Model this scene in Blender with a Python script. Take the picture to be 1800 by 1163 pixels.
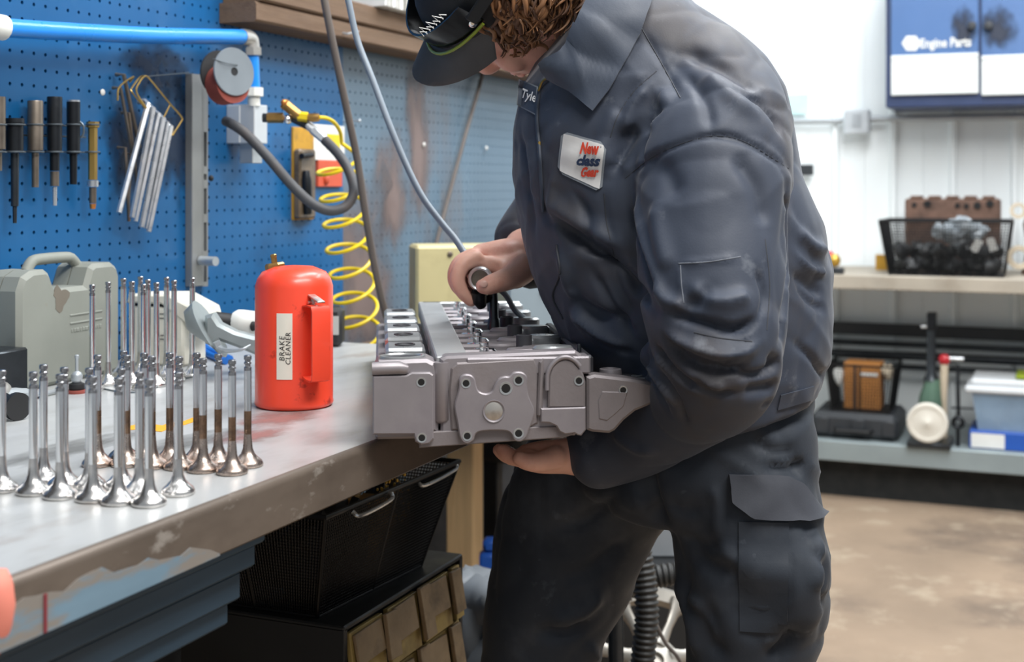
import bpy, bmesh, math, random
import numpy as np
from mathutils import Vector, Matrix, Euler

random.seed(7)
np.random.seed(7)
for o in list(bpy.data.objects):
    bpy.data.objects.remove(o, do_unlink=True)
scene = bpy.context.scene
COL = scene.collection

# ------------------------------------------------------------------ camera
# world: +X runs along the pegboard wall away from the viewer, +Y towards that wall, Z up
FPX = 2310.0
HOR = 325.0
CAMZ = 1.195
PHI = math.radians(22.57)
SP, CP = math.sin(PHI), math.cos(PHI)
cam_data = bpy.data.cameras.new('camera')
cam = bpy.data.objects.new('camera', cam_data)
COL.objects.link(cam)
scene.camera = cam
cam.location = (0, 0, CAMZ)
cam.rotation_euler = (math.pi / 2, 0, -math.atan2(CP, SP))
cam_data.sensor_width = 36
cam_data.lens = FPX / 1800 * 36
cam_data.shift_y = -(581.5 - HOR) / 1800
cam_data.clip_start = 0.05
cam_data.dof.use_dof = True
cam_data.dof.focus_distance = 1.62
cam_data.dof.aperture_fstop = 5.6

# ------------------------------------------------------------------ world and lamps
world = bpy.data.worlds.new('world')
scene.world = world
world.use_nodes = True
world.node_tree.nodes['Background'].inputs[0].default_value = (0.86, 0.93, 1.0, 1)
world.node_tree.nodes['Background'].inputs[1].default_value = 0.38


def area_lamp(name, loc, size, power, color=(1, 1, 1), aim=None, spread=180):
    d = bpy.data.lights.new(name, 'AREA')
    d.shape = 'RECTANGLE'
    d.size, d.size_y = size
    d.energy = power
    d.color = color
    d.spread = math.radians(spread)
    o = bpy.data.objects.new(name, d)
    COL.objects.link(o)
    o.location = loc
    if aim is not None:
        v = Vector(aim) - Vector(loc)
        o.rotation_euler = v.to_track_quat('-Z', 'Y').to_euler()
    return o


# long shop strip lights under the roof
area_lamp('ceiling_strip_light', (0.8, -0.9, 3.3), (2.6, 0.6), 120, (1.0, 0.98, 0.95), aim=(1.5, 0.5, 0.9))
area_lamp('ceiling_strip_light', (2.5, 0.3, 3.6), (2.6, 0.5), 95, (0.96, 0.98, 1.0))
area_lamp('ceiling_strip_light', (4.2, -0.2, 3.6), (0.6, 3.0), 110, (0.93, 0.97, 1.0), aim=(5.3, 0.2, 1.2))

scene.view_settings.view_transform = 'Standard'
scene.view_settings.look = 'None'
scene.view_settings.gamma = 1
scene.view_settings.use_curve_mapping = False
scene.view_settings.exposure = 0.0


# ------------------------------------------------------------------ helpers
def P(u, v, Z):
    """point seen at photo coordinate (u, v) at distance Z"""
    X = (u - 900.0) / FPX * Z
    return Vector((SP * X + CP * Z, -CP * X + SP * Z, CAMZ - (v - HOR) / FPX * Z))


BENCH_H = 0.295          # bench top below the lens
BZ = CAMZ - BENCH_H
WALLY = 1.476


def onz(u, v, z):
    """point of the horizontal plane at height z"""
    return P(u, v, (CAMZ - z) * FPX / (v - HOR))


def B(u, v):
    return onz(u, v, BZ)


def onwall(u, v, out=0.0):
    """point of the pegboard wall plane, 'out' metres in front of it"""
    y = WALLY - out
    k = (u - 900.0) / FPX
    x = (CP * y + k * SP * y) / (SP - k * CP)
    Z = CP * x + SP * y
    return Vector((x, y, CAMZ - (v - HOR) / FPX * Z))


def onback(u, v, x):
    """point of the plane x = const (parallel to the rear wall)"""
    k = (u - 900.0) / FPX
    y = (SP * x - k * CP * x) / (CP + k * SP)
    Z = CP * x + SP * y
    return Vector((x, y, CAMZ - (v - HOR) / FPX * Z))


CAM_R = Vector((SP, -CP, 0))     # camera right
CAM_F = Vector((CP, SP, 0))      # camera forward


def frame(o, ax, ay, az):
    m = Matrix.Identity(4)
    for i, a in enumerate((ax, ay, az)):
        m[0][i], m[1][i], m[2][i] = a[0], a[1], a[2]
    m[0][3], m[1][3], m[2][3] = o[0], o[1], o[2]
    return m


def rotz(a, o=(0, 0, 0)):
    return Matrix.Translation(Vector(o)) @ Matrix.Rotation(a, 4, 'Z')


def lin(h):
    if isinstance(h, str):
        h = h.lstrip('#')
        c = [int(h[i:i + 2], 16) / 255 for i in (0, 2, 4)]
    else:
        c = list(h)
    return tuple((x / 12.92 if x <= 0.04045 else ((x + 0.055) / 1.055) ** 2.4) for x in c)


MATS = {}


def mat(name, col, rough=0.5, metal=0.0, var=0.12, vs=9.0, dirt=None, damt=0.5, ds=6.0, dlo=0.5, dhi=0.7,
        bump=0.0, bs=60.0, coat=0.0, spec=0.5, stretch=None, alpha=1.0, trans=0.0, emit=None, sss=0.0, bdist=0.002,
        dirt2=None, d2amt=0.5, d2s=20.0, d2lo=0.55, d2hi=0.65, world_co=False, sheen=0.0):
    m = bpy.data.materials.new(name)
    m.use_nodes = True
    nt = m.node_tree
    b = nt.nodes['Principled BSDF']
    c = lin(col)
    tc = nt.nodes.new('ShaderNodeTexCoord')
    mp = nt.nodes.new('ShaderNodeMapping')
    if world_co:
        g = nt.nodes.new('ShaderNodeNewGeometry')
        nt.links.new(g.outputs['Position'], mp.inputs['Vector'])
    else:
        nt.links.new(tc.outputs['Object'], mp.inputs['Vector'])
    if stretch:
        mp.inputs['Scale'].default_value = stretch

    def noise(scale, detail=4, rough_=0.55):
        n = nt.nodes.new('ShaderNodeTexNoise')
        n.inputs['Scale'].default_value = scale
        n.inputs['Detail'].default_value = detail
        n.inputs['Roughness'].default_value = rough_
        nt.links.new(mp.outputs[0], n.inputs['Vector'])
        return n

    def ramp(src, lo, hi, a=0.0, bb=1.0):
        r = nt.nodes.new('ShaderNodeMapRange')
        r.inputs['From Min'].default_value = lo
        r.inputs['From Max'].default_value = hi
        r.inputs['To Min'].default_value = a
        r.inputs['To Max'].default_value = bb
        nt.links.new(src, r.inputs['Value'])
        return r.outputs[0]

    n1 = noise(vs)
    mx = nt.nodes.new('ShaderNodeMix')
    mx.data_type = 'RGBA'
    lo = tuple(max(0, x * (1 - var)) for x in c) + (1,)
    hi = tuple(min(1, x * (1 + var)) for x in c) + (1,)
    mx.inputs['A'].default_value = lo
    mx.inputs['B'].default_value = hi
    nt.links.new(ramp(n1.outputs['Fac'], 0.3, 0.7), mx.inputs['Factor'])
    out = mx.outputs['Result']
    for (dc, da, dsc, l_, h_) in ((dirt, damt, ds, dlo, dhi), (dirt2, d2amt, d2s, d2lo, d2hi)):
        if dc is None:
            continue
        n2 = noise(dsc, 5, 0.62)
        m2 = nt.nodes.new('ShaderNodeMix')
        m2.data_type = 'RGBA'
        nt.links.new(ramp(n2.outputs['Fac'], l_, h_, 0, da), m2.inputs['Factor'])
        nt.links.new(out, m2.inputs['A'])
        m2.inputs['B'].default_value = lin(dc) + (1,)
        out = m2.outputs['Result']
    nt.links.new(out, b.inputs['Base Color'])
    b.inputs['Metallic'].default_value = metal
    b.inputs['Specular IOR Level'].default_value = spec
    n3 = noise(vs * 2.3)
    nt.links.new(ramp(n3.outputs['Fac'], 0.3, 0.7, max(0.02, rough * 0.85), min(1, rough * 1.15)), b.inputs['Roughness'])
    if coat:
        b.inputs['Coat Weight'].default_value = coat
        b.inputs['Coat Roughness'].default_value = 0.15
    if sss:
        b.inputs['Subsurface Weight'].default_value = sss
        b.inputs['Subsurface Radius'].default_value = (0.01, 0.004, 0.002)
    if sheen:
        b.inputs['Sheen Weight'].default_value = sheen
        b.inputs['Sheen Roughness'].default_value = 0.4
    if trans:
        b.inputs['Transmission Weight'].default_value = trans
    if alpha < 1:
        b.inputs['Alpha'].default_value = alpha
    if emit:
        b.inputs['Emission Color'].default_value = lin(emit[0]) + (1,)
        b.inputs['Emission Strength'].default_value = emit[1]
    if bump:
        n4 = noise(bs, 5, 0.6)
        bp = nt.nodes.new('ShaderNodeBump')
        bp.inputs['Strength'].default_value = bump
        bp.inputs['Distance'].default_value = bdist
        nt.links.new(n4.outputs['Fac'], bp.inputs['Height'])
        nt.links.new(bp.outputs[0], b.inputs['Normal'])
    MATS[name] = m
    return m


def catmull(pts, n=8, closed=False):
    pts = [Vector(p) for p in pts]
    out = []
    m = len(pts)
    rng = range(m) if closed else range(m - 1)
    for i in rng:
        p1, p2 = pts[i], pts[(i + 1) % m]
        p0 = pts[i - 1] if (i > 0 or closed) else p1 * 2 - p2
        p3 = pts[(i + 2) % m] if (i + 2 < m or closed) else p2 * 2 - p1
        for k in range(n):
            t = k / n
            out.append(0.5 * ((2 * p1) + (p2 - p0) * t + (2 * p0 - 5 * p1 + 4 * p2 - p3) * t * t
                              + (3 * p1 - p0 - 3 * p2 + p3) * t ** 3))
    if not closed:
        out.append(pts[-1])
    return out


class MB:
    """collects geometry for one mesh object"""

    def __init__(self):
        self.v, self.f, self.mi = [], [], []
        self.m = 0

    def add(self, vs, fs, M=None):
        o = len(self.v)
        if M is not None:
            vs = [M @ Vector(p) for p in vs]
        self.v += [tuple(p) for p in vs]
        for f in fs:
            self.f.append(tuple(i + o for i in f))
            self.mi.append(self.m)
        return self

    def box(self, c, s, bev=0.0, M=None):
        x, y, z = s[0] / 2, s[1] / 2, s[2] / 2
        b = min(bev, x * .95, y * .95, z * .95)
        if b <= 0:
            vs = [(c[0] + i * x, c[1] + j * y, c[2] + k * z) for k in (-1, 1) for j in (-1, 1) for i in (-1, 1)]
            fs = [(0, 2, 3, 1), (4, 5, 7, 6), (0, 1, 5, 4), (2, 6, 7, 3), (0, 4, 6, 2), (1, 3, 7, 5)]
            return self.add(vs, fs, M)
        vs, idx = [], {}
        for k in (-1, 1):
            for j in (-1, 1):
                for i in (-1, 1):
                    for a in range(3):
                        p = [i * x, j * y, k * z]
                        for q in range(3):
                            if q != a:
                                p[q] -= (i, j, k)[q] * b
                        idx[(i, j, k, a)] = len(vs)
                        vs.append((c[0] + p[0], c[1] + p[1], c[2] + p[2]))
        g = lambda i, j, k, a: idx[(i, j, k, a)]
        fs = []
        for s_ in (-1, 1):
            q = [g(s_, -1, -1, 0), g(s_, 1, -1, 0), g(s_, 1, 1, 0), g(s_, -1, 1, 0)]
            fs.append(q if s_ > 0 else q[::-1])
            q = [g(-1, s_, -1, 1), g(-1, s_, 1, 1), g(1, s_, 1, 1), g(1, s_, -1, 1)]
            fs.append(q if s_ > 0 else q[::-1])
            q = [g(-1, -1, s_, 2), g(1, -1, s_, 2), g(1, 1, s_, 2), g(-1, 1, s_, 2)]
            fs.append(q if s_ > 0 else q[::-1])
        for i in (-1, 1):
            for j in (-1, 1):
                q = [g(i, j, -1, 0), g(i, j, -1, 1), g(i, j, 1, 1), g(i, j, 1, 0)]
                fs.append(q if i * j > 0 else q[::-1])
                q = [g(i, -1, j, 2), g(i, -1, j, 0), g(i, 1, j, 0), g(i, 1, j, 2)]
                fs.append(q if i * j > 0 else q[::-1])
                q = [g(-1, i, j, 1), g(-1, i, j, 2), g(1, i, j, 2), g(1, i, j, 1)]
                fs.append(q if i * j > 0 else q[::-1])
        for i in (-1, 1):
            for j in (-1, 1):
                for k in (-1, 1):
                    q = [g(i, j, k, 0), g(i, j, k, 1), g(i, j, k, 2)]
                    fs.append(q if i * j * k > 0 else q[::-1])
        return self.add(vs, fs, M)

    def rings(self, rings, closed_ends=True, loop=False, M=None):
        n = len(rings[0])
        vs = [p for r in rings for p in r]
        fs = []
        m = len(rings)
        for i in range(m if loop else m - 1):
            a, b = i * n, ((i + 1) % m) * n
            for j in range(n):
                k = (j + 1) % n
                fs.append((a + j, a + k, b + k, b + j))
        if closed_ends and not loop:
            fs.append(tuple(range(n - 1, -1, -1)))
            fs.append(tuple((m - 1) * n + i for i in range(n)))
        return self.add(vs, fs, M)

    def tube(self, pts, r, n=8, closed=False, M=None, caps=True, flat=None):
        pts = [Vector(p) for p in pts]
        m = len(pts)
        rr = [r] * m if not hasattr(r, '__len__') else list(r)
        tang = []
        for i in range(m):
            if closed:
                t = pts[(i + 1) % m] - pts[i - 1]
            else:
                t = pts[min(i + 1, m - 1)] - pts[max(i - 1, 0)]
            tang.append(t.normalized() if t.length > 1e-9 else Vector((0, 0, 1)))
        up = Vector((0, 0, 1))
        if abs(tang[0].z) > 0.9:
            up = Vector((1, 0, 0))
        nrm = (up - tang[0] * up.dot(tang[0])).normalized()
        rings = []
        for i in range(m):
            nrm = nrm - tang[i] * nrm.dot(tang[i])
            nrm = nrm.normalized() if nrm.length > 1e-6 else tang[i].orthogonal().normalized()
            bn = tang[i].cross(nrm)
            fl = flat if flat else 1.0
            rings.append([pts[i] + (nrm * math.cos(2 * math.pi * k / n) + bn * math.sin(2 * math.pi * k / n) * fl) * rr[i]
                          for k in range(n)])
        return self.rings(rings, caps, closed, M)

    def cyl(self, p0, p1, r0, r1=None, n=16, M=None):
        return self.tube([p0, p1], [r0, r0 if r1 is None else r1], n, M=M)

    def lathe(self, prof, n=20, M=None):
        """prof: (radius, height) from bottom to top"""
        rings = [[(max(r, 1e-5) * math.cos(2 * math.pi * k / n), max(r, 1e-5) * math.sin(2 * math.pi * k / n), z)
                  for k in range(n)] for r, z in prof]
        return self.rings(rings, True, False, M)

    def prism(self, poly, z0, z1, M=None, bev=0.0):
        n = len(poly)
        ar = sum(poly[i][0] * poly[(i + 1) % n][1] - poly[(i + 1) % n][0] * poly[i][1] for i in range(n))
        if ar < 0:
            poly = poly[::-1]
        if bev <= 0:
            rings = [[(x, y, z0) for x, y in poly], [(x, y, z1) for x, y in poly]]
        else:
            ins = []
            for i in range(n):
                a, b, c = Vector(poly[i - 1]), Vector(poly[i]), Vector(poly[(i + 1) % n])
                e1, e2 = (b - a), (c - b)
                e1 = e1.normalized() if e1.length else e2.normalized()
                e2 = e2.normalized() if e2.length else e1
                nn = Vector((-e1.y - e2.y, e1.x + e2.x))
                nn = nn.normalized() if nn.length > 1e-6 else Vector((-e1.y, e1.x))
                d = max(0.35, nn.dot(Vector((-e1.y, e1.x))))
                ins.append(b + nn * (bev / d))
            s = 1 if z1 > z0 else -1
            rings = [[(x, y, z0) for x, y in poly], [(x, y, z1 - s * bev) for x, y in poly],
                     [(p.x, p.y, z1) for p in ins]]
        return self.rings(rings, True, False, M)

    def ell(self, c, r, nu=16, nv=10, M=None):
        rings = []
        for i in range(1, nv):
            t = math.pi * i / nv
            rings.append([(c[0] + r[0] * math.sin(t) * math.cos(2 * math.pi * k / nu),
                           c[1] + r[1] * math.sin(t) * math.sin(2 * math.pi * k / nu),
                           c[2] - r[2] * math.cos(t)) for k in range(nu)])
        o = len(self.v)
        self.rings(rings, True, False, M)
        return self

    def build(self, name, material, parent=None, smooth=40, world=True, label=None):
        """world=True: coordinates are world space; they are made local to the parent (or to the mesh's own base)"""
        me = bpy.data.meshes.new(name)
        vs = self.v
        loc = None
        if world:
            if parent is not None:
                inv = parent_matrix(parent).inverted()
                vs = [tuple(inv @ Vector(p)) for p in vs]
            else:
                a = np.array(vs)
                loc = ((a[:, 0].min() + a[:, 0].max()) / 2, (a[:, 1].min() + a[:, 1].max()) / 2, a[:, 2].min())
                vs = [(p[0] - loc[0], p[1] - loc[1], p[2] - loc[2]) for p in vs]
        me.from_pydata(vs, [], self.f)
        ms = material if isinstance(material, (list, tuple)) else [material]
        for m_ in ms:
            me.materials.append(MATS[m_] if isinstance(m_, str) else m_)
        if len(ms) > 1:
            me.polygons.foreach_set('material_index', self.mi)
        me.validate()
        if smooth:
            me.polygons.foreach_set('use_smooth', [True] * len(me.polygons))
            me.set_sharp_from_angle(angle=math.radians(smooth))
        me.update()
        o = bpy.data.objects.new(name, me)
        COL.objects.link(o)
        if loc is not None:
            o.location = loc
        if parent is not None:
            o.parent = parent
        if label:
            o['label'] = label
        return o


def parent_matrix(o):
    m = Matrix.LocRotScale(o.location, o.rotation_euler, o.scale)
    if o.parent is not None:
        m = parent_matrix(o.parent) @ m
    return m


def thing(name, label, cat, loc=(0, 0, 0), rz=0.0, group=None, kind=None):
    o = bpy.data.objects.new(name, None)
    o.empty_display_size = 0.05
    COL.objects.link(o)
    o.location = loc
    o.rotation_euler = (0, 0, rz)
    return tag(o, label, cat, group, kind)


def tag(o, label=None, cat=None, group=None, kind=None):
    if label:
        o['label'] = label
    if cat:
        o['category'] = cat
    if group:
        o['group'] = group
    if kind:
        o['kind'] = kind
    return o


def struct(o, label=None):
    o['kind'] = 'structure'
    if label:
        o['label'] = label
    return o


def copy_tree(o, parent=None, label=None):
    c = o.copy()
    COL.objects.link(c)
    c.parent = parent
    for ch in list(o.children):
        copy_tree(ch, c)
    if label:
        c['label'] = label
    return c


def text_mesh(name, body, size, M, material, parent, extrude=0.0006, shear=0.0, bold=0.0, align='LEFT', xs=1.0):
    cu = bpy.data.curves.new(name, 'FONT')
    cu.body = body
    cu.size = size
    cu.extrude = extrude
    cu.shear = shear
    cu.offset = bold
    cu.align_x = align
    cu.resolution_u = 3
    tmp = bpy.data.objects.new(name, cu)
    COL.objects.link(tmp)
    bpy.context.view_layer.update()
    me = bpy.data.meshes.new_from_object(tmp.evaluated_get(bpy.context.evaluated_depsgraph_get()))
    bpy.data.objects.remove(tmp, do_unlink=True)
    b = MB()
    vs = [(v.co.x * xs, v.co.y, v.co.z) for v in me.vertices]
    b.add(vs, [tuple(p.vertices) for p in me.polygons], M)
    bpy.data.meshes.remove(me)
    return b.build(name, material, parent, smooth=0)


def smudge(name, material_name, col, M, rx, ry, parent, strength=0.9, nscale=6.0, seed=0.0):
    """thin film of grease or stain, fading out at its ragged rim"""
    m = MATS.get(material_name)
    if m is None:
        m = bpy.data.materials.new(material_name)
        m.use_nodes = True
        nt = m.node_tree
        b = nt.nodes['Principled BSDF']
        b.inputs['Base Color'].default_value = lin(col) + (1,)
        b.inputs['Roughness'].default_value = 0.5
        tc = nt.nodes.new('ShaderNodeTexCoord')
        uv = nt.nodes.new('ShaderNodeMapping')
        nt.links.new(tc.outputs['UV'], uv.inputs['Vector'])
        g = nt.nodes.new('ShaderNodeTexGradient')
        g.gradient_type = 'SPHERICAL'
        nt.links.new(uv.outputs[0], g.inputs['Vector'])
        n = nt.nodes.new('ShaderNodeTexNoise')
        n.inputs['Scale'].default_value = nscale * 0.35
        n.inputs['Detail'].default_value = 5
        nt.links.new(uv.outputs[0], n.inputs['Vector'])
        uv.inputs['Location'].default_value = (0, 0, 0)
        ad = nt.nodes.new('ShaderNodeMath')
        ad.operation = 'MULTIPLY_ADD'
        nt.links.new(n.outputs['Fac'], ad.inputs[0])
        ad.inputs[1].default_value = 1.6
        ad.inputs[2].default_value = -0.95
        sm = nt.nodes.new('ShaderNodeMath')
        sm.operation = 'ADD'
        nt.links.new(g.outputs['Fac'], sm.inputs[0])
        nt.links.new(ad.outputs[0], sm.inputs[1])
        mr = nt.nodes.new('ShaderNodeMapRange')
        mr.inputs['From Min'].default_value = 0.0
        mr.inputs['From Max'].default_value = 0.7
        mr.inputs['To Max'].default_value = strength
        nt.links.new(sm.outputs[0], mr.inputs['Value'])
        mg = nt.nodes.new('ShaderNodeMath')
        mg.operation = 'MULTIPLY'
        rim = nt.nodes.new('ShaderNodeMapRange')
        rim.inputs['From Min'].default_value = 0.0
        rim.inputs['From Max'].default_value = 0.35
        nt.links.new(g.outputs['Fac'], rim.inputs['Value'])
        nt.links.new(mr.outputs[0], mg.inputs[0])
        nt.links.new(rim.outputs[0], mg.inputs[1])
        nt.links.new(mg.outputs[0], b.inputs['Alpha'])
        MATS[material_name] = m
    k = 28
    b_ = MB()
    b_.add([(0, 0, 0)] + [(rx * math.cos(2 * math.pi * i / k), ry * math.sin(2 * math.pi * i / k), 0) for i in range(k)],
           [(0, 1 + i, 1 + (i + 1) % k) for i in range(k)], M)
    o = b_.build(name, m, parent, smooth=0)
    uvl = o.data.uv_layers.new()
    co = [(0, 0)] + [(math.cos(2 * math.pi * i / k), math.sin(2 * math.pi * i / k)) for i in range(k)]
    for l in o.data.loops:
        uvl.data[l.index].uv = co[l.vertex_index]
    return o

# ------------------------------------------------------------------ materials of the setting
mat('concrete', '#927e6a', 0.75, var=0.16, vs=2.2, dirt='#63554a', damt=0.75, ds=1.9, dlo=0.50, dhi=0.66, dirt2='#b0a08a', d2amt=0.6,
    d2s=5.5, d2lo=0.55, d2hi=0.68, bump=0.25, bs=40)
mat('white_panel', '#eef3f4', 0.45, var=0.03, vs=1.5)
mat('dark_board', '#2a2a2c', 0.9)
mat('peg_blue', '#145688', 0.36, var=0.16, vs=3.0, dirt='#12375c', damt=0.6, ds=3.2, dlo=0.58, dhi=0.72, dirt2='#3f6c98', d2amt=0.4,
    d2s=7.0, d2lo=0.55, d2hi=0.75, spec=0.4)
mat('peg_faded', '#5a7183', 0.30, var=0.12, vs=2.2, dirt='#6a5c56', damt=0.75, ds=2.4, dlo=0.52, dhi=0.64, dirt2='#7f9bb4', d2amt=0.4,
    d2s=3.1, d2lo=0.55, d2hi=0.7, stretch=(1, 1, 0.35), spec=0.6)
mat('old_wood', '#6e5845', 0.75, var=0.25, vs=5, stretch=(0.6, 6, 9), dirt='#3f2c20', damt=0.7, ds=5, bump=0.35, bs=30)
mat('wood_end', '#a9764a', 0.8, var=0.25, vs=20, dirt='#6a4327', damt=0.6, ds=14, bump=0.3, bs=60)
mat('new_wood', '#deb987', 0.7, var=0.12, vs=5, stretch=(8, 8, 0.7), dirt='#9a6f43', damt=0.6, ds=3, dlo=0.62, dhi=0.72, bump=0.1, bs=30)
mat('paper_white', '#dcdcd8', 0.8, var=0.08)
mat('paper_grey', '#b4b3ae', 0.8, var=0.1)
mat('paper_tan', '#c2b49e', 0.8, var=0.1)
mat('galv', '#b9bec2', 0.4, 0.7, var=0.08)

# ------------------------------------------------------------------ floor
b = MB()
nx, ny = 12, 10
for i in range(nx):
    for j in range(ny):
        pass
b.box((1.4, -1.25, -0.05), (8.7, 5.6, 0.1))
struct(b.build('floor', 'concrete', smooth=0), 'stained tan concrete workshop floor')

# ------------------------------------------------------------------ rear wall: white ribbed sheet panels
XB = 5.65
wb = MB()
wb.box((XB + 0.06, -0.75, 1.8), (0.08, 4.7, 3.7))
wall_back = wb.build('wall_back', 'white_panel', smooth=0)
struct(wall_back, 'white ribbed sheet metal rear wall of the workshop')
pitch = 0.236
y0 = onback(1570, 300, XB).y
prof = []
pan = MB()
w, r = pitch, 0.016
poly = [(-w / 2, 0), (-w / 2, -0.004), (-r, -0.004), (-r * 0.55, -0.03), (r * 0.55, -0.03), (r, -0.004), (w / 2 - 0.001, -0.004), (w / 2 - 0.001, 0)]
pan.rings([[(y, x, 0.0) for x, y in poly], [(y, x, 3.6) for x, y in poly]])
first = None
k = -9
while y0 + k * pitch < 1.5:
    if first is None:
        first = pan.build('panel', 'white_panel', None, smooth=0, world=False)
        o = first
    else:
        o = first.copy()
        COL.objects.link(o)
    o.parent = wall_back
    o.location = Vector((XB + 0.02, y0 + k * pitch, 0)) - wall_back.location
    k += 1

# ------------------------------------------------------------------ left wall with pegboard sheets
wl = MB()
wl.box((2.75, 1.555, 1.8), (5.9, 0.07, 3.7))
wall_left = wl.build('wall_left', 'dark_board', smooth=0)
struct(wall_left, 'long workshop wall behind the pegboard')
pan2 = MB()
pan2.rings([[(x, y, 0.0) for x, y in poly], [(x, y, 3.6) for x, y in poly]])
f2 = pan2.build('panel', 'white_panel', None, smooth=0, world=False)
f2.parent = wall_left
f2.location = Vector((3.95, 1.52, 0)) - wall_left.location
for i in range(1, 8):
    o = f2.copy()
    COL.objects.link(o)
    o.location = Vector((3.95 + i * pitch, 1.52, 0)) - wall_left.location


def pegboard(name, x0, x1, z0, z1, yf, material, zref, xref, label):
    """sheet with real round holes on a one-inch grid"""
    q = 0.0254
    hr = 0.0031
    i0, i1 = math.ceil((x0 - xref) / q + 0.5), math.floor((x1 - xref) / q - 0.5)
    j0, j1 = math.ceil((z0 - zref) / q + 0.5), math.floor((z1 - zref) / q - 0.5)
    b = MB()
    n = 8
    circ = [(math.cos(2 * math.pi * (k + 0.5) / n), math.sin(2 * math.pi * (k + 0.5) / n)) for k in range(n)]
    sq = []
    for k in range(n):
        c, s = circ[k]
        m = max(abs(c), abs(s))
        sq.append((c / m * q / 2, s / m * q / 2))
    th = 0.005
    # square outline with its corners
    outl = []
    for k in range(n):
        outl.append(sq[k])
    vs, fs = [], []
    for i in range(i0, i1 + 1):
        for j in range(j0, j1 + 1):
            cx, cz = xref + i * q, zref + j * q
            o = len(vs)
            for k in range(n):
                vs.append((cx + outl[k][0], yf, cz + outl[k][1]))
            for k in range(n):
                vs.append((cx + circ[k][0] * hr, yf, cz + circ[k][1] * hr))
            for k in range(n):
                vs.append((cx + circ[k][0] * hr, yf + th, cz + circ[k][1] * hr))
            co = len(vs)
            for (sx, sz) in ((1, 1), (-1, 1), (-1, -1), (1, -1)):
                vs.append((cx + sx * q / 2, yf, cz + sz * q / 2))
            for k in range(n):
                k2 = (k + 1) % n
                a, b_ = o + k, o + k2
                if k % 2 == 0:    # corner lies between these two
                    ci = co + (k // 2)
                    fs.append((a, ci, b_, o + n + k2, o + n + k))
                else:
                    fs.append((a, b_, o + n + k2, o + n + k))
                fs.append((o + n + k, o + n + k2, o + 2 * n + k2, o + 2 * n + k))
    b.add(vs, fs)
    # margins around the drilled field
    xa, xb = xref + (i0 - 0.5) * q, xref + (i1 + 0.5) * q
    za, zb = zref + (j0 - 0.5) * q, zref + (j1 + 0.5) * q
    for (a0, a1, c0, c1) in ((x0, xa, z0, z1), (xb, x1, z0, z1), (xa, xb, z0, za), (xa, xb, zb, z1)):
        if a1 - a0 > 1e-4 and c1 - c0 > 1e-4:
            b.box(((a0 + a1) / 2, yf + th / 2, (c0 + c1) / 2), (a1 - a0, th, c1 - c0))
    o = b.build(name, material, wall_left, smooth=0)
    o['label'] = label
    return o


pz = CAMZ + 8.08 * 0.0254
px = onwall(17.5, 88, 0).x
pegboard('pegboard_sheet', 0.95, 2.567, 0.45, 1.80, WALLY, 'peg_blue', pz, px, 'bright blue perforated hardboard sheet')
pegboard('pegboard_sheet', 2.572, 3.80, 0.45, 1.80, WALLY + 0.006, 'peg_faded', pz + 0.006, px + 0.011, 'faded grey-blue stained perforated hardboard sheet')

# screws with white heads holding the sheets
for (u, v) in ((180, 162), (745, 254), (855, 260)):
    p = onwall(u, v, 0)
    b = MB()
    b.lathe([(0.0055, 0), (0.0055, 0.001), (0.004, 0.0025), (0.0012, 0.003)], 12, frame(p, (1, 0, 0), (0, 0, 1), (0, -1, 0)))
    b.build('screw_head', 'paper_white', wall_left)

WM = lambda u, v, o_: frame(onwall(u, v, o_), (1, 0, 0), (0, 0, 1), (0, -1, 0))
smudge('grease_stain', 'wall_grease', '#10243c', WM(275, 125, 0.0012), 0.13, 0.085, wall_left, 0.9, 7)
smudge('grease_stain', 'wall_grease', '#10243c', WM(310, 240, 0.0012), 0.10, 0.16, wall_left, 0.9, 7)
smudge('grease_stain', 'wall_grease', '#10243c', WM(225, 260, 0.0014), 0.09, 0.13, wall_left, 0.9, 7)
smudge('brown_stain', 'wall_brown', '#7a6a66', WM(640, 480, -0.004), 0.20, 0.30, wall_left, 0.95, 4)
smudge('brown_stain', 'wall_brown', '#7a6a66', WM(735, 230, -0.004), 0.09, 0.30, wall_left, 0.95, 4)
smudge('brown_stain', 'wall_brown', '#7a6a66', WM(690, 330, -0.004), 0.12, 0.20, wall_left, 0.95, 4)

# ------------------------------------------------------------------ timber ledge above the pegboard with the row of booklets
yF = WALLY - 0.083
xs0 = 2.097
sh = thing('timber_ledge', 'rough brown timber ledge of two stacked planks high on the pegboard', 'shelf', (xs0, WALLY, 1.50))
for (za, zb, x1, dy) in ((1.503, 1.541, 4.6, 0.0), (1.543, 1.588, 4.6, 0.005)):
    b = MB()
    L = x1 - xs0
    n = 24
    ringlist = []
    for i in range(n + 1):
        x = xs0 + 0.012 * (za > 1.52) + L * i / n
        w1 = random.uniform(-0.0015, 0.0015)
        yf = yF - dy + w1
        c = 0.004
        ringlist.append([(x, yf + c, za), (x, yf, za + c), (x, yf, zb - c), (x, yf + c, zb), (x, WALLY - 0.001, zb), (x, WALLY - 0.001, za)])
    b.rings(ringlist)
    b.build('plank', 'old_wood', sh, smooth=0)
b = MB()
b.tube([(2.42, yF - 0.001, 1.515), (2.42, yF - 0.012, 1.513), (2.46, yF - 0.016, 1.522)], 0.002, 6)
b.build('nail', 'galv', sh)
x = 2.56
i = 0
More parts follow.
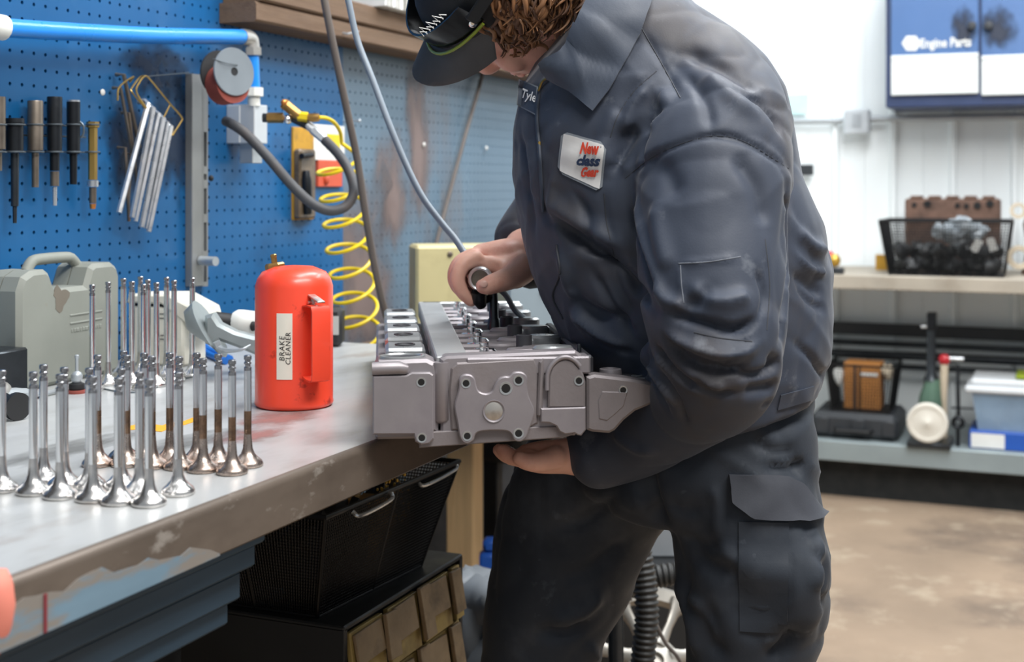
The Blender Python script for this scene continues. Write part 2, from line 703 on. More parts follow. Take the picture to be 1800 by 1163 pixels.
while x < 2.95:
    t = random.choice([0.007, 0.009, 0.012, 0.014])
    hh = random.uniform(0.15, 0.20)
    b = MB()
    lean = random.uniform(-0.03, 0.03)
    M = Matrix.Translation((x, WALLY - 0.06, 1.588)) @ Matrix.Rotation(lean, 4, 'Y')
    b.box((0, -0.012 + random.uniform(-0.004, 0.004), hh / 2), (t, 0.085, hh), 0.001, M)
    o = b.build('booklet', random.choice(['paper_white', 'paper_white', 'paper_grey', 'paper_tan']), smooth=0)
    tag(o, 'thin pale booklet standing in the row on the timber ledge', 'booklet', 'booklets on the timber ledge')
    x += t + random.uniform(0.003, 0.008)
    i += 1

# ------------------------------------------------------------------ workbench
mat('bench_steel', '#b6b8b8', 0.36, 0.2, var=0.08, vs=4, dirt='#969692', damt=0.65, ds=6, dlo=0.5, dhi=0.7, dirt2='#9a8076', d2amt=0.35, d2s=3.0,
    d2lo=0.6, d2hi=0.72, bump=0.06, bs=25, stretch=(1, 2.2, 1))
mat('bench_edge_shade', '#6f645a', 0.45, 0.35, var=0.16, vs=8, dirt='#4d433b', damt=0.6, ds=9, dirt2='#b8b2aa', d2amt=0.5, d2s=30, d2lo=0.62, d2hi=0.7,
    stretch=(0.5, 1, 1))  # brown base puts the shade of the turned-away edge into its colour
mat('blue_worn', '#6d8798', 0.55, 0.1, var=0.15, vs=8, dirt='#857c72', damt=0.9, ds=6.5, dlo=0.50, dhi=0.56, stretch=(0.6, 1, 2.2))
mat('blue_beam', '#33495a', 0.55, 0.1, var=0.2, vs=6, dirt='#1e2a30', damt=0.7, ds=5, stretch=(0.4, 1, 3))
mat('dirty_tan', '#7c6740', 0.75, var=0.2, vs=4, dirt='#4a3b22', damt=0.6, ds=5)
mat('orange_paint', '#e8a526', 0.6, var=0.1)
mat('rust_stain', '#9c6a60', 0.6, 0.1, var=0.1)
yFr = 0.7245
XE = 2.157
bench = thing('workbench', 'long steel topped workbench with rolled front edge coloured brown for its shade', 'workbench', (1.3, 1.1, 0))
b = MB()
r = 0.008
b.box((1.2785, (yFr + 1.462) / 2 + r / 2, BZ - 0.004), (1.757, 1.462 - yFr - r, 0.008))
b.build('worktop', 'bench_steel', bench, smooth=0)
# folded front lip, rounded at the top
b = MB()
rl = []
for x in np.linspace(0.4, XE, 30):
    ring = [(x, yFr + r, BZ)]
    for k in range(1, 6):
        a = math.pi / 2 * k / 5
        ring.append((x, yFr + r - r * math.sin(a), BZ - r + r * math.cos(a)))
    ring += [(x, yFr, BZ - 0.050), (x, yFr + 0.004, BZ - 0.053), (x, yFr + 0.012, BZ - 0.053), (x, yFr + r, BZ - 0.010)]
    rl.append(ring)
b.rings(rl)
b.build('front_lip', 'bench_edge_shade', bench, smooth=50)
# end lip
b = MB()
b.box((XE - 0.004, (yFr + 1.462) / 2, BZ - 0.027), (0.008, 1.462 - yFr, 0.05))
b.build('end_lip', 'bench_edge_shade', bench, smooth=0)
# worn blue paint left on the lip's lower half near the corner
b = MB()
top = [(0.55, -0.012), (0.72, -0.018), (0.80, -0.022), (0.86, -0.020), (0.92, -0.030), (0.98, -0.034), (1.03, -0.046)]
rl = []
for i in range(40):
    x = 0.45 + (1.03 - 0.45) * i / 39
    h = np.interp(x, [t[0] for t in top], [t[1] for t in top]) + 0.003 * math.sin(x * 90) + 0.002 * math.sin(x * 211)
    h = max(-0.0495, h)
    rl.append([(x, yFr - 0.0006, BZ + h), (x, yFr - 0.0006, BZ - 0.0515), (x, yFr, BZ - 0.0515), (x, yFr, BZ + h)])
b.rings(rl)
b.build('paint_remnant', 'blue_worn', bench, smooth=0)
b = MB()
b.box((0.800, yFr - 0.0012, BZ - 0.036), (0.0035, 0.0008, 0.030))
b.build('red_paint_run', mat('dark_red', '#7c3038', 0.5), bench, smooth=0)
# blue channel beams below the lip, stepped profile
for (z0_, z1_, y_) in ((0.832, 0.847, 0.745), (0.806, 0.830, 0.757), (0.770, 0.800, 0.775), (0.742, 0.766, 0.79)):
    b = MB()
    b.box(((0.4 + 1.14) / 2, y_ + 0.02, (z0_ + z1_) / 2), (0.74, 0.04, z1_ - z0_), 0.003)
    b.build('channel_rail', 'blue_beam', bench, smooth=30)
b = MB()
b.box((0.77, 0.82, 0.796), (0.74, 0.03, 0.11))
b.build('channel_web', 'blue_beam', bench, smooth=0)
for (x, y) in ((0.48, 0.80), (0.48, 1.40), (2.10, 1.40), (2.10, 0.79)):
    b = MB()
    b.box((x, y, 0.42), (0.06, 0.06, 0.84), 0.004)
    b.build('leg', 'blue_beam', bench, smooth=30)
b = MB()
b.box((1.28, 1.43, 0.80), (1.7, 0.04, 0.08), 0.004)
b.build('rear_beam', 'blue_beam', bench)
# dirty tan board under the bench
b = MB()
pa = onz(215, 1150, 0.60)
b.box((1.38, 1.27, 0.30), (0.50, 0.02, 0.60), 0.002)
tag(b.build('plywood_board', 'dirty_tan', smooth=0), 'dirty tan board standing under the bench beside the black cabinet', 'board')
# orange paint streak and rust stain on the worktop
b = MB()
pts = [B(224, 750), B(240, 746), B(262, 745), B(285, 748), B(300, 743), B(322, 741), B(342, 733)]
low = [B(226, 756), B(240, 755), B(262, 757), B(284, 759), B(304, 750), B(324, 747), B(342, 741)]
b.rings([[Vector((p.x, p.y, BZ + 0.0002)), Vector((q.x, q.y, BZ + 0.0002)), Vector((q.x, q.y, BZ + 0.0006)), Vector((p.x, p.y, BZ + 0.0006))] for p, q in zip(pts, low)])
b.build('paint_streak', 'orange_paint', bench, smooth=0)

# ------------------------------------------------------------------ engine valves standing on their heads
mat('chrome', '#eceef0', 0.13, 1.0, var=0.04)
mat('burnt_steel', '#8a705c', 0.3, 0.9, var=0.3, vs=60, dirt='#4a4340', damt=0.7, ds=80)
mat('valve_face', '#d8d5d2', 0.25, 1.0, var=0.1, vs=40)
mat('valve_burnt', '#b5a69c', 0.28, 0.95, var=0.2, vs=60, dirt='#7a5c4c', damt=0.6, ds=50)
mat('valve_dark', '#b0b0b2', 0.22, 1.0, var=0.15, vs=40)


def make_valve(L, R, sr, wear):
    t = thing('engine_valve', 'valve', 'valve')
    b = MB()
    prof = [(R * 0.93, 0.0), (R, 0.0012), (R, 0.0034), (R * 0.90, 0.0062), (R * 0.66, 0.0095), (R * 0.44, 0.0135), (R * 0.32, 0.019), (sr * 1.12, 0.027), (sr, 0.034)]
    b.lathe(prof, 28)
    b.build('head', 'valve_burnt' if wear else 'valve_face', t, world=False, smooth=50)
    b = MB()
    if wear:
        b.lathe([(sr, 0.034), (sr, L * 0.50)], 14)
        b.build('burnt_stem', 'burnt_steel', t, world=False)
        b = MB()
        b.lathe([(sr, L * 0.50), (sr, L - 0.016)], 14)
    else:
        b.lathe([(sr, 0.034), (sr, L - 0.016)], 14)
    b.build('stem', 'chrome', t, world=False)
    b = MB()
    s = sr
    b.lathe([(s, L - 0.016), (s * 0.98, L - 0.0125), (s * 0.72, L - 0.0118), (s * 0.72, L - 0.0098), (s, L - 0.009), (s, L - 0.0075), (s * 0.78, L - 0.0066),
             (s * 0.78, L - 0.0052), (s * 1.02, L - 0.0044), (s * 1.02, L - 0.0008), (s * 0.85, L)], 14)
    b.build('tip', 'valve_dark', t, world=False, smooth=30)
    return t


bright = make_valve(0.1165, 0.0162, 0.0040, False)
burnt = make_valve(0.1165, 0.0162, 0.0040, True)
longv = make_valve(0.152, 0.017, 0.0043, False)
front = [  # u, v of the foot, burnt?, words
    (3, 862, 0, 'bright valve cut by the left edge of the picture'),
    (58.5, 867, 0, 'bright valve second from the left edge, front row'),
    (76.5, 846, 0, 'bright valve just behind the second one from the left edge'),
    (105.7, 874, 0, 'bright valve third from the left in the front row'),
    (113, 854, 0, 'bright valve half hidden behind the third front row valve'),
    (157, 856, 0, 'bright valve half hidden behind the fourth front row valve'),
    (163, 879, 0, 'bright valve fourth from the left in the front row'),
    (171.5, 818, 1, 'brown stained valve farthest left in the rear row'),
    (213, 857, 0, 'bright valve half hidden behind the fifth front row valve'),
    (208, 884, 0, 'bright valve fifth from the left in the front row'),
    (217, 806, 1, 'brown stained valve at the back, behind another brown stained one'),
    (222.5, 818, 1, 'brown stained valve second from the left in the rear row'),
    (245, 867, 0, 'bright valve just left and behind the nearest valve'),
    (262, 887, 0, 'nearest bright valve, its round head lowest in the picture'),
    (313, 868, 0, 'bright valve standing alone right of the nearest one'),
    (253.5, 812, 1, 'brown stained valve in the rear row above the nearest pair'),
    (267, 821, 1, 'brown stained valve just right of the nearest valve, rear row'),
    (298.5, 812, 1, 'brown stained valve crossing the orange paint streak'),
    (315, 823, 1, 'brown stained valve hidden behind the lone bright valve'),
    (346, 812, 1, 'brown stained valve at the right end of the orange streak, behind its neighbour'),
    (357, 828, 1, 'brown stained valve fourth from the right end'),
    (383.5, 815, 1, 'brown stained valve third from the right end'),
    (408, 832, 1, 'brown stained valve second from the right end, nearer the bench edge'),
    (435.5, 819, 1, 'brown stained valve nearest the red can, last on the right'),
]
used = {0: False, 1: False}
for (u, v, w, lab) in front:
    src = burnt if w else bright
    o = copy_tree(src) if used[w] else src
    used[w] = True
    o.location = B(u, v)
    o.rotation_euler = (0, 0, random.uniform(0, 6))
    tag(o, lab, 'valve', 'engine valves standing on the bench')
back = [(162, 686, 'long valve standing in front of the grey case, farther left of two'),
        (190, 676, 'long valve standing in front of the grey case, nearer its right end'),
        (217, 663, 'long valve just right of the grey case edge'),
        (232, 674, 'long valve second to the right of the grey case'),
        (247, 656, 'long dark valve behind another in the middle of the rear cluster'),
        (252, 684, 'long valve in the middle of the rear cluster, in front'),
        (260, 667, 'long valve just right of the middle of the rear cluster'),
        (275, 678, 'long valve in front of the white box, left of its print'),
        (293, 659, 'long dark valve in front of the white box, left of a close pair'),
        (306, 670, 'long dark valve in front of the white box, right of a close pair'),
        (338, 661, 'long valve at the right end, in front of the white box corner')]
for i, (u, v, lab) in enumerate(back):
    o = copy_tree(longv) if i else longv
    o.location = B(u, v)
    o.rotation_euler = (0, 0, random.uniform(0, 6))
    tag(o, lab, 'valve', 'long valves standing at the back of the bench')

# ------------------------------------------------------------------ red brake cleaner can
mat('red_paint', '#f04a30', 0.34, var=0.06, vs=14, dirt='#7c1812', damt=0.75, ds=26, dlo=0.62, dhi=0.70, coat=0.2)
mat('brass', '#b08a52', 0.35, 0.9, var=0.15, vs=40)
mat('steel_lever', '#c8c6c0', 0.3, 0.9)
mat('label_white', '#e6e2d4', 0.6, var=0.04)
mat('ink', '#3a3634', 0.7)
cp = B(517, 712)
R = 0.0518
Hc = 0.180
can = thing('brake_cleaner_can', 'red metal brake cleaner can with strap handle and brass valve', 'can', cp, -math.atan2(CP, SP))
# local frame: x = camera right, y = away from the camera
b = MB()
b.lathe([(R - 0.004, 0), (R, 0.003), (R + 0.0007, 0.006), (R, 0.009), (R, Hc - 0.020), (R - 0.003, Hc - 0.010), (R * 0.82, Hc - 0.001), (R * 0.5, Hc + 0.006), (0.001, Hc + 0.008)], 48)
b.build('body', 'red_paint', can, world=False, smooth=60)
ang = math.radians(-62)     # handle bearing as seen from above, towards camera right


def around(a, rad, z):
    return Vector((rad * math.cos(a), rad * math.sin(a), z))


ha = math.radians(-55)
hr_ = Vector((math.cos(ha), math.sin(ha), 0))
ht = Vector((-math.sin(ha), math.cos(ha), 0))
b = MB()
path = [(R - 0.001, 0.137), (R + 0.012, 0.1385), (R + 0.024, 0.1375), (R + 0.0275, 0.131), (R + 0.0275, 0.050), (R + 0.026, 0.043), (R + 0.020, 0.041), (R + 0.01, 0.042), (R - 0.001, 0.045)]
wid = 0.0130
rl = []
for i, (rr_, z) in enumerate(path):
    a_ = Vector(path[max(i - 1, 0)])
    c_ = Vector(path[min(i + 1, len(path) - 1)])
    tt = (c_ - a_).normalized()
    nn = Vector((-tt.y, tt.x)) * 0.0011
    c0 = hr_ * (rr_ + nn.x) + Vector((0, 0, z + nn.y))
    c1 = hr_ * (rr_ - nn.x) + Vector((0, 0, z - nn.y))
    rl.append([c0 + ht * wid, c0 - ht * wid, c1 - ht * wid, c1 + ht * wid])
b.rings(rl)
b.build('handle', 'red_paint', can, world=False, smooth=30)
b = MB()
base = hr_ * (R + 0.004)
b.tube([base + Vector((0, 0, 0.138)), base + Vector((0, 0, 0.150))], 0.0028, 8)
b.box((0, 0, 0), (0.030, 0.011, 0.0022), 0.0005, frame(base + hr_ * 0.010 + Vector((0, 0, 0.1475)), (hr_ * 0.97 - Vector((0, 0, 0.25))).normalized(), ht, hr_.cross(ht)))
b.tube([base + Vector((0, 0, 0.142)) - ht * 0.007, base + Vector((0, 0, 0.142)) + ht * 0.007], 0.0022, 8)
b.build('trigger_lever', 'steel_lever', can, world=False)
b = MB()
bp = Vector((-0.0255, 0.004, Hc - 0.001))
Mb = Matrix.Translation(bp) @ Matrix.Rotation(math.radians(-8), 4, 'Y')
b.lathe([(0.0135, 0), (0.0135, 0.009), (0.0115, 0.0115), (0.004, 0.0118), (0.004, 0.019), (0.0045, 0.0195), (0.0045, 0.022), (0.003, 0.0235)], 6, Mb)
b.build('filler_valve', 'brass', can, world=False, smooth=20)
# paper label wrapped on the body, with hand lettering
a0, a1, z0_, z1_ = math.radians(-106), math.radians(-83), 0.042, 0.128
b = MB()
rl = []
for i in range(9):
    a = a0 + (a1 - a0) * i / 8
    rl.append([around(a, R + 0.0002, z0_), around(a, R + 0.0002, z1_), around(a, R + 0.0007, z1_), around(a, R + 0.0007, z0_)])
b.rings(rl)
lab = b.build('paper_label', 'label_white', can, world=False, smooth=30)


def letters_on_can(body, aoff, zstart, size):
    cu = bpy.data.curves.new('t', 'FONT')
    cu.body = body
    cu.size = size
    cu.resolution_u = 2
    cu.shear = 0.12
    cu.space_character = 1.12
    tmp = bpy.data.objects.new('t', cu)
    COL.objects.link(tmp)
    bpy.context.view_layer.update()
    me = bpy.data.meshes.new_from_object(tmp.evaluated_get(bpy.context.evaluated_depsgraph_get()))
    bpy.data.objects.remove(tmp, do_unlink=True)
    b = MB()
    vs = []
    for v in me.vertices:
        a = aoff - v.co.y / R
        vs.append(around(a, R + 0.0012, zstart + v.co.x))
    b.add(vs, [tuple(p.vertices) for p in me.polygons])
    o = b.build('lettering', 'ink', lab, world=False, smooth=0)
    bpy.data.meshes.remove(me)
    return o


letters_on_can('BRAKE', math.radians(-94), 0.066, 0.0100)
letters_on_can('CLEANER', math.radians(-85.5), 0.061, 0.0092)
# rust tinted wear on the worktop by the can
up = lambda u, v: frame(B(u, v) + Vector((0, 0, 0.0004)), (1, 0, 0), (0, 1, 0), (0, 0, 1))
smudge('rust_stain', 'bench_rust', '#a0706a', up(490, 735), 0.09, 0.06, bench, 0.8, 5)
smudge('rust_stain', 'bench_rust', '#a0706a', up(440, 765), 0.08, 0.05, bench, 0.8, 5)
smudge('dark_wear', 'bench_grime', '#6e6e6c', up(120, 790), 0.16, 0.05, bench, 0.6, 6)
smudge('dark_wear', 'bench_grime', '#6e6e6c', up(320, 780), 0.14, 0.05, bench, 0.6, 6)

# ------------------------------------------------------------------ air line on the pegboard
mat('pipe_blue', '#1f86e0', 0.3, var=0.05, coat=0.2)
mat('white_plastic', '#dfe0da', 0.45, var=0.05)
mat('alu_grey', '#b3b9bd', 0.4, 0.5, var=0.06)
mat('alu_light', '#c9ced2', 0.4, 0.4, var=0.05)
mat('fitting', '#b5b3ae', 0.35, 0.6, var=0.08)
mat('rubber_grey', '#46474a', 0.6, var=0.12, dirt='#6f5a4a', damt=0.4, ds=15)
mat('rubber_black', '#1b1c1e', 0.6, var=0.15)
mat('hose_yellow', '#e0c31e', 0.35, var=0.1, vs=25)
mat('hose_dusty', '#b7a25c', 0.5, var=0.15, vs=25)
mat('cable_brown', '#5d5550', 0.6, var=0.12)
mat('cable_grey', '#7f8b97', 0.45, var=0.08)
mat('dark_steel', '#3d4145', 0.32, 0.75, var=0.15, vs=30)
mat('black_steel', '#24272b', 0.35, 0.6, var=0.15, vs=30)
mat('brown_steel', '#7d7368', 0.38, 0.8, var=0.2, vs=25)
mat('wire_steel', '#6f777c', 0.4, 0.8)
mat('bright_steel', '#d0d3d6', 0.3, 0.85, var=0.1, vs=30)
mat('brass_wire', '#a98c50', 0.35, 0.9)
mat('copper_tip', '#d08a4a', 0.4, 0.8)

air = thing('compressed_air_line', 'blue air pipe with elbow, drop and grey manifold block on the pegboard', 'air line', onwall(440, 285, 0))
OUT = 0.055
b = MB()
b.tube(catmull([onwall(-40, 42, OUT), onwall(0, 48, OUT), (onwall(110, 55, OUT)), onwall(250, 62, OUT), onwall(340, 64, OUT), onwall(428, 65, OUT)], 6), 0.0142, 18)
b.build('pipe', 'pipe_blue', air)
b = MB()
b.cyl(onwall(-25, 43, OUT), onwall(5, 49, OUT), 0.019, None, 18)
b.build('coupling', 'white_plastic', air)
b = MB()
b.tube(catmull([onwall(424, 65, OUT), onwall(435, 66, OUT), onwall(441, 72, OUT), onwall(442, 84, OUT)], 5), 0.0155, 16)
b.cyl(onwall(442, 83, OUT), onwall(442.5, 97, OUT), 0.0185, None, 8)
b.build('elbow', 'fitting', air, smooth=35)
b = MB()
b.cyl(onwall(442.5, 96, OUT), onwall(445, 156, OUT), 0.0133, None, 18)
b.build('drop_pipe', 'pipe_blue', air)
b = MB()
b.cyl(onwall(446, 154, OUT), onwall(446, 169, OUT), 0.0185, None, 10)
b.cyl(onwall(446, 169, OUT), onwall(446.5, 186, OUT), 0.012, None, 14)
b.build('union_nut', 'white_plastic', air, smooth=35)
pa, pb_ = onwall(418, 184, 0), onwall(447, 184, 0)


def wallbox(mb, u0, u1, v0, v1, o0, o1, bev=0.001):
    """box on the wall covering the given extent, from o0 to o1 metres out"""
    p, q = onwall(u0, v0, o1), onwall(u1, v0, o1)
    r_ = onwall((u0 + u1) / 2, v1, o1)
    zt = onwall((u0 + u1) / 2, v0, o1).z
    mb.box(((p.x + q.x) / 2, WALLY - (o0 + o1) / 2, (zt + r_.z) / 2), (abs(q.x - p.x), o1 - o0, abs(zt - r_.z)), bev)
    return mb


b = MB()
wallbox(b, 421, 447, 186, 252, 0.0, 0.03)
wallbox(b, 447, 470, 184, 252, 0.0, 0.062)
b.build('manifold_block', 'alu_light', air, smooth=30)
b = MB()
wallbox(b, 444, 461, 252, 287, 0.02, 0.05)
b.build('lower_block', 'alu_grey', air, smooth=30)
b = MB()
for (u, v) in ((426, 193), (427, 246)):
    p = onwall(u, v, 0.0305)
    b.cyl(p, p + Vector((0, -0.001, 0)), 0.0028, None, 10)
b.build('bolt_hole', 'rubber_black', air)

# brass tee and quick couplers
ZB = 2.44


def W(u, v, dz=0.0):
    return P(u, v, ZB + dz)


tee = thing('brass_air_coupler', 'brass quick coupler tee screwed into the grey manifold block', 'fitting', W(500, 215))
b = MB()
b.cyl(W(462, 207), W(471, 207), 0.0085, None, 14)
b.build('thread', 'dark_steel', tee)
b = MB()
b.cyl(W(470, 207), W(498, 207), 0.0098, None, 6)
b.build('hex_body', 'brass', tee, smooth=20)
b = MB()
b.ell((0, 0, 0), (0.009, 0.009, 0.009), 14, 10, Matrix.Translation(W(505, 210)))
b.build('ball', 'chrome', tee)
b = MB()
b.tube([W(498, 181), W(502, 184), W(503, 185), W(522, 201), W(527, 205)], [0.0095, 0.0108, 0.0098, 0.0098, 0.008], 14)
b.build('coupler', 'brass', tee, smooth=30)
b = MB()
b.ell((0, 0, 0), (0.0062, 0.0062, 0.0062), 10, 8, Matrix.Translation(W(499, 180, -0.008)))
b.build('bore', 'copper_tip', tee)
b = MB()
b.cyl(W(524, 204), W(541, 206), 0.0093, None, 6)
b.build('yellow_hex_nut', 'hose_yellow', tee, smooth=20)
b = MB()
b.tube([W(540, 206), W(551, 207), W(561, 206)], [0.007, 0.0085, 0.0075], 12)
b.build('hose_barb', 'brass', tee)
b = MB()
b.tube([W(511, 206, 0.01), W(525, 213, 0.01), W(541, 221, 0.01)], 0.0078, 12)
b.build('lower_branch', 'dark_steel', tee)
b = MB()
b.cyl(W(540, 219, 0.01), W(552, 228, 0.01), 0.0085, None, 12)
b.cyl(W(550, 227, 0.01), W(572, 247, 0.01), 0.0095, 0.0085, 6)
b.build('swivel', 'alu_light', tee, smooth=25)

b = MB()
b.tube(catmull([W(397, 213, -0.03), W(408, 218, -0.05), W(432, 235, -0.06), W(470, 275, -0.07), W(510, 322, -0.07), W(545, 355, -0.07), W(578, 370, -0.07), W(608, 362, -0.06),
                W(622, 335, -0.05), W(613, 300, -0.03), W(594, 270, -0.01), W(571, 246, 0.01)], 8), 0.0092, 14)
o = b.build('air_hose', 'rubber_grey')
tag(o, 'thick grey rubber hose looping down from the brass coupler', 'hose')
b = MB()
pp = [W(560, 206), W(575, 208, .02), W(588, 216, .04), W(598, 232, .08), W(601, 252, .10)]
start = len(catmull(pp, 6))
pts = catmull(pp, 6)
cx0, cz0 = (594, 276), (632, 600)
turns = 7.3
N = 260
for i in range(N):
    t = i / (N - 1)
    a = -0.1 - 2 * math.pi * turns * t
    uu = cx0[0] + (cz0[0] - cx0[0]) * t
    vv = cx0[1] + (cz0[1] - cx0[1]) * t ** 0.96
    Rr = 38 / FPX * 2.56
    c = P(uu, vv, 2.56)
    toward = math.sin(a)          # +1 = far side
    tilt = 0.017 * toward + 0.004 * math.cos(a)
    pts.append(c + CAM_R * (Rr * math.cos(a)) + CAM_F * (Rr * toward) + Vector((0, 0, tilt)))
b.tube(pts, 0.0038, 8)
tag(b.build('coiled_air_hose', 'hose_yellow'), 'yellow coiled air hose hanging beside the red can', 'hose')

# three hanging cords
b = MB()
b.tube(catmull([P(560, -60, 2.30), P(571, 5, 2.30), P(588, 90, 2.31), P(607, 180, 2.33), P(628, 280, 2.36), P(640, 360, 2.38), P(655, 450, 2.42), P(672, 530, 2.47), P(692, 600, 2.52), P(700, 680, 2.55)], 6), 0.0068, 10)
tag(b.build('power_cord', 'cable_brown'), 'dark grey-brown cord hanging down just right of the coiled hose', 'cord')
b = MB()
b.tube(catmull([P(598, -60, 2.05), P(612, 0, 2.05), P(628, 70, 2.05), P(655, 140, 2.04), P(685, 220, 2.03), P(712, 285, 2.02), P(742, 345, 2.00), P(775, 390, 1.98), P(800, 420, 1.96), P(818, 447, 1.94)], 6), 0.0050, 10)
tag(b.build('tool_cord', 'cable_grey'), 'light grey cord running from above to the hand-held tool', 'cord')
b = MB()
b.tube(catmull([onwall(858, 60, 0.012), onwall(848, 130, 0.012), onwall(820, 230, 0.012), onwall(790, 340, 0.012), onwall(768, 425, 0.012), onwall(760, 470, 0.012)], 6), 0.0055, 8)
tag(b.build('drop_cord', 'cable_brown'), 'brown cord hanging against the faded pegboard', 'cord')

# ------------------------------------------------------------------ punches in a wire rack
PO = 0.022


def wp(u, v, out=PO):
    return onwall(u, v, out)


rack = thing('wire_tool_rack', 'grey wire rack with paired rings holding the punches', 'rack', onwall(90, 270, 0))
punches = [
    (26, [(208, 13, 'k'), (216, 13.5, 'k'), (218, 12, 'k'), (268, 12, 'k'), (269, 6, 'd'), (362, 5.5, 'd'), (363, 3.2, 'd'), (392, 2.8, 'd')], 'black handled long punch with stepped tip, left in the wire rack'),
    (62, [(177, 10.5, 'b'), (179, 11, 'b'), (264, 11, 'b'), (266, 5.2, 'b'), (329, 5, 'b')], 'brown steel punch with short thin shank in the wire rack'),
    (96, [(170, 10.5, 'k'), (173, 11, 'k'), (268, 10.5, 'k'), (269, 7, 'k'), (300, 7, 'k'), (301, 6.5, 'b'), (327, 6.5, 'b'), (328, 3.5, 's'), (361, 3.3, 's')], 'tallest black punch with bright thin tip, middle of the wire rack'),
    (129, [(176, 9.5, 's'), (179, 9.8, 'k'), (270, 9.5, 'k'), (271, 5.6, 'k'), (324, 5.2, 'k')], 'black punch with a bright worn top in the wire rack'),
    (163, [(214, 9.5, 'y'), (224, 9.5, 'y'), (224.5, 7, 'y'), (316, 6.8, 'y'), (317, 8.5, 's'), (328, 8.5, 's'), (329, 5.5, 'b'), (357, 5.3, 'b'), (358, 5, 'c'), (367, 4, 'c')], 'brass coloured bolt shaped tool with copper tip, right in the wire rack'),
    (-3, [(170, 10, 'b'), (262, 10, 'b'), (263, 5, 'b'), (300, 5, 'b')], 'brown punch cut off by the left edge of the picture'),
]
mk = {'k': 'black_steel', 'd': 'dark_steel', 'b': 'brown_steel', 's': 'bright_steel', 'y': 'brass_wire', 'c': 'copper_tip'}
nm = {'k': 'handle', 'd': 'shank', 'b': 'sleeve', 's': 'tip', 'y': 'shaft', 'c': 'copper_tip'}
for (u, prf, lab) in punches:
    p0 = wp(u, prf[-1][0])
    t = thing('punch', lab, 'punch', p0, 0, 'punches in the wire rack')
    sc = 0.00088 * (p0.length / 2.05)
    seg = [prf[0]]
    segs = []
    for q in prf[1:]:
        seg.append(q)
        if q[2] != seg[0][2]:
            segs.append(seg[:-1] + [(q[0] - 0.05, seg[-2][1], seg[0][2])] if len(seg) == 2 else seg[:-1])
            seg = [q]
    segs.append(seg)
    for sg in segs:
        if len(sg) < 2:
            sg = sg + [(sg[0][0] + 2, sg[0][1], sg[0][2])]
        b = MB()
        pts_ = [wp(u, q[0]) for q in sg]
        base_ = wp(u, sg[-1][0])
        b.lathe([(q[1] * sc, wp(u, q[0]).z - base_.z) for q in sg[::-1]], 6 if sg[0][2] == 'y' else 16, Matrix.Translation(base_))
        b.build(nm[sg[0][2]], mk[sg[0][2]], t, smooth=30)
for v in (219, 267):
    b = MB()
    line = [wp(-30, v - 1, 0.036), wp(175, v + 1, 0.036)]
    for (u, prf, lab) in punches:
        c = wp(u, v)
        rr_ = max(q[1] for q in prf if q[0] <= v + 2) * 0.00088 * 1.15
        ring = [c + Vector((math.cos(a), math.sin(a), 0.0)) * (rr_ + 0.0012) for a in np.linspace(0, 2 * math.pi, 17)[:-1]]
        b.tube(ring, 0.0014, 6, closed=True)
    b.build('ring_row', 'wire_steel', rack)
b = MB()
b.tube([wp(-30, 236, 0.006), wp(60, 238, 0.006), wp(150, 241, 0.006)], 0.0016, 6)
b.tube([wp(-30, 219, 0.005), wp(168, 222, 0.005)], 0.0013, 6)
b.tube([wp(-30, 265, 0.005), wp(168, 268, 0.005)], 0.0013, 6)
b.tube(catmull([wp(140, 214, 0.03), wp(146, 220, 0.035), wp(147, 234, 0.035), wp(142, 242, 0.03)], 4), 0.0016, 6)
b.build('back_wire', 'wire_steel', rack)

# ------------------------------------------------------------------ hex keys on a brass wire hanger


def ak(x, y, out=0.03):
    return onwall(180 + x / 3.75, 110 + y / 3.75, out)


hk = thing('hex_key_set', 'bundle of chrome hex keys hanging on a brass wire loop', 'hex keys', ak(300, 1110, 0.0))
b = MB()
b.tube(catmull([ak(290, 300, 0.045), ak(225, 195, 0.045), ak(245, 130, 0.045), ak(285, 88, 0.045), ak(330, 130, 0.045), ak(445, 270, 0.045), ak(522, 360, 0.045), ak(515, 395, 0.045), ak(460, 482, 0.045)], 5), 0.0016, 6)
b.tube(catmull([ak(285, 300, 0.045), ak(195, 195, 0.04), ak(195, 165, 0.035), ak(250, 95, 0.03), ak(285, 88, 0.04)], 5), 0.0016, 6)
b.tube([ak(445, 280, 0.045), ak(405, 360, 0.045)], 0.0014, 6)
b.build('wire_loop', 'brass_wire', hk)
b = MB()
b.tube([ak(290, 92, 0.03), ak(570, 66, 0.01)], 0.0012, 6)
b.build('hanging_wire', 'wire_steel', hk)
for i, (a_, c_, r_) in enumerate((((305, 258), (110, 988), 0.0037), ((338, 290), (195, 1020), 0.0036), ((372, 325), (218, 1046), 0.0033), ((405, 355), (258, 1085), 0.0037), ((432, 385), (290, 1095), 0.003), ((455, 410), (305, 1115), 0.0036))):
    b = MB()
    o0 = 0.040 + 0.004 * (i % 2)
    p0, p1 = ak(a_[0], a_[1], o0), ak(c_[0], c_[1], o0 - 0.006)
    r_ *= 1.3
    b.tube([p0 + Vector((0.0, 0.022, 0.001)), p0 + Vector((0, 0.007, 0.001)), p0 + (p1 - p0) * 0.012, p1], [r_, r_, r_ * 1.05, r_], 6)
    b.build('hex_key', 'bright_steel', hk, smooth=20)
dk = thing('dark_hex_keys', 'dark worn hex keys hanging behind the chrome ones', 'hex keys', ak(170, 1040, 0.0))
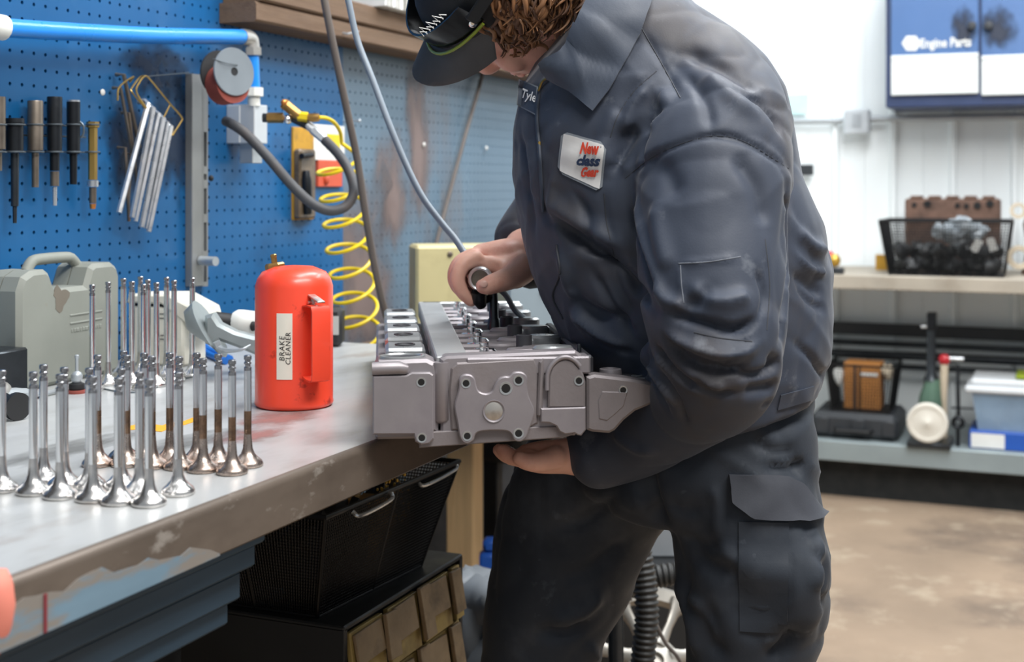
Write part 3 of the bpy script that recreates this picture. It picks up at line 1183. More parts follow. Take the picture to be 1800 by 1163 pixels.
for (a_, c_, r_) in (((118, 165), (200, 600), 0.0032), ((140, 78), (245, 560), 0.0038), ((175, 330), (240, 900), 0.0030), ((150, 560), (175, 1045), 0.0030), ((190, 600), (170, 920), 0.0028)):
    b = MB()
    p0, p1 = ak(a_[0], a_[1], 0.022), ak(c_[0], c_[1], 0.018)
    b.tube([p0 + Vector((0, 0.016, 0)), p0, p1], r_, 6)
    b.build('hex_key', 'brown_steel', dk, smooth=20)
b = MB()
b.tube(catmull([ak(100, 250, 0.03), ak(112, 160, 0.03), ak(205, 92, 0.03), ak(180, 130, 0.02)], 4), 0.0016, 6)
b.build('wire_loop', 'brass_wire', dk)

# ------------------------------------------------------------------ slotted steel standard with pegs
st = thing('slotted_steel_standard', 'upright slotted steel bar with a peg screwed to the pegboard', 'bar', onwall(352, 505, 0))
mat('standard_grey', '#8d8f8f', 0.45, 0.5, var=0.12, vs=10)
b = MB()
wallbox(b, 338, 356, 130, 503, 0.0, 0.016, 0.001)
b.build('flange', 'standard_grey', st, smooth=0)
b = MB()
wallbox(b, 356, 358.5, 130, 503, 0.0, 0.013, 0.0005)
wallbox(b, 363.5, 366, 140, 503, 0.0, 0.013, 0.0005)
for (va, vb) in ((130, 232), (292, 306), (316, 331), (376, 391), (441, 452), (495, 503)):
    wallbox(b, 358.5, 363.5, va, vb, 0.0, 0.0128, 0.0)
b.build('slotted_web', 'standard_grey', st, smooth=0)
b = MB()
p = onwall(372, 458, 0.012)
b.cyl(onwall(353, 458, 0.02), onwall(353, 458, 0.02) + CAM_R * 0.032 - CAM_F * 0.02, 0.0085, None, 16)
b.build('peg', 'alu_grey', st)
b = MB()
b.ell((0, 0, 0), (0.005, 0.005, 0.006), 12, 8, Matrix.Translation(onwall(371, 313, 0.012)))
b.build('knob', 'rubber_black', st)

# ------------------------------------------------------------------ abrasive roll spool
mat('spool_grey', '#80888e', 0.4, 0.2, var=0.08, vs=12)
mat('abrasive_red', '#8a4238', 0.8, var=0.15, vs=30)
axis = (CAM_R * 0.74 - CAM_F * 0.66 + Vector((0, 0, 0.06))).normalized()
side = axis.cross(Vector((0, 0, 1))).normalized()
upv = side.cross(axis)
c2 = P(411, 126, 2.34)
c1 = c2 - axis * 0.040
sp_ = thing('abrasive_roll_spool', 'spool of red abrasive strip between grey discs at the top of the steel bar', 'spool', c1 - Vector((0, 0, 0.05)))
b = MB()
Ms = frame(c2, side, upv, axis)
prof_o = [(0.0075, -0.002), (0.0425, -0.002), (0.0435, 0.0), (0.0425, 0.002), (0.0075, 0.002)]
b.rings([[Ms @ Vector((r_ * math.cos(a), r_ * math.sin(a), z)) for r_, z in prof_o] for a in np.linspace(0, 2 * math.pi, 41)[:-1]], False, True)
b.build('front_disc', 'spool_grey', sp_, smooth=30)
b = MB()
b.rings([[frame(c1, side, upv, axis) @ Vector((r_ * math.cos(a), r_ * math.sin(a), z)) for r_, z in prof_o] for a in np.linspace(0, 2 * math.pi, 41)[:-1]], False, True)
b.build('rear_disc', 'rubber_black', sp_, smooth=30)
b = MB()
off = upv * -0.020 - side * 0.0
b.cyl(c1 + axis * 0.003 + off, c2 - axis * 0.003 + off, 0.036, None, 36)
b.build('abrasive_roll', 'abrasive_red', sp_, smooth=30)
b = MB()
b.cyl(c1 - axis * 0.02, c2 + axis * 0.001, 0.0072, None, 14)
b.build('hub', 'rubber_black', sp_)
b = MB()
b.tube(catmull([c2 + upv * 0.012 + axis * 0.004 - side * 0.006, c2 + upv * 0.013 + side * 0.02 + axis * 0.006, c2 + upv * 0.02 + side * 0.044, ], 4), 0.001, 5)
b.build('wire_clip', 'wire_steel', sp_)

# ------------------------------------------------------------------ yellow carded tool and red packet on the pegboard
mat('card_yellow', '#b98b2a', 0.55, var=0.18, vs=12, dirt='#5a4a30', damt=0.7, ds=18)
mat('blister', '#6a5c4c', 0.3, 0.1, var=0.3, vs=20, dirt='#2e2824', damt=0.8, ds=16, spec=0.6)
mat('packet_red', '#c8553a', 0.5, var=0.15)
yt = thing('carded_hand_tool', 'dirty yellow card holding a dark hand tool under a clear cover', 'tool', onwall(535, 385, 0))
b = MB()
wallbox(b, 516, 552, 224, 386, 0.0, 0.006, 0.001)
b.build('card', 'card_yellow', yt, smooth=0)
b = MB()
c_ = onwall(541, 330, 0.022)
wallbox(b, 528, 556, 262, 384, 0.006, 0.024, 0.004)
b.build('clear_cover', 'blister', yt, smooth=30)
b = MB()
b.tube([onwall(538, 300, 0.03), onwall(539, 318, 0.032), onwall(540, 345, 0.032), onwall(541, 376, 0.03)], [0.007, 0.0105, 0.0105, 0.009], 12)
b.tube([onwall(530, 274, 0.028), onwall(548, 272, 0.028)], 0.006, 10)
b.build('tool_body', 'black_steel', yt)
rp = thing('red_packet', 'small red and white packet behind the grey hose loop', 'packet', onwall(585, 330, 0))
b = MB()
wallbox(b, 560, 602, 282, 328, 0.0, 0.008, 0.001)
b.build('red_card', 'packet_red', rp, smooth=0)
b = MB()
wallbox(b, 552, 606, 220, 282, 0.0, 0.007, 0.001)
b.build('white_card', 'paper_white', rp, smooth=0)
b = MB()
wallbox(b, 575, 598, 236, 262, 0.007, 0.0085, 0.0)
b.build('yellow_sticker', 'hose_yellow', rp, smooth=0)
b = MB()
p = onwall(574, 315, 0.01)
b.ell((0, 0, 0), (0.008, 0.006, 0.012), 12, 8, Matrix.Translation(p))
b.build('red_bead', 'packet_red', rp)
b = MB()
p = onwall(604, 214, 0.0)
b.tube([p, p + Vector((0, -0.04, 0.002))], 0.0022, 6)
b.ell((0, 0, 0), (0.004, 0.004, 0.004), 8, 6, Matrix.Translation(p + Vector((0, -0.04, 0.002))))
tag(b.build('peg_hook', 'galv'), 'small zinc peg hook at the seam of the two pegboard sheets', 'hook')

# ------------------------------------------------------------------ grey plastic tool case on the bench
mat('case_grey', '#83867e', 0.6, var=0.07, vs=6, dirt='#84796a', damt=0.5, ds=5.5, dlo=0.60, dhi=0.63, bump=0.15, bs=200, bdist=0.0006)
mat('case_stain', '#6e675c', 0.6, var=0.08)
pr, pl = B(212, 652), B(34, 692)
ex = (pr - pl)
Wc = ex.length
ex.normalize()
ey = Vector((-ex.y, ex.x, 0))
case = thing('plastic_tool_case', 'grey moulded plastic tool case with carrying handle against the pegboard', 'tool case', pl)
Mc = frame(pl, ex, Vector((0, 0, 1)), -ey)   # local: x along, y up, z towards viewer
Hk = 0.174
hx0, hx1 = 0.30 * Wc, 0.67 * Wc
outl = [(0.012, 0), (Wc - 0.012, 0), (Wc - 0.003, 0.004), (Wc, 0.014), (Wc, Hk - 0.022), (Wc - 0.006, Hk - 0.008), (Wc - 0.02, Hk), (hx1 + 0.014, Hk), (hx1 + 0.004, Hk - 0.005),
        (hx1 - 0.008, Hk - 0.032), (hx0 + 0.010, Hk - 0.032), (hx0 - 0.002, Hk - 0.008), (hx0 - 0.012, Hk - 0.002), (0.03, Hk - 0.002), (0.010, Hk - 0.010), (0, Hk - 0.03), (0, 0.014), (0.003, 0.004)]
b = MB()
b.prism(outl, -0.034, 0.0, Mc, 0.007)
b.build('front_shell', 'case_grey', case, smooth=25)
b = MB()
b.prism(outl, -0.036, -0.068, Mc, 0.007)
b.build('rear_shell', 'case_grey', case, smooth=25)
b = MB()
hp = [(hx0 - 0.014, Hk - 0.006), (hx0 - 0.004, Hk + 0.006), (hx0 + 0.012, Hk + 0.0105), (hx1 - 0.010, Hk + 0.0105), (hx1 + 0.004, Hk + 0.006), (hx1 + 0.016, Hk - 0.004)]
b.tube([Mc @ Vector((x, y, -0.035)) for x, y in catmull([(x, y, 0) for x, y in hp], 4) and [(q.x, q.y) for q in catmull([(x, y, 0) for x, y in hp], 4)]], 0.0085, 10)
b.build('handle', 'case_grey', case, smooth=40)
b = MB()
for (x0, x1, y) in ((0.47, 0.80, 0.100), (0.47, 0.80, 0.088)):
    b.box(((x0 + x1) / 2 * Wc, y, 0.0), ((x1 - x0) * Wc, 0.003, 0.0024), 0.0008, Mc)
for k in range(11):
    b.box(((0.49 + 0.029 * k) * Wc, 0.077, 0.0), (0.0035 + 0.002 * (k % 3), 0.006, 0.002), 0.0008, Mc)
b.build('embossed_panel', 'case_grey', case, smooth=20)
b = MB()
rng = random.Random(3)
blob = []
for k in range(22):
    a = 2 * math.pi * k / 22
    rr_ = 0.0165 + 0.005 * math.sin(3 * a + 1) + rng.uniform(-0.0025, 0.0025)
    blob.append((0.40 * Wc - 0.004 + rr_ * math.cos(a), 0.128 + rr_ * 1.05 * math.sin(a)))
b.prism(blob, -0.001, 0.0004, Mc)
b.build('oil_stain', 'case_stain', case, smooth=0)

# ------------------------------------------------------------------ cream plastic box behind the long valves
mat('cream', '#dcd9cc', 0.5, var=0.05, vs=8, dirt='#a89f8c', damt=0.5, ds=9)
q0, q1 = B(226, 640), B(322, 645)
ex2 = (q1 - q0)
W2 = ex2.length
ex2.normalize()
ey2 = Vector((-ex2.y, ex2.x, 0))
wbx = thing('cream_plastic_box', 'cream white plastic box with a dark lid gap behind the long valves', 'box', q0)
M2 = frame(q0, ex2, ey2, Vector((0, 0, 1)))
b = MB()
b.box((W2 / 2, 0.035, 0.048), (W2, 0.07, 0.096), 0.004, M2)
b.build('body', 'cream', wbx)
b = MB()
b.box((W2 / 2 - 0.002, 0.036, 0.0985), (W2 - 0.004, 0.066, 0.005), 0.001, M2)
b.build('lid_gap', 'rubber_black', wbx)
b = MB()
lidp = [(-0.004, 0.0), (W2 * 0.6, 0.0), (W2 + 0.028, -0.045), (W2 + 0.030, -0.03), (W2 + 0.022, -0.006), (W2 * 0.72, 0.016), (0.0, 0.014)]
b.prism(lidp, 0.0, 0.075, frame(M2 @ Vector((0, -0.002, 0.101)), ex2, Vector((0, 0, 1)), -ey2) @ Matrix.Translation((0, 0, -0.075)), 0.003)
b.build('lid', 'cream', wbx, smooth=25)
b = MB()
for k, (z, w) in enumerate(((0.085, 0.012), (0.078, 0.010), (0.05, 0.006), (0.044, 0.008))):
    b.box((W2 * 0.62, -0.0005, z), (w, 0.001, 0.0012), 0, M2)
b.build('printed_mark', 'rubber_grey', wbx, smooth=0)

# ------------------------------------------------------------------ angle grinder lying behind the red can
ag = thing('angle_grinder', 'grey and white angle grinder lying on the bench left of the red can', 'power tool', B(410, 625))
mat('tool_grey', '#9ba3a4', 0.4, 0.4, var=0.1, vs=12)
ZG = 2.02
b = MB()
guard = []
for (u, v, r_) in ((357, 590, 0.030), (362, 582, 0.046), (369, 578, 0.050)):
    guard.append((P(u, v, ZG), r_))
b.tube([g[0] for g in guard], [g[1] for g in guard], 20)
b.build('disc_guard', 'tool_grey', ag, smooth=50)
b = MB()
arm = [(366, 552), (380, 548), (392, 566), (420, 580), (458, 590), (458, 622), (420, 606), (392, 596), (378, 606), (366, 600)]
ctr = P(410, 590, ZG)
b.prism([((u - 410) / FPX * ZG, -(v - 590) / FPX * ZG) for u, v in arm], 0.0, 0.026, frame(ctr, CAM_R, Vector((0, 0, 1)), -CAM_F), 0.005)
b.build('gear_arm', 'tool_grey', ag, smooth=30)
b = MB()
b.tube([P(378, 563, ZG + 0.04), P(412, 567, ZG + 0.05)], 0.014, 14)
b.build('collar', 'rubber_black', ag)
b = MB()
b.tube([P(408, 565, ZG + 0.05), P(416, 566, ZG + 0.05), P(424, 567, ZG + 0.05), P(470, 573, ZG + 0.07)], [0.015, 0.020, 0.021, 0.021], 16)
b.build('body', 'white_plastic', ag)
b = MB()
b.ell((0, 0, 0), (0.007, 0.004, 0.008), 10, 8, Matrix.Translation(P(445, 573, ZG + 0.035)))
b.build('vent', 'rubber_black', ag)
b = MB()
b.tube(catmull([P(380, 600, 1.98), P(386, 612, 1.98), P(400, 616, 1.96), P(425, 614, 1.95), P(440, 606, 1.96)], 4), [0.006 - 0.0003 * i for i in range(17)], 8)
b.build('side_handle', 'alu_grey', ag)
# blue handled pliers
mat('plier_blue', '#1f6cc4', 0.4, var=0.08)
pl_ = thing('pliers', 'pliers with blue grips lying in front of the angle grinder', 'pliers', B(380, 632))
b = MB()
b.tube(catmull([B(358, 616) + Vector((0, 0, .008)), B(368, 624) + Vector((0, 0, .008)), B(385, 630) + Vector((0, 0, .007)), B(404, 638) + Vector((0, 0, .007))], 4), 0.0065, 8)
b.build('grip', 'plier_blue', pl_)
b = MB()
b.tube(catmull([B(352, 618) + Vector((0, 0, .007)), B(366, 628) + Vector((0, 0, .006)), B(380, 634) + Vector((0, 0, .006)), B(397, 641) + Vector((0, 0, .006))], 4), 0.0058, 8)
b.build('grip', 'plier_blue', pl_)
b = MB()
b.box((0, 0, 0), (0.03, 0.014, 0.008), 0.002, frame(B(349, 622) + Vector((0, 0, .007)), CAM_R, CAM_F, Vector((0, 0, 1))))
b.build('jaw', 'black_steel', pl_)
# black charger behind the can
ch = thing('black_battery_pack', 'black tool battery with a grey label just right of the red can', 'battery', B(592, 606))
b = MB()
pc = B(575, 611)
Mch = frame(pc, CAM_R, CAM_F, Vector((0, 0, 1)))
b.box((0.0, 0.03, 0.036), (0.052, 0.05, 0.072), 0.008, Mch)
b.build('body', 'rubber_black', ch)
b = MB()
b.box((0.0135, 0.0045, 0.04), (0.014, 0.001, 0.034), 0, Mch)
b.build('label_plate', 'paper_grey', ch, smooth=0)
# roloc sanding disc standing shank up
rd = thing('sanding_disc_holder', 'small red sanding disc with grey hub and shank on the bench', 'sanding disc', B(135, 690))
b = MB()
b.lathe([(0.0150, 0), (0.0155, 0.002), (0.0145, 0.0045)], 24)
b.build('disc', 'abrasive_red', rd, world=False)
b = MB()
b.lathe([(0.0105, 0.0045), (0.0118, 0.008), (0.0108, 0.013), (0.006, 0.015)], 20)
b.build('rubber_pad', 'rubber_black', rd, world=False)
b = MB()
b.lathe([(0.006, 0.015), (0.0078, 0.018), (0.0082, 0.025), (0.006, 0.029), (0.0024, 0.031), (0.0024, 0.048), (0.0032, 0.049), (0.0032, 0.053), (0.002, 0.054)], 16)
b.build('shank', 'alu_grey', rd, world=False)
# air tool and bin at the left edge
at = thing('air_ratchet', 'silver and black air tool lying at the left edge of the bench', 'air tool', B(12, 735))
b = MB()
b.tube([B(-50, 745) + Vector((0, 0, .02)), B(0, 732) + Vector((0, 0, .022)), B(22, 738) + Vector((0, 0, .016))], [0.012, 0.013, 0.0125], 14)
b.build('grip', 'black_steel', at)
b = MB()
e0 = B(27, 738) + Vector((0, 0, .0175))
b.cyl(e0, e0 + (B(45, 742) - B(25, 738)).normalized() * 0.008, 0.0175, None, 22)
b.build('end_cap', 'rubber_black', at, smooth=30)
b = MB()
b.ell((0, 0, 0), (0.034, 0.022, 0.016), 16, 10, Matrix.Translation(B(2, 720) + Vector((0, 0.02, .022))))
b.build('motor_housing', 'fitting', at)
b = MB()
b.tube(catmull([B(20, 720) + Vector((0, 0.02, .02)), B(45, 708) + Vector((0, 0.0, .014)), B(70, 700) + Vector((0, 0.0, .006)), B(110, 690) + Vector((0, 0.0, .005))], 5), [0.008, .0075, .007, .007, .006, .006, .005, .005, .004, .004, .0035, .0035, .003, .003, .003, .003], 8)
b.build('hose_tail', 'alu_grey', at)
bn = MB()
pq = B(-30, 705)
bn.box((0, 0, 0.034), (0.082, 0.05, 0.068), 0.003, frame(pq + Vector((0.02, 0, 0)), ex, ey, Vector((0, 0, 1))))
tag(bn.build('small_metal_bin', 'dark_steel'), 'dark metal bin at the left edge in front of the grey case', 'bin')
b = MB()
b.tube(catmull([B(20, 712), B(70, 698), B(120, 676), B(160, 680), B(215, 690), B(255, 688), B(300, 672), B(345, 662)], 6), 0.0012, 5)
o = b.build('thin_wire', 'wire_steel')
o.location.z = BZ
tag(o, 'thin wire lying across the bench among the long valves', 'wire')
# salmon coloured rubber grip at the near corner
mat('salmon', '#dd8270', 0.7, var=0.08, vs=12)
b = MB()
g0 = P(-14, 1004, 0.985)
rings_ = []
path_ = [(-20, 1006, .010), (-12, 1012, .024), (-8, 1032, .031), (-7, 1065, .033), (-10, 1105, .031), (-20, 1135, .026), (-32, 1160, .018)]
b.tube([P(u, v, 0.985) for u, v, r_ in path_], [r_ * 0.42 for u, v, r_ in path_], 18, flat=1.3)
tag(b.build('salmon_rag', 'salmon', smooth=60), 'salmon coloured rag hanging over the near bench corner at the left edge', 'rag')

# ------------------------------------------------------------------ cylinder head
mat('cast_iron', '#958f92', 0.44, 0.4, var=0.08, vs=12, dirt='#857e84', damt=0.6, ds=11, bump=0.12, bs=260, bdist=0.0006)
mat('cast_rough', '#867f80', 0.55, 0.3, var=0.12, vs=14, dirt='#756a68', damt=0.6, ds=14, bump=0.3, bs=220, bdist=0.0008)
mat('machined_face', '#a9abac', 0.42, 0.25, var=0.06, vs=14)
mat('machined', '#b4b7b8', 0.30, 0.6, var=0.08, vs=16)
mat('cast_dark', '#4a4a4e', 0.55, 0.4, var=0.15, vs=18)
mat('hole_black', '#0b0b0c', 0.7, var=0)
mat('plug_bright', '#c9c4bd', 0.35, 0.8, var=0.08, vs=30, dirt='#8f8378', damt=0.5, ds=60)
ZH = 1.478
KH = ZH / FPX
yaw = 0.1
ha_ = (CAM_R * math.cos(yaw) + CAM_F * math.sin(yaw))
hb_ = (CAM_F * math.cos(yaw) - CAM_R * math.sin(yaw))
O_H = P(653, 785, ZH)
HM = frame(O_H, ha_, hb_, Vector((0, 0, 1)))


def fx(u):
    return (u - 653) * KH * 1.025


def fz(v):
    return (785 - v) * KH


head = thing('cylinder_head', 'bare grey cast cylinder head for a long straight engine, held over the bench edge', 'cylinder head', O_H)
FM = HM @ frame((0, 0, 0), (1, 0, 0), (0, 0, 1), (0, -1, 0))   # local x right, y up, z towards the viewer


def face(mb, pts, z0, z1, bev=0.0012):
    mb.prism([(fx(u), fz(v)) for u, v in pts], z0, z1, FM, bev)
    return mb


LEN = 0.73
TOP = fz(632)
# main casting: lower block with front wall
b = MB()
b.box((fx(838), LEN / 2 + 0.016, 0.032), (fx(1020) - fx(662), LEN - 0.03, 0.060), 0.003, HM)
b.build('body', 'cast_iron', head, smooth=30)
b = MB()
face(b, [(735, 790), (735, 762), (1000, 755), (1004, 772), (985, 777)], -0.030, -0.004)
b.build('deck_layer', 'cast_rough', head, smooth=25)
b = MB()
face(b, [(772, 766), (772, 634), (782, 629), (1008, 622), (1019, 630), (1022, 655), (1022, 762), (1000, 768)], -0.034, -0.006, 0.003)
b.build('front_wall', 'cast_iron', head, smooth=25)
# left front block with round port on top
b = MB()
face(b, [(655, 764), (655, 652), (662, 640), (665, 635), (748, 633), (762, 640), (768, 655), (768, 764)], -0.055, -0.004, 0.004)
b.build('corner_block', 'cast_iron', head, smooth=25)
b = MB()
face(b, [(655, 763), (655, 660), (712, 660), (722, 655), (753, 655), (759, 660), (759, 750), (760, 772), (752, 781), (738, 783), (728, 777), (725, 764)], -0.006, 0.003, 0.0016)
b.build('corner_pad', 'cast_iron', head, smooth=25)
b = MB()
b.tube([HM @ Vector((fx(654), 0.001, fz(648))), HM @ Vector((fx(700), 0.001, fz(647))), HM @ Vector((fx(710), 0.002, fz(650))), HM @ Vector((fx(714), 0.006, fz(655)))], [0.0075, 0.0075, 0.0065, 0.004], 14)
b.build('corner_rib', 'cast_iron', head, smooth=50)
b = MB()
cP = Vector((fx(706), 0.028, fz(634) + 0.0005))
ringM = HM @ Matrix.Translation(cP)
rr0 = 0.026
b.rings([[ringM @ Vector((r_ * math.cos(a), 0.78 * r_ * math.sin(a), z)) for r_, z in ((rr0, -0.004), (rr0, 0.0018), (rr0 - 0.0025, 0.0022), (rr0 - 0.005, -0.001), (rr0 - 0.005, -0.004))] for a in np.linspace(0, 2 * math.pi, 41)[:-1]], False, True)
b.build('port_ring', 'machined', head, smooth=40)
b = MB()
b.rings([[ringM @ Vector((r_ * math.cos(a), 0.78 * r_ * math.sin(a), z)) for a in np.linspace(0, 2 * math.pi, 33)[:-1]] for r_, z in ((rr0 - 0.004, -0.003), (rr0 - 0.004, 0.0002))])
b.build('port_bore', 'cast_dark', head, smooth=0)
# round column in the recess
b = MB()
b.tube([HM @ Vector((fx(773), 0.012, fz(748))), HM @ Vector((fx(773), 0.012, fz(742))), HM @ Vector((fx(773), 0.012, fz(640)))], [0.006, 0.0105, 0.0105], 16)
b.build('drain_column', 'cast_iron', head, smooth=50)
# middle gasket boss
mid = [(803, 668), (810, 660), (822, 660), (830, 667), (833, 680), (838, 690), (850, 694), (860, 690), (864, 680), (872, 668), (882, 664), (890, 664), (898, 657), (912, 657), (921, 665), (921, 680),
       (924, 700), (934, 725), (930, 745), (924, 760), (920, 772), (910, 780), (898, 777), (892, 765), (880, 760), (845, 760), (832, 765), (828, 776), (818, 782), (808, 778), (803, 765), (800, 745), (795, 715), (800, 695), (803, 680)]
midc = [(p.x, p.y) for p in catmull([(u, v, 0) for u, v in mid], 3, True)]
b = MB()
face(b, midc, -0.008, 0.004, 0.0014)
b.build('gasket_boss', 'cast_iron', head, smooth=30)
b = MB()
face(b, [(786, 690), (790, 650), (800, 640), (935, 634), (941, 650), (941, 750), (930, 756), (790, 760)], -0.008, -0.003, 0.002)
b.build('boss_web', 'cast_rough', head, smooth=25)
b = MB()
arch = [(958, 722), (959, 665), (965, 648), (975, 638), (988, 634), (1001, 638), (1012, 650), (1020, 662), (1024, 676), (1024, 722)]
face(b, arch, -0.008, 0.0012, 0.002)
b.build('arch_boss', 'cast_rough', head, smooth=30)
b = MB()
am = [HM @ Vector((fx(u), -0.001, fz(v))) for u, v in [(p.x, p.y) for p in catmull([(956, 690, 0), (957, 662, 0), (965, 645, 0), (978, 634, 0), (992, 632, 0), (1005, 638, 0), (1014, 648, 0)], 4)]]
b.tube(am, 0.0028, 8)
b.build('arch_rib', 'cast_iron', head, smooth=50)
b = MB()
face(b, [(945, 722), (1024, 721), (1024, 762), (1016, 772), (1010, 771), (1004, 767), (988, 769), (978, 764), (972, 754), (960, 748), (945, 747)], -0.008, 0.0026, 0.0014)
b.build('lower_pad', 'cast_iron', head, smooth=25)
b = MB()
face(b, [(939, 735), (943, 640), (950, 634), (952, 650), (950, 700), (949, 732), (944, 740)], -0.008, 0.0, 0.002)
b.build('vertical_rib', 'cast_rough', head, smooth=30)
# bolt holes: chamfered collars with dark bores
holes = [(738, 672, 6, .0034), (739, 770, 6, .0034), (815, 675, 6, .0045), (884, 685, 8, .0045), (906, 671, 6.5, .0045), (817, 768, 6, .0045), (906, 765, 6.5, .0045), (1012, 674, 6, .002)]
for (u, v, r_, zz) in holes:
    rr_ = r_ * KH
    Mh = FM @ Matrix.Translation((fx(u), fz(v), zz - 0.0004))
    b = MB()
    b.rings([[Mh @ Vector((q * math.cos(a), q * math.sin(a), z)) for q, z in ((rr_ * 1.5, -0.001), (rr_ * 1.45, 0.0004), (rr_ * 1.0, 0.0002), (rr_ * 0.98, -0.001))] for a in np.linspace(0, 2 * math.pi, 25)[:-1]], False, True)
    co = b.build('bolt_hole', 'machined', head, smooth=30)
    b = MB()
    b.rings([[Mh @ Vector((rr_ * 1.02 * math.cos(a), rr_ * 1.02 * math.sin(a), z)) for a in np.linspace(0, 2 * math.pi, 21)[:-1]] for z in (-0.001, 0.0002)])
    b.build('bore', 'hole_black', co, smooth=0)
Mh = FM @ Matrix.Translation((fx(863), fz(725), 0.004))
b = MB()
b.rings([[Mh @ Vector((q * math.cos(a), q * math.sin(a), z)) for q, z in ((0.0128, -0.001), (0.0124, 0.0014), (0.0108, 0.0006), (0.0106, -0.001))] for a in np.linspace(0, 2 * math.pi, 33)[:-1]], False, True)
pg = b.build('plug_seat', 'cast_iron', head, smooth=30)
b = MB()
b.lathe([(0.0108, -0.001), (0.0108, -0.0002), (0.009, 0.0006), (0.0001, 0.0008)], 28, Mh)
b.build('core_plug', 'plug_bright', pg, smooth=40)

# top: left rail strip, row of manifold bolt pillars, inner pockets
b = MB()
aL0, aL1 = fx(765), fx(822)
b.box(((aL0 + aL1) / 2, LEN / 2 + 0.01, TOP - 0.012), (aL1 - aL0, LEN - 0.02, 0.024), 0.0015, HM)
b.build('rail', 'machined_face', head, smooth=0)
b = MB()
b.box((fx(925), 0.022, TOP - 0.010), (fx(1018) - fx(800), 0.036, 0.020), 0.002, HM)
b.build('front_rail', 'cast_iron', head, smooth=30)
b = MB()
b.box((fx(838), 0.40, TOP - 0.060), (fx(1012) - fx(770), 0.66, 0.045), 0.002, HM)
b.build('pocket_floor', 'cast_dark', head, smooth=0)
b = MB()
b.box((fx(1012), LEN / 2 + 0.01, TOP - 0.022), (0.010, LEN - 0.04, 0.030), 0.002, HM)
b.build('right_rail', 'cast_iron', head, smooth=0)
b = MB()
b.box((fx(900), LEN - 0.006, TOP - 0.014), (fx(1018) - fx(765), 0.014, 0.028), 0.002, HM)
b.build('rear_rail', 'machined', head, smooth=0)
for i in range(6):
    y = 0.085 + 0.115 * i
    b = MB()
    a0 = fx(716)
    b.box((a0, y, 0.048), (0.050, 0.070, 0.084), 0.004, HM)
    pil = b.build('manifold_pillar', 'machined', head, smooth=25)
    b = MB()
    b.rings([[HM @ Vector((a0 + r_ * math.cos(t), y + r_ * math.sin(t), z)) for r_, z in ((0.013, 0.089), (0.013, 0.0915), (0.011, 0.0918), (0.010, 0.0895))] for t in np.linspace(0, 2 * math.pi, 21)[:-1]], False, True)
    b.build('pillar_seat', 'cast_dark', pil, smooth=30)
    b = MB()
    b.box((a0 - 0.006, y + 0.055, 0.040), (0.034, 0.022, 0.064), 0.004, HM)
    b.build('manifold_web', 'cast_dark', head, smooth=25)
# cross bridges, valve springs and rocker pads for each cylinder
spring_parts = None
for i in range(6):
    y = 0.070 + 0.113 * i
    for dy in (0.0, 0.056):
        b = MB()
        b.box((fx(850), y + dy, TOP - 0.017), (fx(882) - fx(820), 0.012, 0.022), 0.003, HM)
        b.build('cross_bridge', 'cast_iron', head, smooth=25)
    # valve bridge: two bright domed retainers on a short coil
    for (ax, dy) in ((fx(858), 0.022), (fx(864), 0.072)):
        b = MB()
        Mv = HM @ Matrix.Translation((ax, y + dy, TOP - 0.040))
        b.lathe([(0.0115, 0.0), (0.0128, 0.004), (0.0105, 0.008), (0.0118, 0.012), (0.0105, 0.016), (0.0118, 0.020), (0.0108, 0.024), (0.0150, 0.026), (0.0160, 0.030), (0.0130, 0.033), (0.006, 0.0335), (0.0055, 0.041), (0.0001, 0.042)], 18, Mv)
        b.build('valve_spring', 'chrome', head, smooth=40)
    # rocker pad rows: flat leaf shaped castings
    for (ax, dy, w, h) in ((fx(905), 0.012, 0.026, -0.006), (fx(940), 0.036, 0.026, -0.002), (fx(984), 0.016, 0.024, 0.003), (fx(900), 0.072, 0.024, -0.010), (fx(975), 0.074, 0.026, -0.004)):
        b = MB()
        ring = []
        for t in np.linspace(0, 2 * math.pi, 25)[:-1]:
            ring.append((ax + w * math.cos(t) * (0.92 + 0.12 * math.cos(2 * t)), y + dy + 0.015 * math.sin(t)))
        b.prism(ring, TOP - 0.045, TOP + h, HM, 0.003)
        b.build('rocker_pad', 'machined' if h > 0.001 else 'cast_iron', head, smooth=35)
    b = MB()
    b.lathe([(0.010, TOP - 0.03), (0.010, TOP + 0.008), (0.007, TOP + 0.009), (0.007, TOP + 0.003)], 16, HM @ Matrix.Translation((fx(942), y + 0.085, 0)))
    b.build('injector_bore', 'cast_dark', head, smooth=30)
# intake housing cast on the right side
b = MB()
ext = [(1026, 762), (1026, 668), (1040, 664), (1100, 672), (1140, 680), (1148, 686), (1148, 712), (1142, 718), (1112, 730), (1092, 746), (1076, 764), (1066, 769), (1036, 766)]
face(b, ext, -0.026, 0.001, 0.003)
b.build('intake_front', 'cast_rough', head, smooth=30)
b = MB()
face(b, [(1052, 692), (1100, 694), (1092, 722), (1078, 735), (1062, 748), (1046, 744), (1044, 710)], -0.004, 0.0022, 0.002)
b.build('intake_rib', 'cast_rough', head, smooth=30)
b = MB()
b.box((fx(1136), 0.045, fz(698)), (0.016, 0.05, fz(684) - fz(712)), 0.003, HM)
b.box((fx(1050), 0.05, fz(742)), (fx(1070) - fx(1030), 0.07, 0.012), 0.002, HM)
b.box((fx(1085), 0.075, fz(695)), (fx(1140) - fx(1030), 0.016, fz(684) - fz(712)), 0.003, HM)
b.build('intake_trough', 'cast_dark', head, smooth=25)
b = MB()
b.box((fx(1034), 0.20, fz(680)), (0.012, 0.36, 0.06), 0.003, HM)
b.build('intake_wall', 'cast_dark', head, smooth=25)
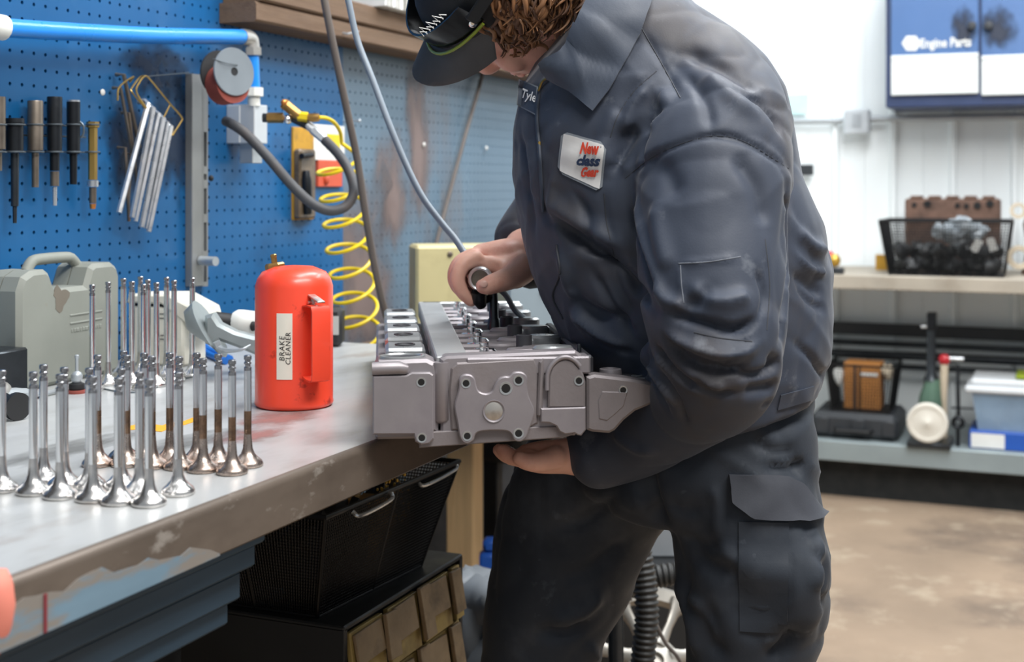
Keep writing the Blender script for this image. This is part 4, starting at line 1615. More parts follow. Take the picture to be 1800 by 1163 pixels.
for k in range(3):
    b = MB()
    y = 0.012 + 0.03 * k
    b.lathe([(0.008, fz(690)), (0.008, fz(682)), (0.0055, fz(681)), (0.0035, fz(683))], 14, HM @ Matrix.Translation((fx(1136), y, 0)))
    b.build('intake_bolt_boss', 'machined', head, smooth=30)
for k in range(1):
    b = MB()
    b.lathe([(0.017, fz(745)), (0.015, fz(690)), (0.013, fz(664)), (0.010, fz(663)), (0.009, fz(672))], 18, HM @ Matrix.Translation((fx(1080), 0.045, 0)))
    b.build('intake_runner', 'cast_iron', head, smooth=40)
Mh = FM @ Matrix.Translation((fx(1090), fz(692), 0.0015))
b = MB()
b.rings([[Mh @ Vector((q * math.cos(a), q * math.sin(a), z)) for q, z in ((0.0052, -0.001), (0.005, 0.0006), (0.0036, 0.0003), (0.0035, -0.001))] for a in np.linspace(0, 2 * math.pi, 21)[:-1]], False, True)
co = b.build('bolt_hole', 'machined', head, smooth=30)
b = MB()
b.rings([[Mh @ Vector((0.0037 * math.cos(a), 0.0037 * math.sin(a), z)) for a in np.linspace(0, 2 * math.pi, 17)[:-1]] for z in (-0.001, 0.0003)])
b.build('bore', 'hole_black', co, smooth=0)
b = MB()
b.tube([HM @ Vector((fx(1024), 0.05, fz(655))), HM @ Vector((fx(1024), 0.05, fz(622))), HM @ Vector((fx(1024), 0.05, fz(618)))], [0.0028, 0.0028, 0.0018], 10)
b.build('stud', 'dark_steel', head)

# ------------------------------------------------------------------ person
from mathutils.bvhtree import BVHTree
from mathutils.kdtree import KDTree

mat('skin', '#e3b09c', 0.5, var=0.07, vs=25, dirt='#c4705e', damt=0.55, ds=16, dlo=0.52, dhi=0.70, sss=0.08, bump=0.15, bs=250, bdist=0.0005)
mat('jacket_cloth', '#363d4b', 0.60, var=0.12, vs=6, dirt='#453d37', damt=0.55, ds=4.2, dlo=0.52, dhi=0.66, dirt2='#7d828a', d2amt=0.35, d2s=22, d2lo=0.63, d2hi=0.74,
    bump=0.2, bs=420, bdist=0.0006, spec=0.4, sheen=0.12)
mat('collar_cloth', '#333c4b', 0.6, var=0.10, vs=7, bump=0.2, bs=420, bdist=0.0006, sheen=0.1)
mat('trouser_cloth', '#262d37', 0.75, var=0.12, vs=7, dirt='#4d5259', damt=0.6, ds=4.5, dlo=0.52, dhi=0.68, dirt2='#59616a', d2amt=0.4, d2s=30, d2lo=0.64, d2hi=0.74, bump=0.25, bs=420, bdist=0.0006,
    sheen=0.08)
mat('flap_cloth', '#373a42', 0.75, var=0.14, vs=9, bump=0.25, bs=420, bdist=0.0006)
mat('cap_black', '#15181c', 0.7, var=0.1, bump=0.15, bs=300, bdist=0.0006)
mat('brim_grey', '#4a4b4c', 0.75, var=0.1, vs=10, bump=0.15, bs=300, bdist=0.0006)
mat('hair_brown', '#8a6243', 0.45, var=0.35, vs=60, spec=0.5)
mat('hair_dark', '#4e3424', 0.6, var=0.3, vs=50)
mat('thread_white', '#e8e8e6', 0.6, var=0.03)
mat('thread_red', '#d8452a', 0.6, var=0.05)
mat('thread_navy', '#23385a', 0.6, var=0.05)
mat('patch_white', '#dcdbd9', 0.7, var=0.05, vs=30)
mat('patch_grey', '#7f858c', 0.7, var=0.05)
mat('lens_dark', '#06080a', 0.18, var=0, spec=0.35)
mat('lime', '#8a9a2a', 0.3, var=0.1)
mat('boot', '#2b2420', 0.6)
mat('eye_white', '#e6e2de', 0.2)


def proj_np(v):
    """photo coordinates and distance of an (n,3) array"""
    X = v[:, 0] * SP - v[:, 1] * CP
    Z = v[:, 0] * CP + v[:, 1] * SP
    return 900 + FPX * X / Z, HOR + FPX * (CAMZ - v[:, 2]) / Z, Z


def capsule_path(mb, pts, n=20, sub=5, flat=None):
    """pts: (u, v, Z, radius) -> closed tapered tube with rounded ends"""
    P4 = [(P(u, v, Z), r_) for u, v, Z, r_ in pts]
    c = catmull([p for p, r_ in P4], sub)
    rr = catmull([(r_, 0, 0) for p, r_ in P4], sub)
    rr = [q.x for q in rr]
    t0 = (c[0] - c[1]).normalized()
    t1 = (c[-1] - c[-2]).normalized()
    pre = [c[0] + t0 * rr[0] * s_ for s_ in (0.55, 0.3)]
    post = [c[-1] + t1 * rr[-1] * s_ for s_ in (0.3, 0.55)]
    mb.tube(pre + c + post, [rr[0] * 0.45, rr[0] * 0.85] + rr + [rr[-1] * 0.85, rr[-1] * 0.45], n, flat=flat)


def tube3(mb, pts, n=12, sub=4):
    """pts: (Vector, radius) -> tube with rounded ends"""
    c = catmull([p for p, r_ in pts], sub)
    rr = [q.x for q in catmull([(r_, 0, 0) for p, r_ in pts], sub)]
    t0 = (c[0] - c[1]).normalized()
    t1 = (c[-1] - c[-2]).normalized()
    mb.tube([c[0] + t0 * rr[0] * 0.8, c[0] + t0 * rr[0] * 0.5] + c + [c[-1] + t1 * rr[-1] * 0.5, c[-1] + t1 * rr[-1] * 0.8],
            [rr[0] * 0.5, rr[0] * 0.85] + rr + [rr[-1] * 0.85, rr[-1] * 0.5], n)


def voxel(mb, size, name):
    me = bpy.data.meshes.new(name)
    me.from_pydata(mb.v, [], mb.f)
    o = bpy.data.objects.new(name, me)
    COL.objects.link(o)
    md = o.modifiers.new('r', 'REMESH')
    md.mode = 'VOXEL'
    md.voxel_size = size
    bpy.context.view_layer.update()
    ev = bpy.data.meshes.new_from_object(o.evaluated_get(bpy.context.evaluated_depsgraph_get()))
    n = len(ev.vertices)
    v = np.empty(n * 3)
    ev.vertices.foreach_get('co', v)
    v = v.reshape(-1, 3)
    f = [tuple(p.vertices) for p in ev.polygons]
    bpy.data.objects.remove(o, do_unlink=True)
    bpy.data.meshes.remove(ev)
    return v, f


def edges_of(f):
    fa = np.array([q if len(q) == 4 else (q[0], q[1], q[2], q[2]) for q in f])
    e = np.concatenate([fa[:, [0, 1]], fa[:, [1, 2]], fa[:, [2, 3]], fa[:, [3, 0]]])
    e = e[e[:, 0] != e[:, 1]]
    return fa, e


def smooth_np(v, e, it, lam=0.5, w=None):
    n = len(v)
    deg = np.bincount(e[:, 0], minlength=n) + np.bincount(e[:, 1], minlength=n)
    deg = np.maximum(deg, 1)[:, None]
    for _ in range(it):
        s = np.zeros_like(v)
        for k in range(3):
            s[:, k] = np.bincount(e[:, 0], weights=v[e[:, 1], k], minlength=n) + np.bincount(e[:, 1], weights=v[e[:, 0], k], minlength=n)
        d = (s / deg - v) * lam
        if w is not None:
            d *= w[:, None]
        v = v + d
    return v


def normals_np(v, fa):
    a, b_, c = v[fa[:, 0]], v[fa[:, 1]], v[fa[:, 2]]
    d = v[fa[:, 3]]
    nf = np.cross(c - a, d - b_)
    tri = fa[:, 2] == fa[:, 3]
    nf[tri] = np.cross(b_[tri] - a[tri], c[tri] - a[tri])
    n = np.zeros_like(v)
    for k in range(4):
        for q in range(3):
            n[:, q] += np.bincount(fa[:, k], weights=nf[:, q], minlength=len(v))
    return n / np.maximum(np.linalg.norm(n, axis=1), 1e-9)[:, None]


def camray(u, v):
    d = P(u, v, 1.0) - Vector((0, 0, CAMZ))
    return Vector((0, 0, CAMZ)), d.normalized()


def hit(bvh, u, v):
    o_, d_ = camray(u, v)
    h_ = bvh.ray_cast(o_, d_)
    return h_[0], h_[1]


def strokes(v, f, fa, folds):
    """folds: (px polyline, width, height): press creases and ridges into the cloth"""
    bvh = BVHTree.FromPolygons([tuple(p) for p in v], f)
    nrm = normals_np(v, fa)
    disp = np.zeros(len(v))
    for (pl, wd, am) in folds:
        px_ = catmull([(p[0], p[1], 0) for p in pl], 10)
        pts_ = []
        for q in px_:
            h_, n_ = hit(bvh, q.x, q.y)
            if h_ is not None:
                if pts_ and (h_ - pts_[-1]).length > 0.08:
                    continue
                pts_.append(h_)
        if len(pts_) < 2:
            continue
        dense = []
        for a_, b_ in zip(pts_[:-1], pts_[1:]):
            m = max(1, int((b_ - a_).length / 0.002))
            for k in range(m):
                dense.append(a_ + (b_ - a_) * (k / m))
        dense.append(pts_[-1])
        D = np.array([tuple(p) for p in dense])
        lo, hi = D.min(0) - 3 * wd, D.max(0) + 3 * wd
        cand = np.where(np.all((v > lo) & (v < hi), axis=1))[0]
        if not len(cand):
            continue
        best = np.full(len(cand), 1e9)
        arg = np.zeros(len(cand), int)
        for k in range(0, len(D)):
            dd = ((v[cand] - D[k]) ** 2).sum(1)
            m = dd < best
            best[m] = dd[m]
            arg[m] = k
        # fade at both ends
        t = arg / max(1, len(D) - 1)
        fade = np.clip(np.minimum(t, 1 - t) / 0.18, 0.15, 1)
        disp[cand] += am * fade * np.exp(-best / (wd * wd))
    return v + nrm * disp[:, None]


def mesh_from_np(name, v, f, material, parent, sharp=None):
    me = bpy.data.meshes.new(name)
    inv = parent_matrix(parent).inverted()
    A = np.array(inv)
    vl = v @ A[:3, :3].T + A[:3, 3]
    me.from_pydata([tuple(p) for p in vl], [], f)
    me.materials.append(MATS[material])
    me.polygons.foreach_set('use_smooth', [True] * len(me.polygons))
    me.update()
    o = bpy.data.objects.new(name, me)
    COL.objects.link(o)
    o.parent = parent
    return o


def wavy(v, n, seed, amp, scale, stretch=(1, 1, 1)):
    rs = np.random.RandomState(seed)
    out = np.zeros(len(v))
    for k in range(9):
        d = rs.normal(size=3) * np.array(stretch)
        d /= np.linalg.norm(d)
        ph = rs.uniform(0, 6.28)
        fr = scale * rs.uniform(0.6, 1.7)
        wob = 0.6 * np.sin((v @ rs.normal(size=3)) * scale * 0.5 + rs.uniform(0, 6))
        out += np.sin((v @ d) * fr + ph + wob)
    return amp * out / 3.0


person = thing('person', 'worker in dark work jacket, cargo trousers and cap leaning over the cylinder head', 'person', (P(1150, 1700, 1.75).x, P(1150, 1700, 1.75).y, 0.0))

# ---- head frame: x = towards the camera side, y = face direction, z = crown direction
fimg, uimg = (-0.63, -0.777), (-0.777, 0.63)      # (camera right, world up)
f0 = CAM_R * fimg[0] + Vector((0, 0, fimg[1]))
u0 = CAM_R * uimg[0] + Vector((0, 0, uimg[1]))
s0 = -CAM_F
ya = math.radians(24)
fw = (f0 * math.cos(ya) - s0 * math.sin(ya)).normalized()
sd = (s0 * math.cos(ya) + f0 * math.sin(ya)).normalized()
ro = math.radians(32)
u0, sd = (u0 * math.cos(ro) + sd * math.sin(ro)).normalized(), (sd * math.cos(ro) - u0 * math.sin(ro)).normalized()
HC = P(896, -12, 1.73)
HDM = frame(HC, sd, fw, u0)


def hd(x, y, z):
    return HDM @ Vector((x, y, z))


# ---- body: one continuous skin surface
b = MB()
b.ell((0, -0.012, 0.035), (0.076, 0.096, 0.100), 24, 16, HDM)
b.ell((0, 0.022, -0.045), (0.064, 0.072, 0.085), 24, 16, HDM)
b.ell((0, 0.062, -0.112), (0.030, 0.026, 0.022), 16, 10, HDM)
b.ell((0.030, 0.025, -0.100), (0.030, 0.045, 0.025), 16, 10, HDM)
b.ell((-0.030, 0.025, -0.100), (0.030, 0.045, 0.025), 16, 10, HDM)
b.ell((0.038, 0.062, -0.038), (0.024, 0.022, 0.026), 14, 10, HDM)
b.ell((-0.038, 0.062, -0.038), (0.024, 0.022, 0.026), 14, 10, HDM)
tube3(b, [(hd(0, 0.084, 0.010), 0.008), (hd(0, 0.100, -0.020), 0.011), (hd(0, 0.108, -0.038), 0.013), (hd(0, 0.092, -0.046), 0.012)], 12)
b.ell((0, 0.090, -0.071), (0.022, 0.010, 0.006), 14, 8, HDM)
b.ell((0, 0.088, -0.083), (0.019, 0.011, 0.007), 14, 8, HDM)
b.ell((0, 0.080, 0.022), (0.056, 0.016, 0.010), 16, 8, HDM)
for s_ in (1, -1):
    b.ell((0.078 * s_, -0.008, -0.022), (0.009, 0.020, 0.032), 14, 10, HDM)
# neck and trunk
tube3(b, [(hd(0, -0.015, -0.05), 0.056), (hd(0, -0.055, -0.10), 0.060), (P(1090, 60, 1.75), 0.068), (P(1140, 130, 1.75), 0.085)], 20)
tube3(b, [(P(1140, 120, 1.75), 0.09), (P(1170, 260, 1.75), 0.125), (P(1200, 430, 1.75), 0.125), (P(1240, 620, 1.75), 0.115), (P(1240, 740, 1.755), 0.105)], 24)
tube3(b, [(P(1150, 170, 1.90), 0.055), (P(1165, 160, 1.75), 0.07), (P(1205, 190, 1.645), 0.045)], 18)
# arms
tube3(b, [(P(1130, 180, 1.92), 0.052), (P(1040, 290, 1.99), 0.044), (P(975, 365, 2.0), 0.036), (P(930, 420, 1.95), 0.030), (P(912, 447, 1.905), 0.026)], 16)
tube3(b, [(P(1235, 225, 1.62), 0.045), (P(1250, 420, 1.51), 0.044), (P(1235, 650, 1.485), 0.040), (P(1150, 735, 1.59), 0.036), (P(1050, 790, 1.64), 0.028), (P(1010, 800, 1.645), 0.026)], 16)
# legs
tube3(b, [(P(1270, 760, 1.70), 0.075), (P(1322, 980, 1.66), 0.070), (P(1320, 1180, 1.66), 0.06), (P(1300, 1480, 1.66), 0.055), (P(1290, 1850, 1.66), 0.038)], 18)
tube3(b, [(P(1160, 760, 1.80), 0.075), (P(1010, 980, 1.85), 0.070), (P(950, 1150, 1.85), 0.06), (P(960, 1400, 1.85), 0.055), (P(975, 1700, 1.85), 0.038)], 18)
# right hand gripping the tool
tube3(b, [(P(918, 450, 1.905), 0.026), (P(893, 452, 1.888), 0.028), (P(862, 453, 1.882), 0.024), (P(844, 454, 1.880), 0.020)], 16)
tube3(b, [(P(880, 447, 1.92), 0.022), (P(846, 450, 1.915), 0.019)], 14)
tube3(b, [(P(915, 470, 1.875), 0.026), (P(905, 482, 1.860), 0.022)], 14)
fing = [
    [(836, 453, 1.842, .0125), (814, 464, 1.834, .0120), (804, 488, 1.830, .0112), (812, 512, 1.832, .0102), (829, 530, 1.838, .0085)],
    [(832, 450, 1.868, .0125), (809, 462, 1.862, .0120), (799, 486, 1.858, .0112), (808, 508, 1.858, .0102), (828, 517, 1.862, .0085)],
    [(836, 449, 1.893, .0120), (815, 460, 1.890, .0115), (806, 481, 1.887, .0106), (815, 499, 1.886, .0098), (834, 506, 1.888, .0082)],
    [(846, 449, 1.917, .0108), (828, 458, 1.915, .0104), (820, 474, 1.913, .0096), (828, 490, 1.912, .0090), (842, 497, 1.912, .0076)],
]
for fp in fing:
    tube3(b, [(P(u, v, Z), r_) for u, v, Z, r_ in fp], 12, 4)
tube3(b, [(P(918, 472, 1.852), .0220), (P(898, 487, 1.824), .0175), (P(874, 496, 1.804), .0148), (P(856, 502, 1.796), .0132), (P(848, 503, 1.794), .0108)], 14, 4)
tube3(b, [(P(906, 466, 1.868), .017), (P(878, 470, 1.852), .014), (P(858, 462, 1.845), .012)], 12)   # web between thumb and index
# left hand flat under the casting
tube3(b, [(P(1012, 799, 1.643), 0.024), (P(985, 801, 1.643), 0.0225), (P(950, 803, 1.640), 0.0205), (P(928, 803, 1.640), 0.0175)], 16)
tube3(b, [(P(985, 801, 1.668), 0.020), (P(935, 800, 1.673), 0.016)], 14)
for i, (zz, ln) in enumerate(((1.616, 0.9), (1.638, 1.0), (1.660, 0.95), (1.681, 0.8))):
    tube3(b, [(P(934, 804, zz), 0.0112), (P(934 - 28 * ln, 805, zz), 0.0105), (P(934 - 46 * ln, 799, zz + 0.004), 0.0098), (P(934 - 58 * ln, 790, zz + 0.008), 0.0085)], 12)
tube3(b, [(P(978, 803, 1.624), 0.0150), (P(950, 811, 1.606), 0.0125), (P(928, 812, 1.600), 0.0110), (P(912, 805, 1.599), 0.0092)], 12)
bv, bf = voxel(b, 0.0034, 'body')
bfa, be = edges_of(bf)
bv = smooth_np(bv, be, 2)
body = mesh_from_np('body', bv, bf, 'skin', person)
b = MB()
for (s_) in (1, -1):
    b.ell((0.031 * s_, 0.080, -0.004), (0.011, 0.010, 0.010), 12, 8, HDM)
b.build('eye', 'eye_white', body)
b = MB()
Mn = frame(P(850, 499, 1.782), CAM_R, Vector((0, 0, 1)), -CAM_F)
b.ell((0, 0, 0), (0.0062, 0.0050, 0.0022), 12, 8, Mn)
b.build('thumbnail', mat('nail', '#e2b5a6', 0.3), body)

# ---- jacket
b = MB()
NR = 40
rings_ = []
rows = [(-75, 1085, 1165, 1.755, .045), (-30, 1050, 1190, 1.755, .085), (15, 1020, 1222, 1.755, .135), (60, 985, 1285, 1.755, .165), (110, 948, 1340, 1.755, .185), (160, 916, 1372, 1.755, .200), (230, 903, 1386, 1.755, .205), (310, 904, 1402, 1.755, .205),
        (390, 912, 1436, 1.755, .205), (470, 934, 1450, 1.755, .205), (550, 968, 1453, 1.755, .203), (610, 1004, 1450, 1.755, .200), (670, 1040, 1442, 1.755, .192), (725, 1060, 1428, 1.755, .186)]
for i, (v, uL, uR, Zc, bz) in enumerate(rows):
    c = P((uL + uR) / 2, v, Zc)
    a = (uR - uL) / 2 / FPX * Zc
    ring = []
    for k in range(NR):
        t = 2 * math.pi * k / NR
        ct, s_t = math.cos(t), math.sin(t)
        e = 2 / 2.35
        x = a * math.copysign(abs(ct) ** e, ct)
        y = bz * math.copysign(abs(s_t) ** e, s_t)
        tilt = 0
        if i >= len(rows) - 3:
            tilt = (x * 0.30) * (i - len(rows) + 4) / 3
        ring.append(c + CAM_R * x + CAM_F * y + Vector((0, 0, tilt)))
    rings_.append(ring)
b.rings(rings_)
capsule_path(b, [(1215, 130, 1.66, .085), (1258, 215, 1.60, .088), (1256, 300, 1.55, .091), (1250, 420, 1.515, .086), (1254, 520, 1.49, .084), (1260, 600, 1.475, .078), (1254, 652, 1.485, .070), (1205, 710, 1.545, .058),
                 (1130, 760, 1.615, .051), (1072, 787, 1.64, .046), (1036, 801, 1.645, .043)], 28)
capsule_path(b, [(1130, 160, 1.90, .085), (1045, 270, 1.975, .070), (985, 345, 2.0, .056), (940, 395, 1.985, .047), (912, 428, 1.955, .041)], 22)
capsule_path(b, [(1215, 590, 1.49, .045), (1175, 612, 1.515, .028), (1140, 630, 1.54, .016)], 16)
jv, jf = voxel(b, 0.0040, 'jacket')
jfa, je = edges_of(jf)
jv = smooth_np(jv, je, 7)
# relax the coarse joints, then press the folds in
jn = normals_np(jv, jfa)
jv = jv + jn * wavy(jv, jn, 5, 0.0016, 26)[:, None]
folds = [
    # seams
    ([(1128, 50), (1165, 115), (1196, 172)], .0035, -.0030),
    ([(1099, 313), (1150, 274), (1217, 246), (1265, 239), (1313, 251), (1386, 296)], .0035, -.0045),
    ([(1073, 241), (1087, 202), (1116, 159), (1154, 125)], .0035, -.0030),
    ([(1104, 330), (1118, 400), (1140, 470), (1160, 540)], .006, -.006),
    ([(952, 330), (956, 380)], .004, -.003),
    ([(1190, 462), (1245, 459), (1301, 451)], .0030, .0028),
    ([(1193, 462), (1197, 500), (1200, 535)], .0030, .0022),
    ([(1218, 583), (1265, 594), (1322, 600)], .0030, -.0030),
    ([(1345, 440), (1352, 520), (1345, 590)], .0032, -.0025),
    # chest and belly folds
    ([(959, 378), (1024, 424), (1085, 465), (1150, 549)], .013, -.014),
    ([(960, 352), (1030, 400), (1100, 438)], .016, .007),
    ([(1120, 217), (1095, 265), (1074, 312)], .012, -.012),
    ([(1090, 190), (1062, 245), (1050, 300)], .016, .005),
    ([(985, 440), (1000, 500), (1030, 560)], .014, .007),
    ([(1000, 545), (1050, 590), (1110, 615)], .014, .010),
    ([(1000, 520), (1050, 555), (1110, 570)], .016, -.012),
    ([(1060, 430), (1080, 500), (1120, 570)], .016, -.010),
    ([(915, 230), (925, 320), (940, 420)], .012, -.005),
    # shoulder drapes
    ([(1240, 130), (1290, 175), (1340, 210)], .018, .006),
    ([(1200, 90), (1270, 120), (1340, 165)], .016, -.006),
    ([(1160, 150), (1170, 190), (1140, 230)], .016, .006),
    ([(1130, 280), (1170, 300), (1190, 350)], .018, -.005),
    ([(1290, 270), (1330, 330), (1345, 400)], .018, -.006),
    ([(1150, 350), (1160, 420), (1175, 480)], .018, .006),
    # elbow creases
    ([(1178, 548), (1230, 566), (1290, 580), (1335, 560)], .0085, -.013),
    ([(1165, 580), (1220, 610), (1290, 625), (1340, 600)], .010, .009),
    ([(1172, 604), (1215, 640), (1275, 652), (1320, 640)], .0075, -.012),
    ([(1150, 608), (1185, 655), (1235, 690)], .0080, -.010),
    ([(1130, 628), (1160, 665), (1195, 720)], .0080, .008),
    ([(1140, 640), (1158, 690), (1178, 730)], .0060, -.008),
    ([(1200, 640), (1240, 672), (1280, 680)], .009, .007),
    ([(1210, 500), (1260, 530), (1320, 520)], .013, .008),
    ([(1195, 540), (1225, 530), (1250, 505)], .011, -.008),
    ([(1150, 500), (1175, 530), (1215, 545)], .013, .008),
    ([(1075, 760), (1120, 790), (1160, 790)], .012, .004),
    ([(1168, 590), (1210, 622), (1262, 640), (1310, 622)], .006, -.008),
    ([(1150, 622), (1195, 668), (1250, 700)], .007, .007),
    ([(1160, 655), (1190, 700), (1205, 745)], .006, -.007),
    ([(1215, 655), (1255, 690), (1300, 690)], .006, -.007),
    ([(1330, 470), (1345, 520), (1338, 560)], .008, -.006),
    ([(1120, 340), (1128, 400), (1145, 460), (1170, 520)], .010, .006),
    ([(1180, 180), (1150, 215), (1130, 255), (1120, 300)], .010, -.006),
    ([(1205, 130), (1240, 180), (1250, 235)], .010, -.004),
    ([(1300, 160), (1345, 190), (1378, 240)], .009, -.006),
    ([(1140, 150), (1110, 190), (1098, 240)], .010, .006),
    ([(1000, 330), (1030, 370), (1040, 430)], .009, -.005),
    ([(1062, 340), (1068, 390), (1085, 440)], .004, -.004),
    ([(975, 300), (970, 360), (985, 420)], .010, .004),
    ([(1040, 470), (1075, 540), (1120, 600)], .009, -.008),
    ([(1010, 560), (1060, 600), (1120, 622)], .007, -.007),
    ([(1400, 500), (1425, 530), (1452, 545)], .008, -.006),
    ([(1392, 600), (1425, 625), (1448, 660)], .008, -.007),
    ([(1395, 440), (1420, 470), (1452, 480)], .008, .006),
    ([(1290, 655), (1330, 660), (1370, 645)], .008, -.010),
    # back of the jacket
    ([(1384, 330), (1390, 420), (1385, 520), (1372, 600)], .012, -.014),
    ([(1384, 352), (1412, 345), (1440, 338)], .009, -.008),
    ([(1395, 400), (1425, 430), (1450, 440)], .013, .007),
    ([(1390, 480), (1420, 500), (1448, 520)], .012, -.007),
    ([(1380, 560), (1410, 590), (1440, 640)], .014, .007),
    ([(1350, 630), (1390, 650), (1405, 690)], .010, -.008),
    ([(1300, 690), (1360, 680), (1420, 660)], .012, -.008),
    ([(1340, 712), (1380, 700), (1428, 682)], .0045, -.004),
]


def creases(v, seed, amp, scale, k=6):
    rs = np.random.RandomState(seed)
    out = np.zeros(len(v))
    for i in range(k):
        d = rs.normal(size=3)
        d /= np.linalg.norm(d)
        warp = 1.3 * np.sin((v @ rs.normal(size=3)) * scale * 0.45 + rs.uniform(0, 6)) + 0.9 * np.sin((v @ rs.normal(size=3)) * scale * 0.8 + rs.uniform(0, 6))
        s_ = np.sin((v @ d) * scale * rs.uniform(0.7, 1.5) + warp + rs.uniform(0, 6))
        mask = np.clip(0.5 + 0.9 * np.sin((v @ rs.normal(size=3)) * scale * 0.35 + rs.uniform(0, 6)), 0, 1)
        out += ((1 - np.abs(s_)) ** 2.6) * mask * rs.choice((1, 1, -1))
    return amp * out


jn = normals_np(jv, jfa)
jv = jv + jn * creases(jv, 3, 0.0026, 24)[:, None]
jv = strokes(jv, jf, jfa, [(p_, w_ if w_ < 0.005 else w_ * 0.62, a_ * (1.0 if w_ < 0.005 else 1.25)) for p_, w_, a_ in folds])
jv = smooth_np(jv, je, 1, 0.4)
# give the hem line an undercut
jacket = mesh_from_np('jacket', jv, jf, 'jacket_cloth', person)
jb = BVHTree.FromPolygons([tuple(p) for p in jv], jf)


def conform(name, bvh, grid, off, th, material, parent, smooth=40, fallback=None):
    """grid: rows of (u, v[, extra offset]); a thin shell lying on the cloth"""
    pts_, nn_ = [], []
    for row in grid:
        rp_, rn_ = [], []
        for q in row:
            h_, n_ = hit(bvh, q[0], q[1])
            rp_.append(h_)
            rn_.append((n_, q[2] if len(q) > 2 else 0.0))
        pts_.append(rp_)
        nn_.append(rn_)
    R_, C_ = len(grid), len(grid[0])
    # fill misses from neighbours (same depth)
    allz = [CP * p.x + SP * p.y for row in pts_ for p in row if p is not None]
    for i in range(R_):
        last = None
        for j in list(range(C_)) + list(range(C_ - 1, -1, -1)):
            if pts_[i][j] is None:
                if last is not None:
                    pts_[i][j] = P(grid[i][j][0], grid[i][j][1], last)
                    nn_[i][j] = (-CAM_F, nn_[i][j][1])
            else:
                last = CP * pts_[i][j].x + SP * pts_[i][j].y
    for i in range(R_):
        for j in range(C_):
            if pts_[i][j] is None:
                pts_[i][j] = P(grid[i][j][0], grid[i][j][1], float(np.mean(allz)))
                nn_[i][j] = (-CAM_F, nn_[i][j][1])
    # smooth the offsets' normals
    top = [[pts_[i][j] + (nn_[i][j][0] * 0.5 - CAM_F * 0.5).normalized() * (off + nn_[i][j][1]) for j in range(C_)] for i in range(R_)]
    bot = [[top[i][j] - (nn_[i][j][0] * 0.5 - CAM_F * 0.5).normalized() * th for j in range(C_)] for i in range(R_)]
    b = MB()
    vs = [p for row in top for p in row] + [p for row in bot for p in row]
    n = R_ * C_
    fs = []
    g = lambda i, j: i * C_ + j
    for i in range(R_ - 1):
        for j in range(C_ - 1):
            fs.append((g(i, j), g(i, j + 1), g(i + 1, j + 1), g(i + 1, j)))
            fs.append((n + g(i + 1, j), n + g(i + 1, j + 1), n + g(i, j + 1), n + g(i, j)))
    for j in range(C_ - 1):
        fs.append((g(0, j + 1), g(0, j), n + g(0, j), n + g(0, j + 1)))
        fs.append((g(R_ - 1, j), g(R_ - 1, j + 1), n + g(R_ - 1, j + 1), n + g(R_ - 1, j)))
    for i in range(R_ - 1):
        fs.append((g(i, 0), g(i + 1, 0), n + g(i + 1, 0), n + g(i, 0)))
        fs.append((g(i + 1, C_ - 1), g(i, C_ - 1), n + g(i, C_ - 1), n + g(i + 1, C_ - 1)))
    b.add(vs, fs)
    return b.build(name, material, parent, smooth=smooth)


def edge_grid(left, right, n, m, bulge=None):
    """rows between two px polylines"""
    L = catmull([(q[0], q[1], 0) for q in left], 12)
    Rr = catmull([(q[0], q[1], 0) for q in right], 12)

    def samp(c, t):
        k = t * (len(c) - 1)
        i = min(int(k), len(c) - 2)
        return c[i].lerp(c[i + 1], k - i)
    out = []
    for i in range(n):
        a_, b_ = samp(L, i / (n - 1)), samp(Rr, i / (n - 1))
        row = []
        for j in range(m):
            t = j / (m - 1)
            q = a_.lerp(b_, t)
            row.append((q.x, q.y, bulge(i / (n - 1), t) if bulge else 0.0))
        out.append(row)
    return out


# collar: a stand that rises at the neck and a pointed flap turned down over the chest
outer = [(966, 143), (1004, 162), (1044, 197), (1072, 158), (1098, 112), (1126, 62), (1144, 10), (1150, -40)]
inner = [(968, 134), (996, 112), (1012, 92), (1024, 72), (1036, 50), (1050, 22), (1062, 0), (1072, -40)]
Lc = [(outer[i][0], outer[i][1]) for i in range(len(outer))]


def lin_grid(A, Bq, n, m, bulge):
    def samp(c, t):
        k = t * (len(c) - 1)
        i = min(int(k), len(c) - 2)
        f_ = k - i
        return (c[i][0] + (c[i + 1][0] - c[i][0]) * f_, c[i][1] + (c[i + 1][1] - c[i][1]) * f_)
    out = []
    for i in range(n):
        a_, b_ = samp(A, i / (n - 1)), samp(Bq, i / (n - 1))
        out.append([(a_[0] + (b_[0] - a_[0]) * j / (m - 1), a_[1] + (b_[1] - a_[1]) * j / (m - 1), bulge(i / (n - 1), j / (m - 1))) for j in range(m)])
    return out


cg = lin_grid(outer, inner, 36, 12, lambda s_, t: 0.006 + 0.030 * t ** 1.5 + 0.004 * math.sin(9 * s_ + 3 * t))
conform('collar', jb, cg, 0.004, 0.0035, 'collar_cloth', jacket, 50)
# white name oval-less rectangle and the larger shop patch with script lettering
pq = [(988, 230), (1066, 252), (1058, 339), (980, 302)]


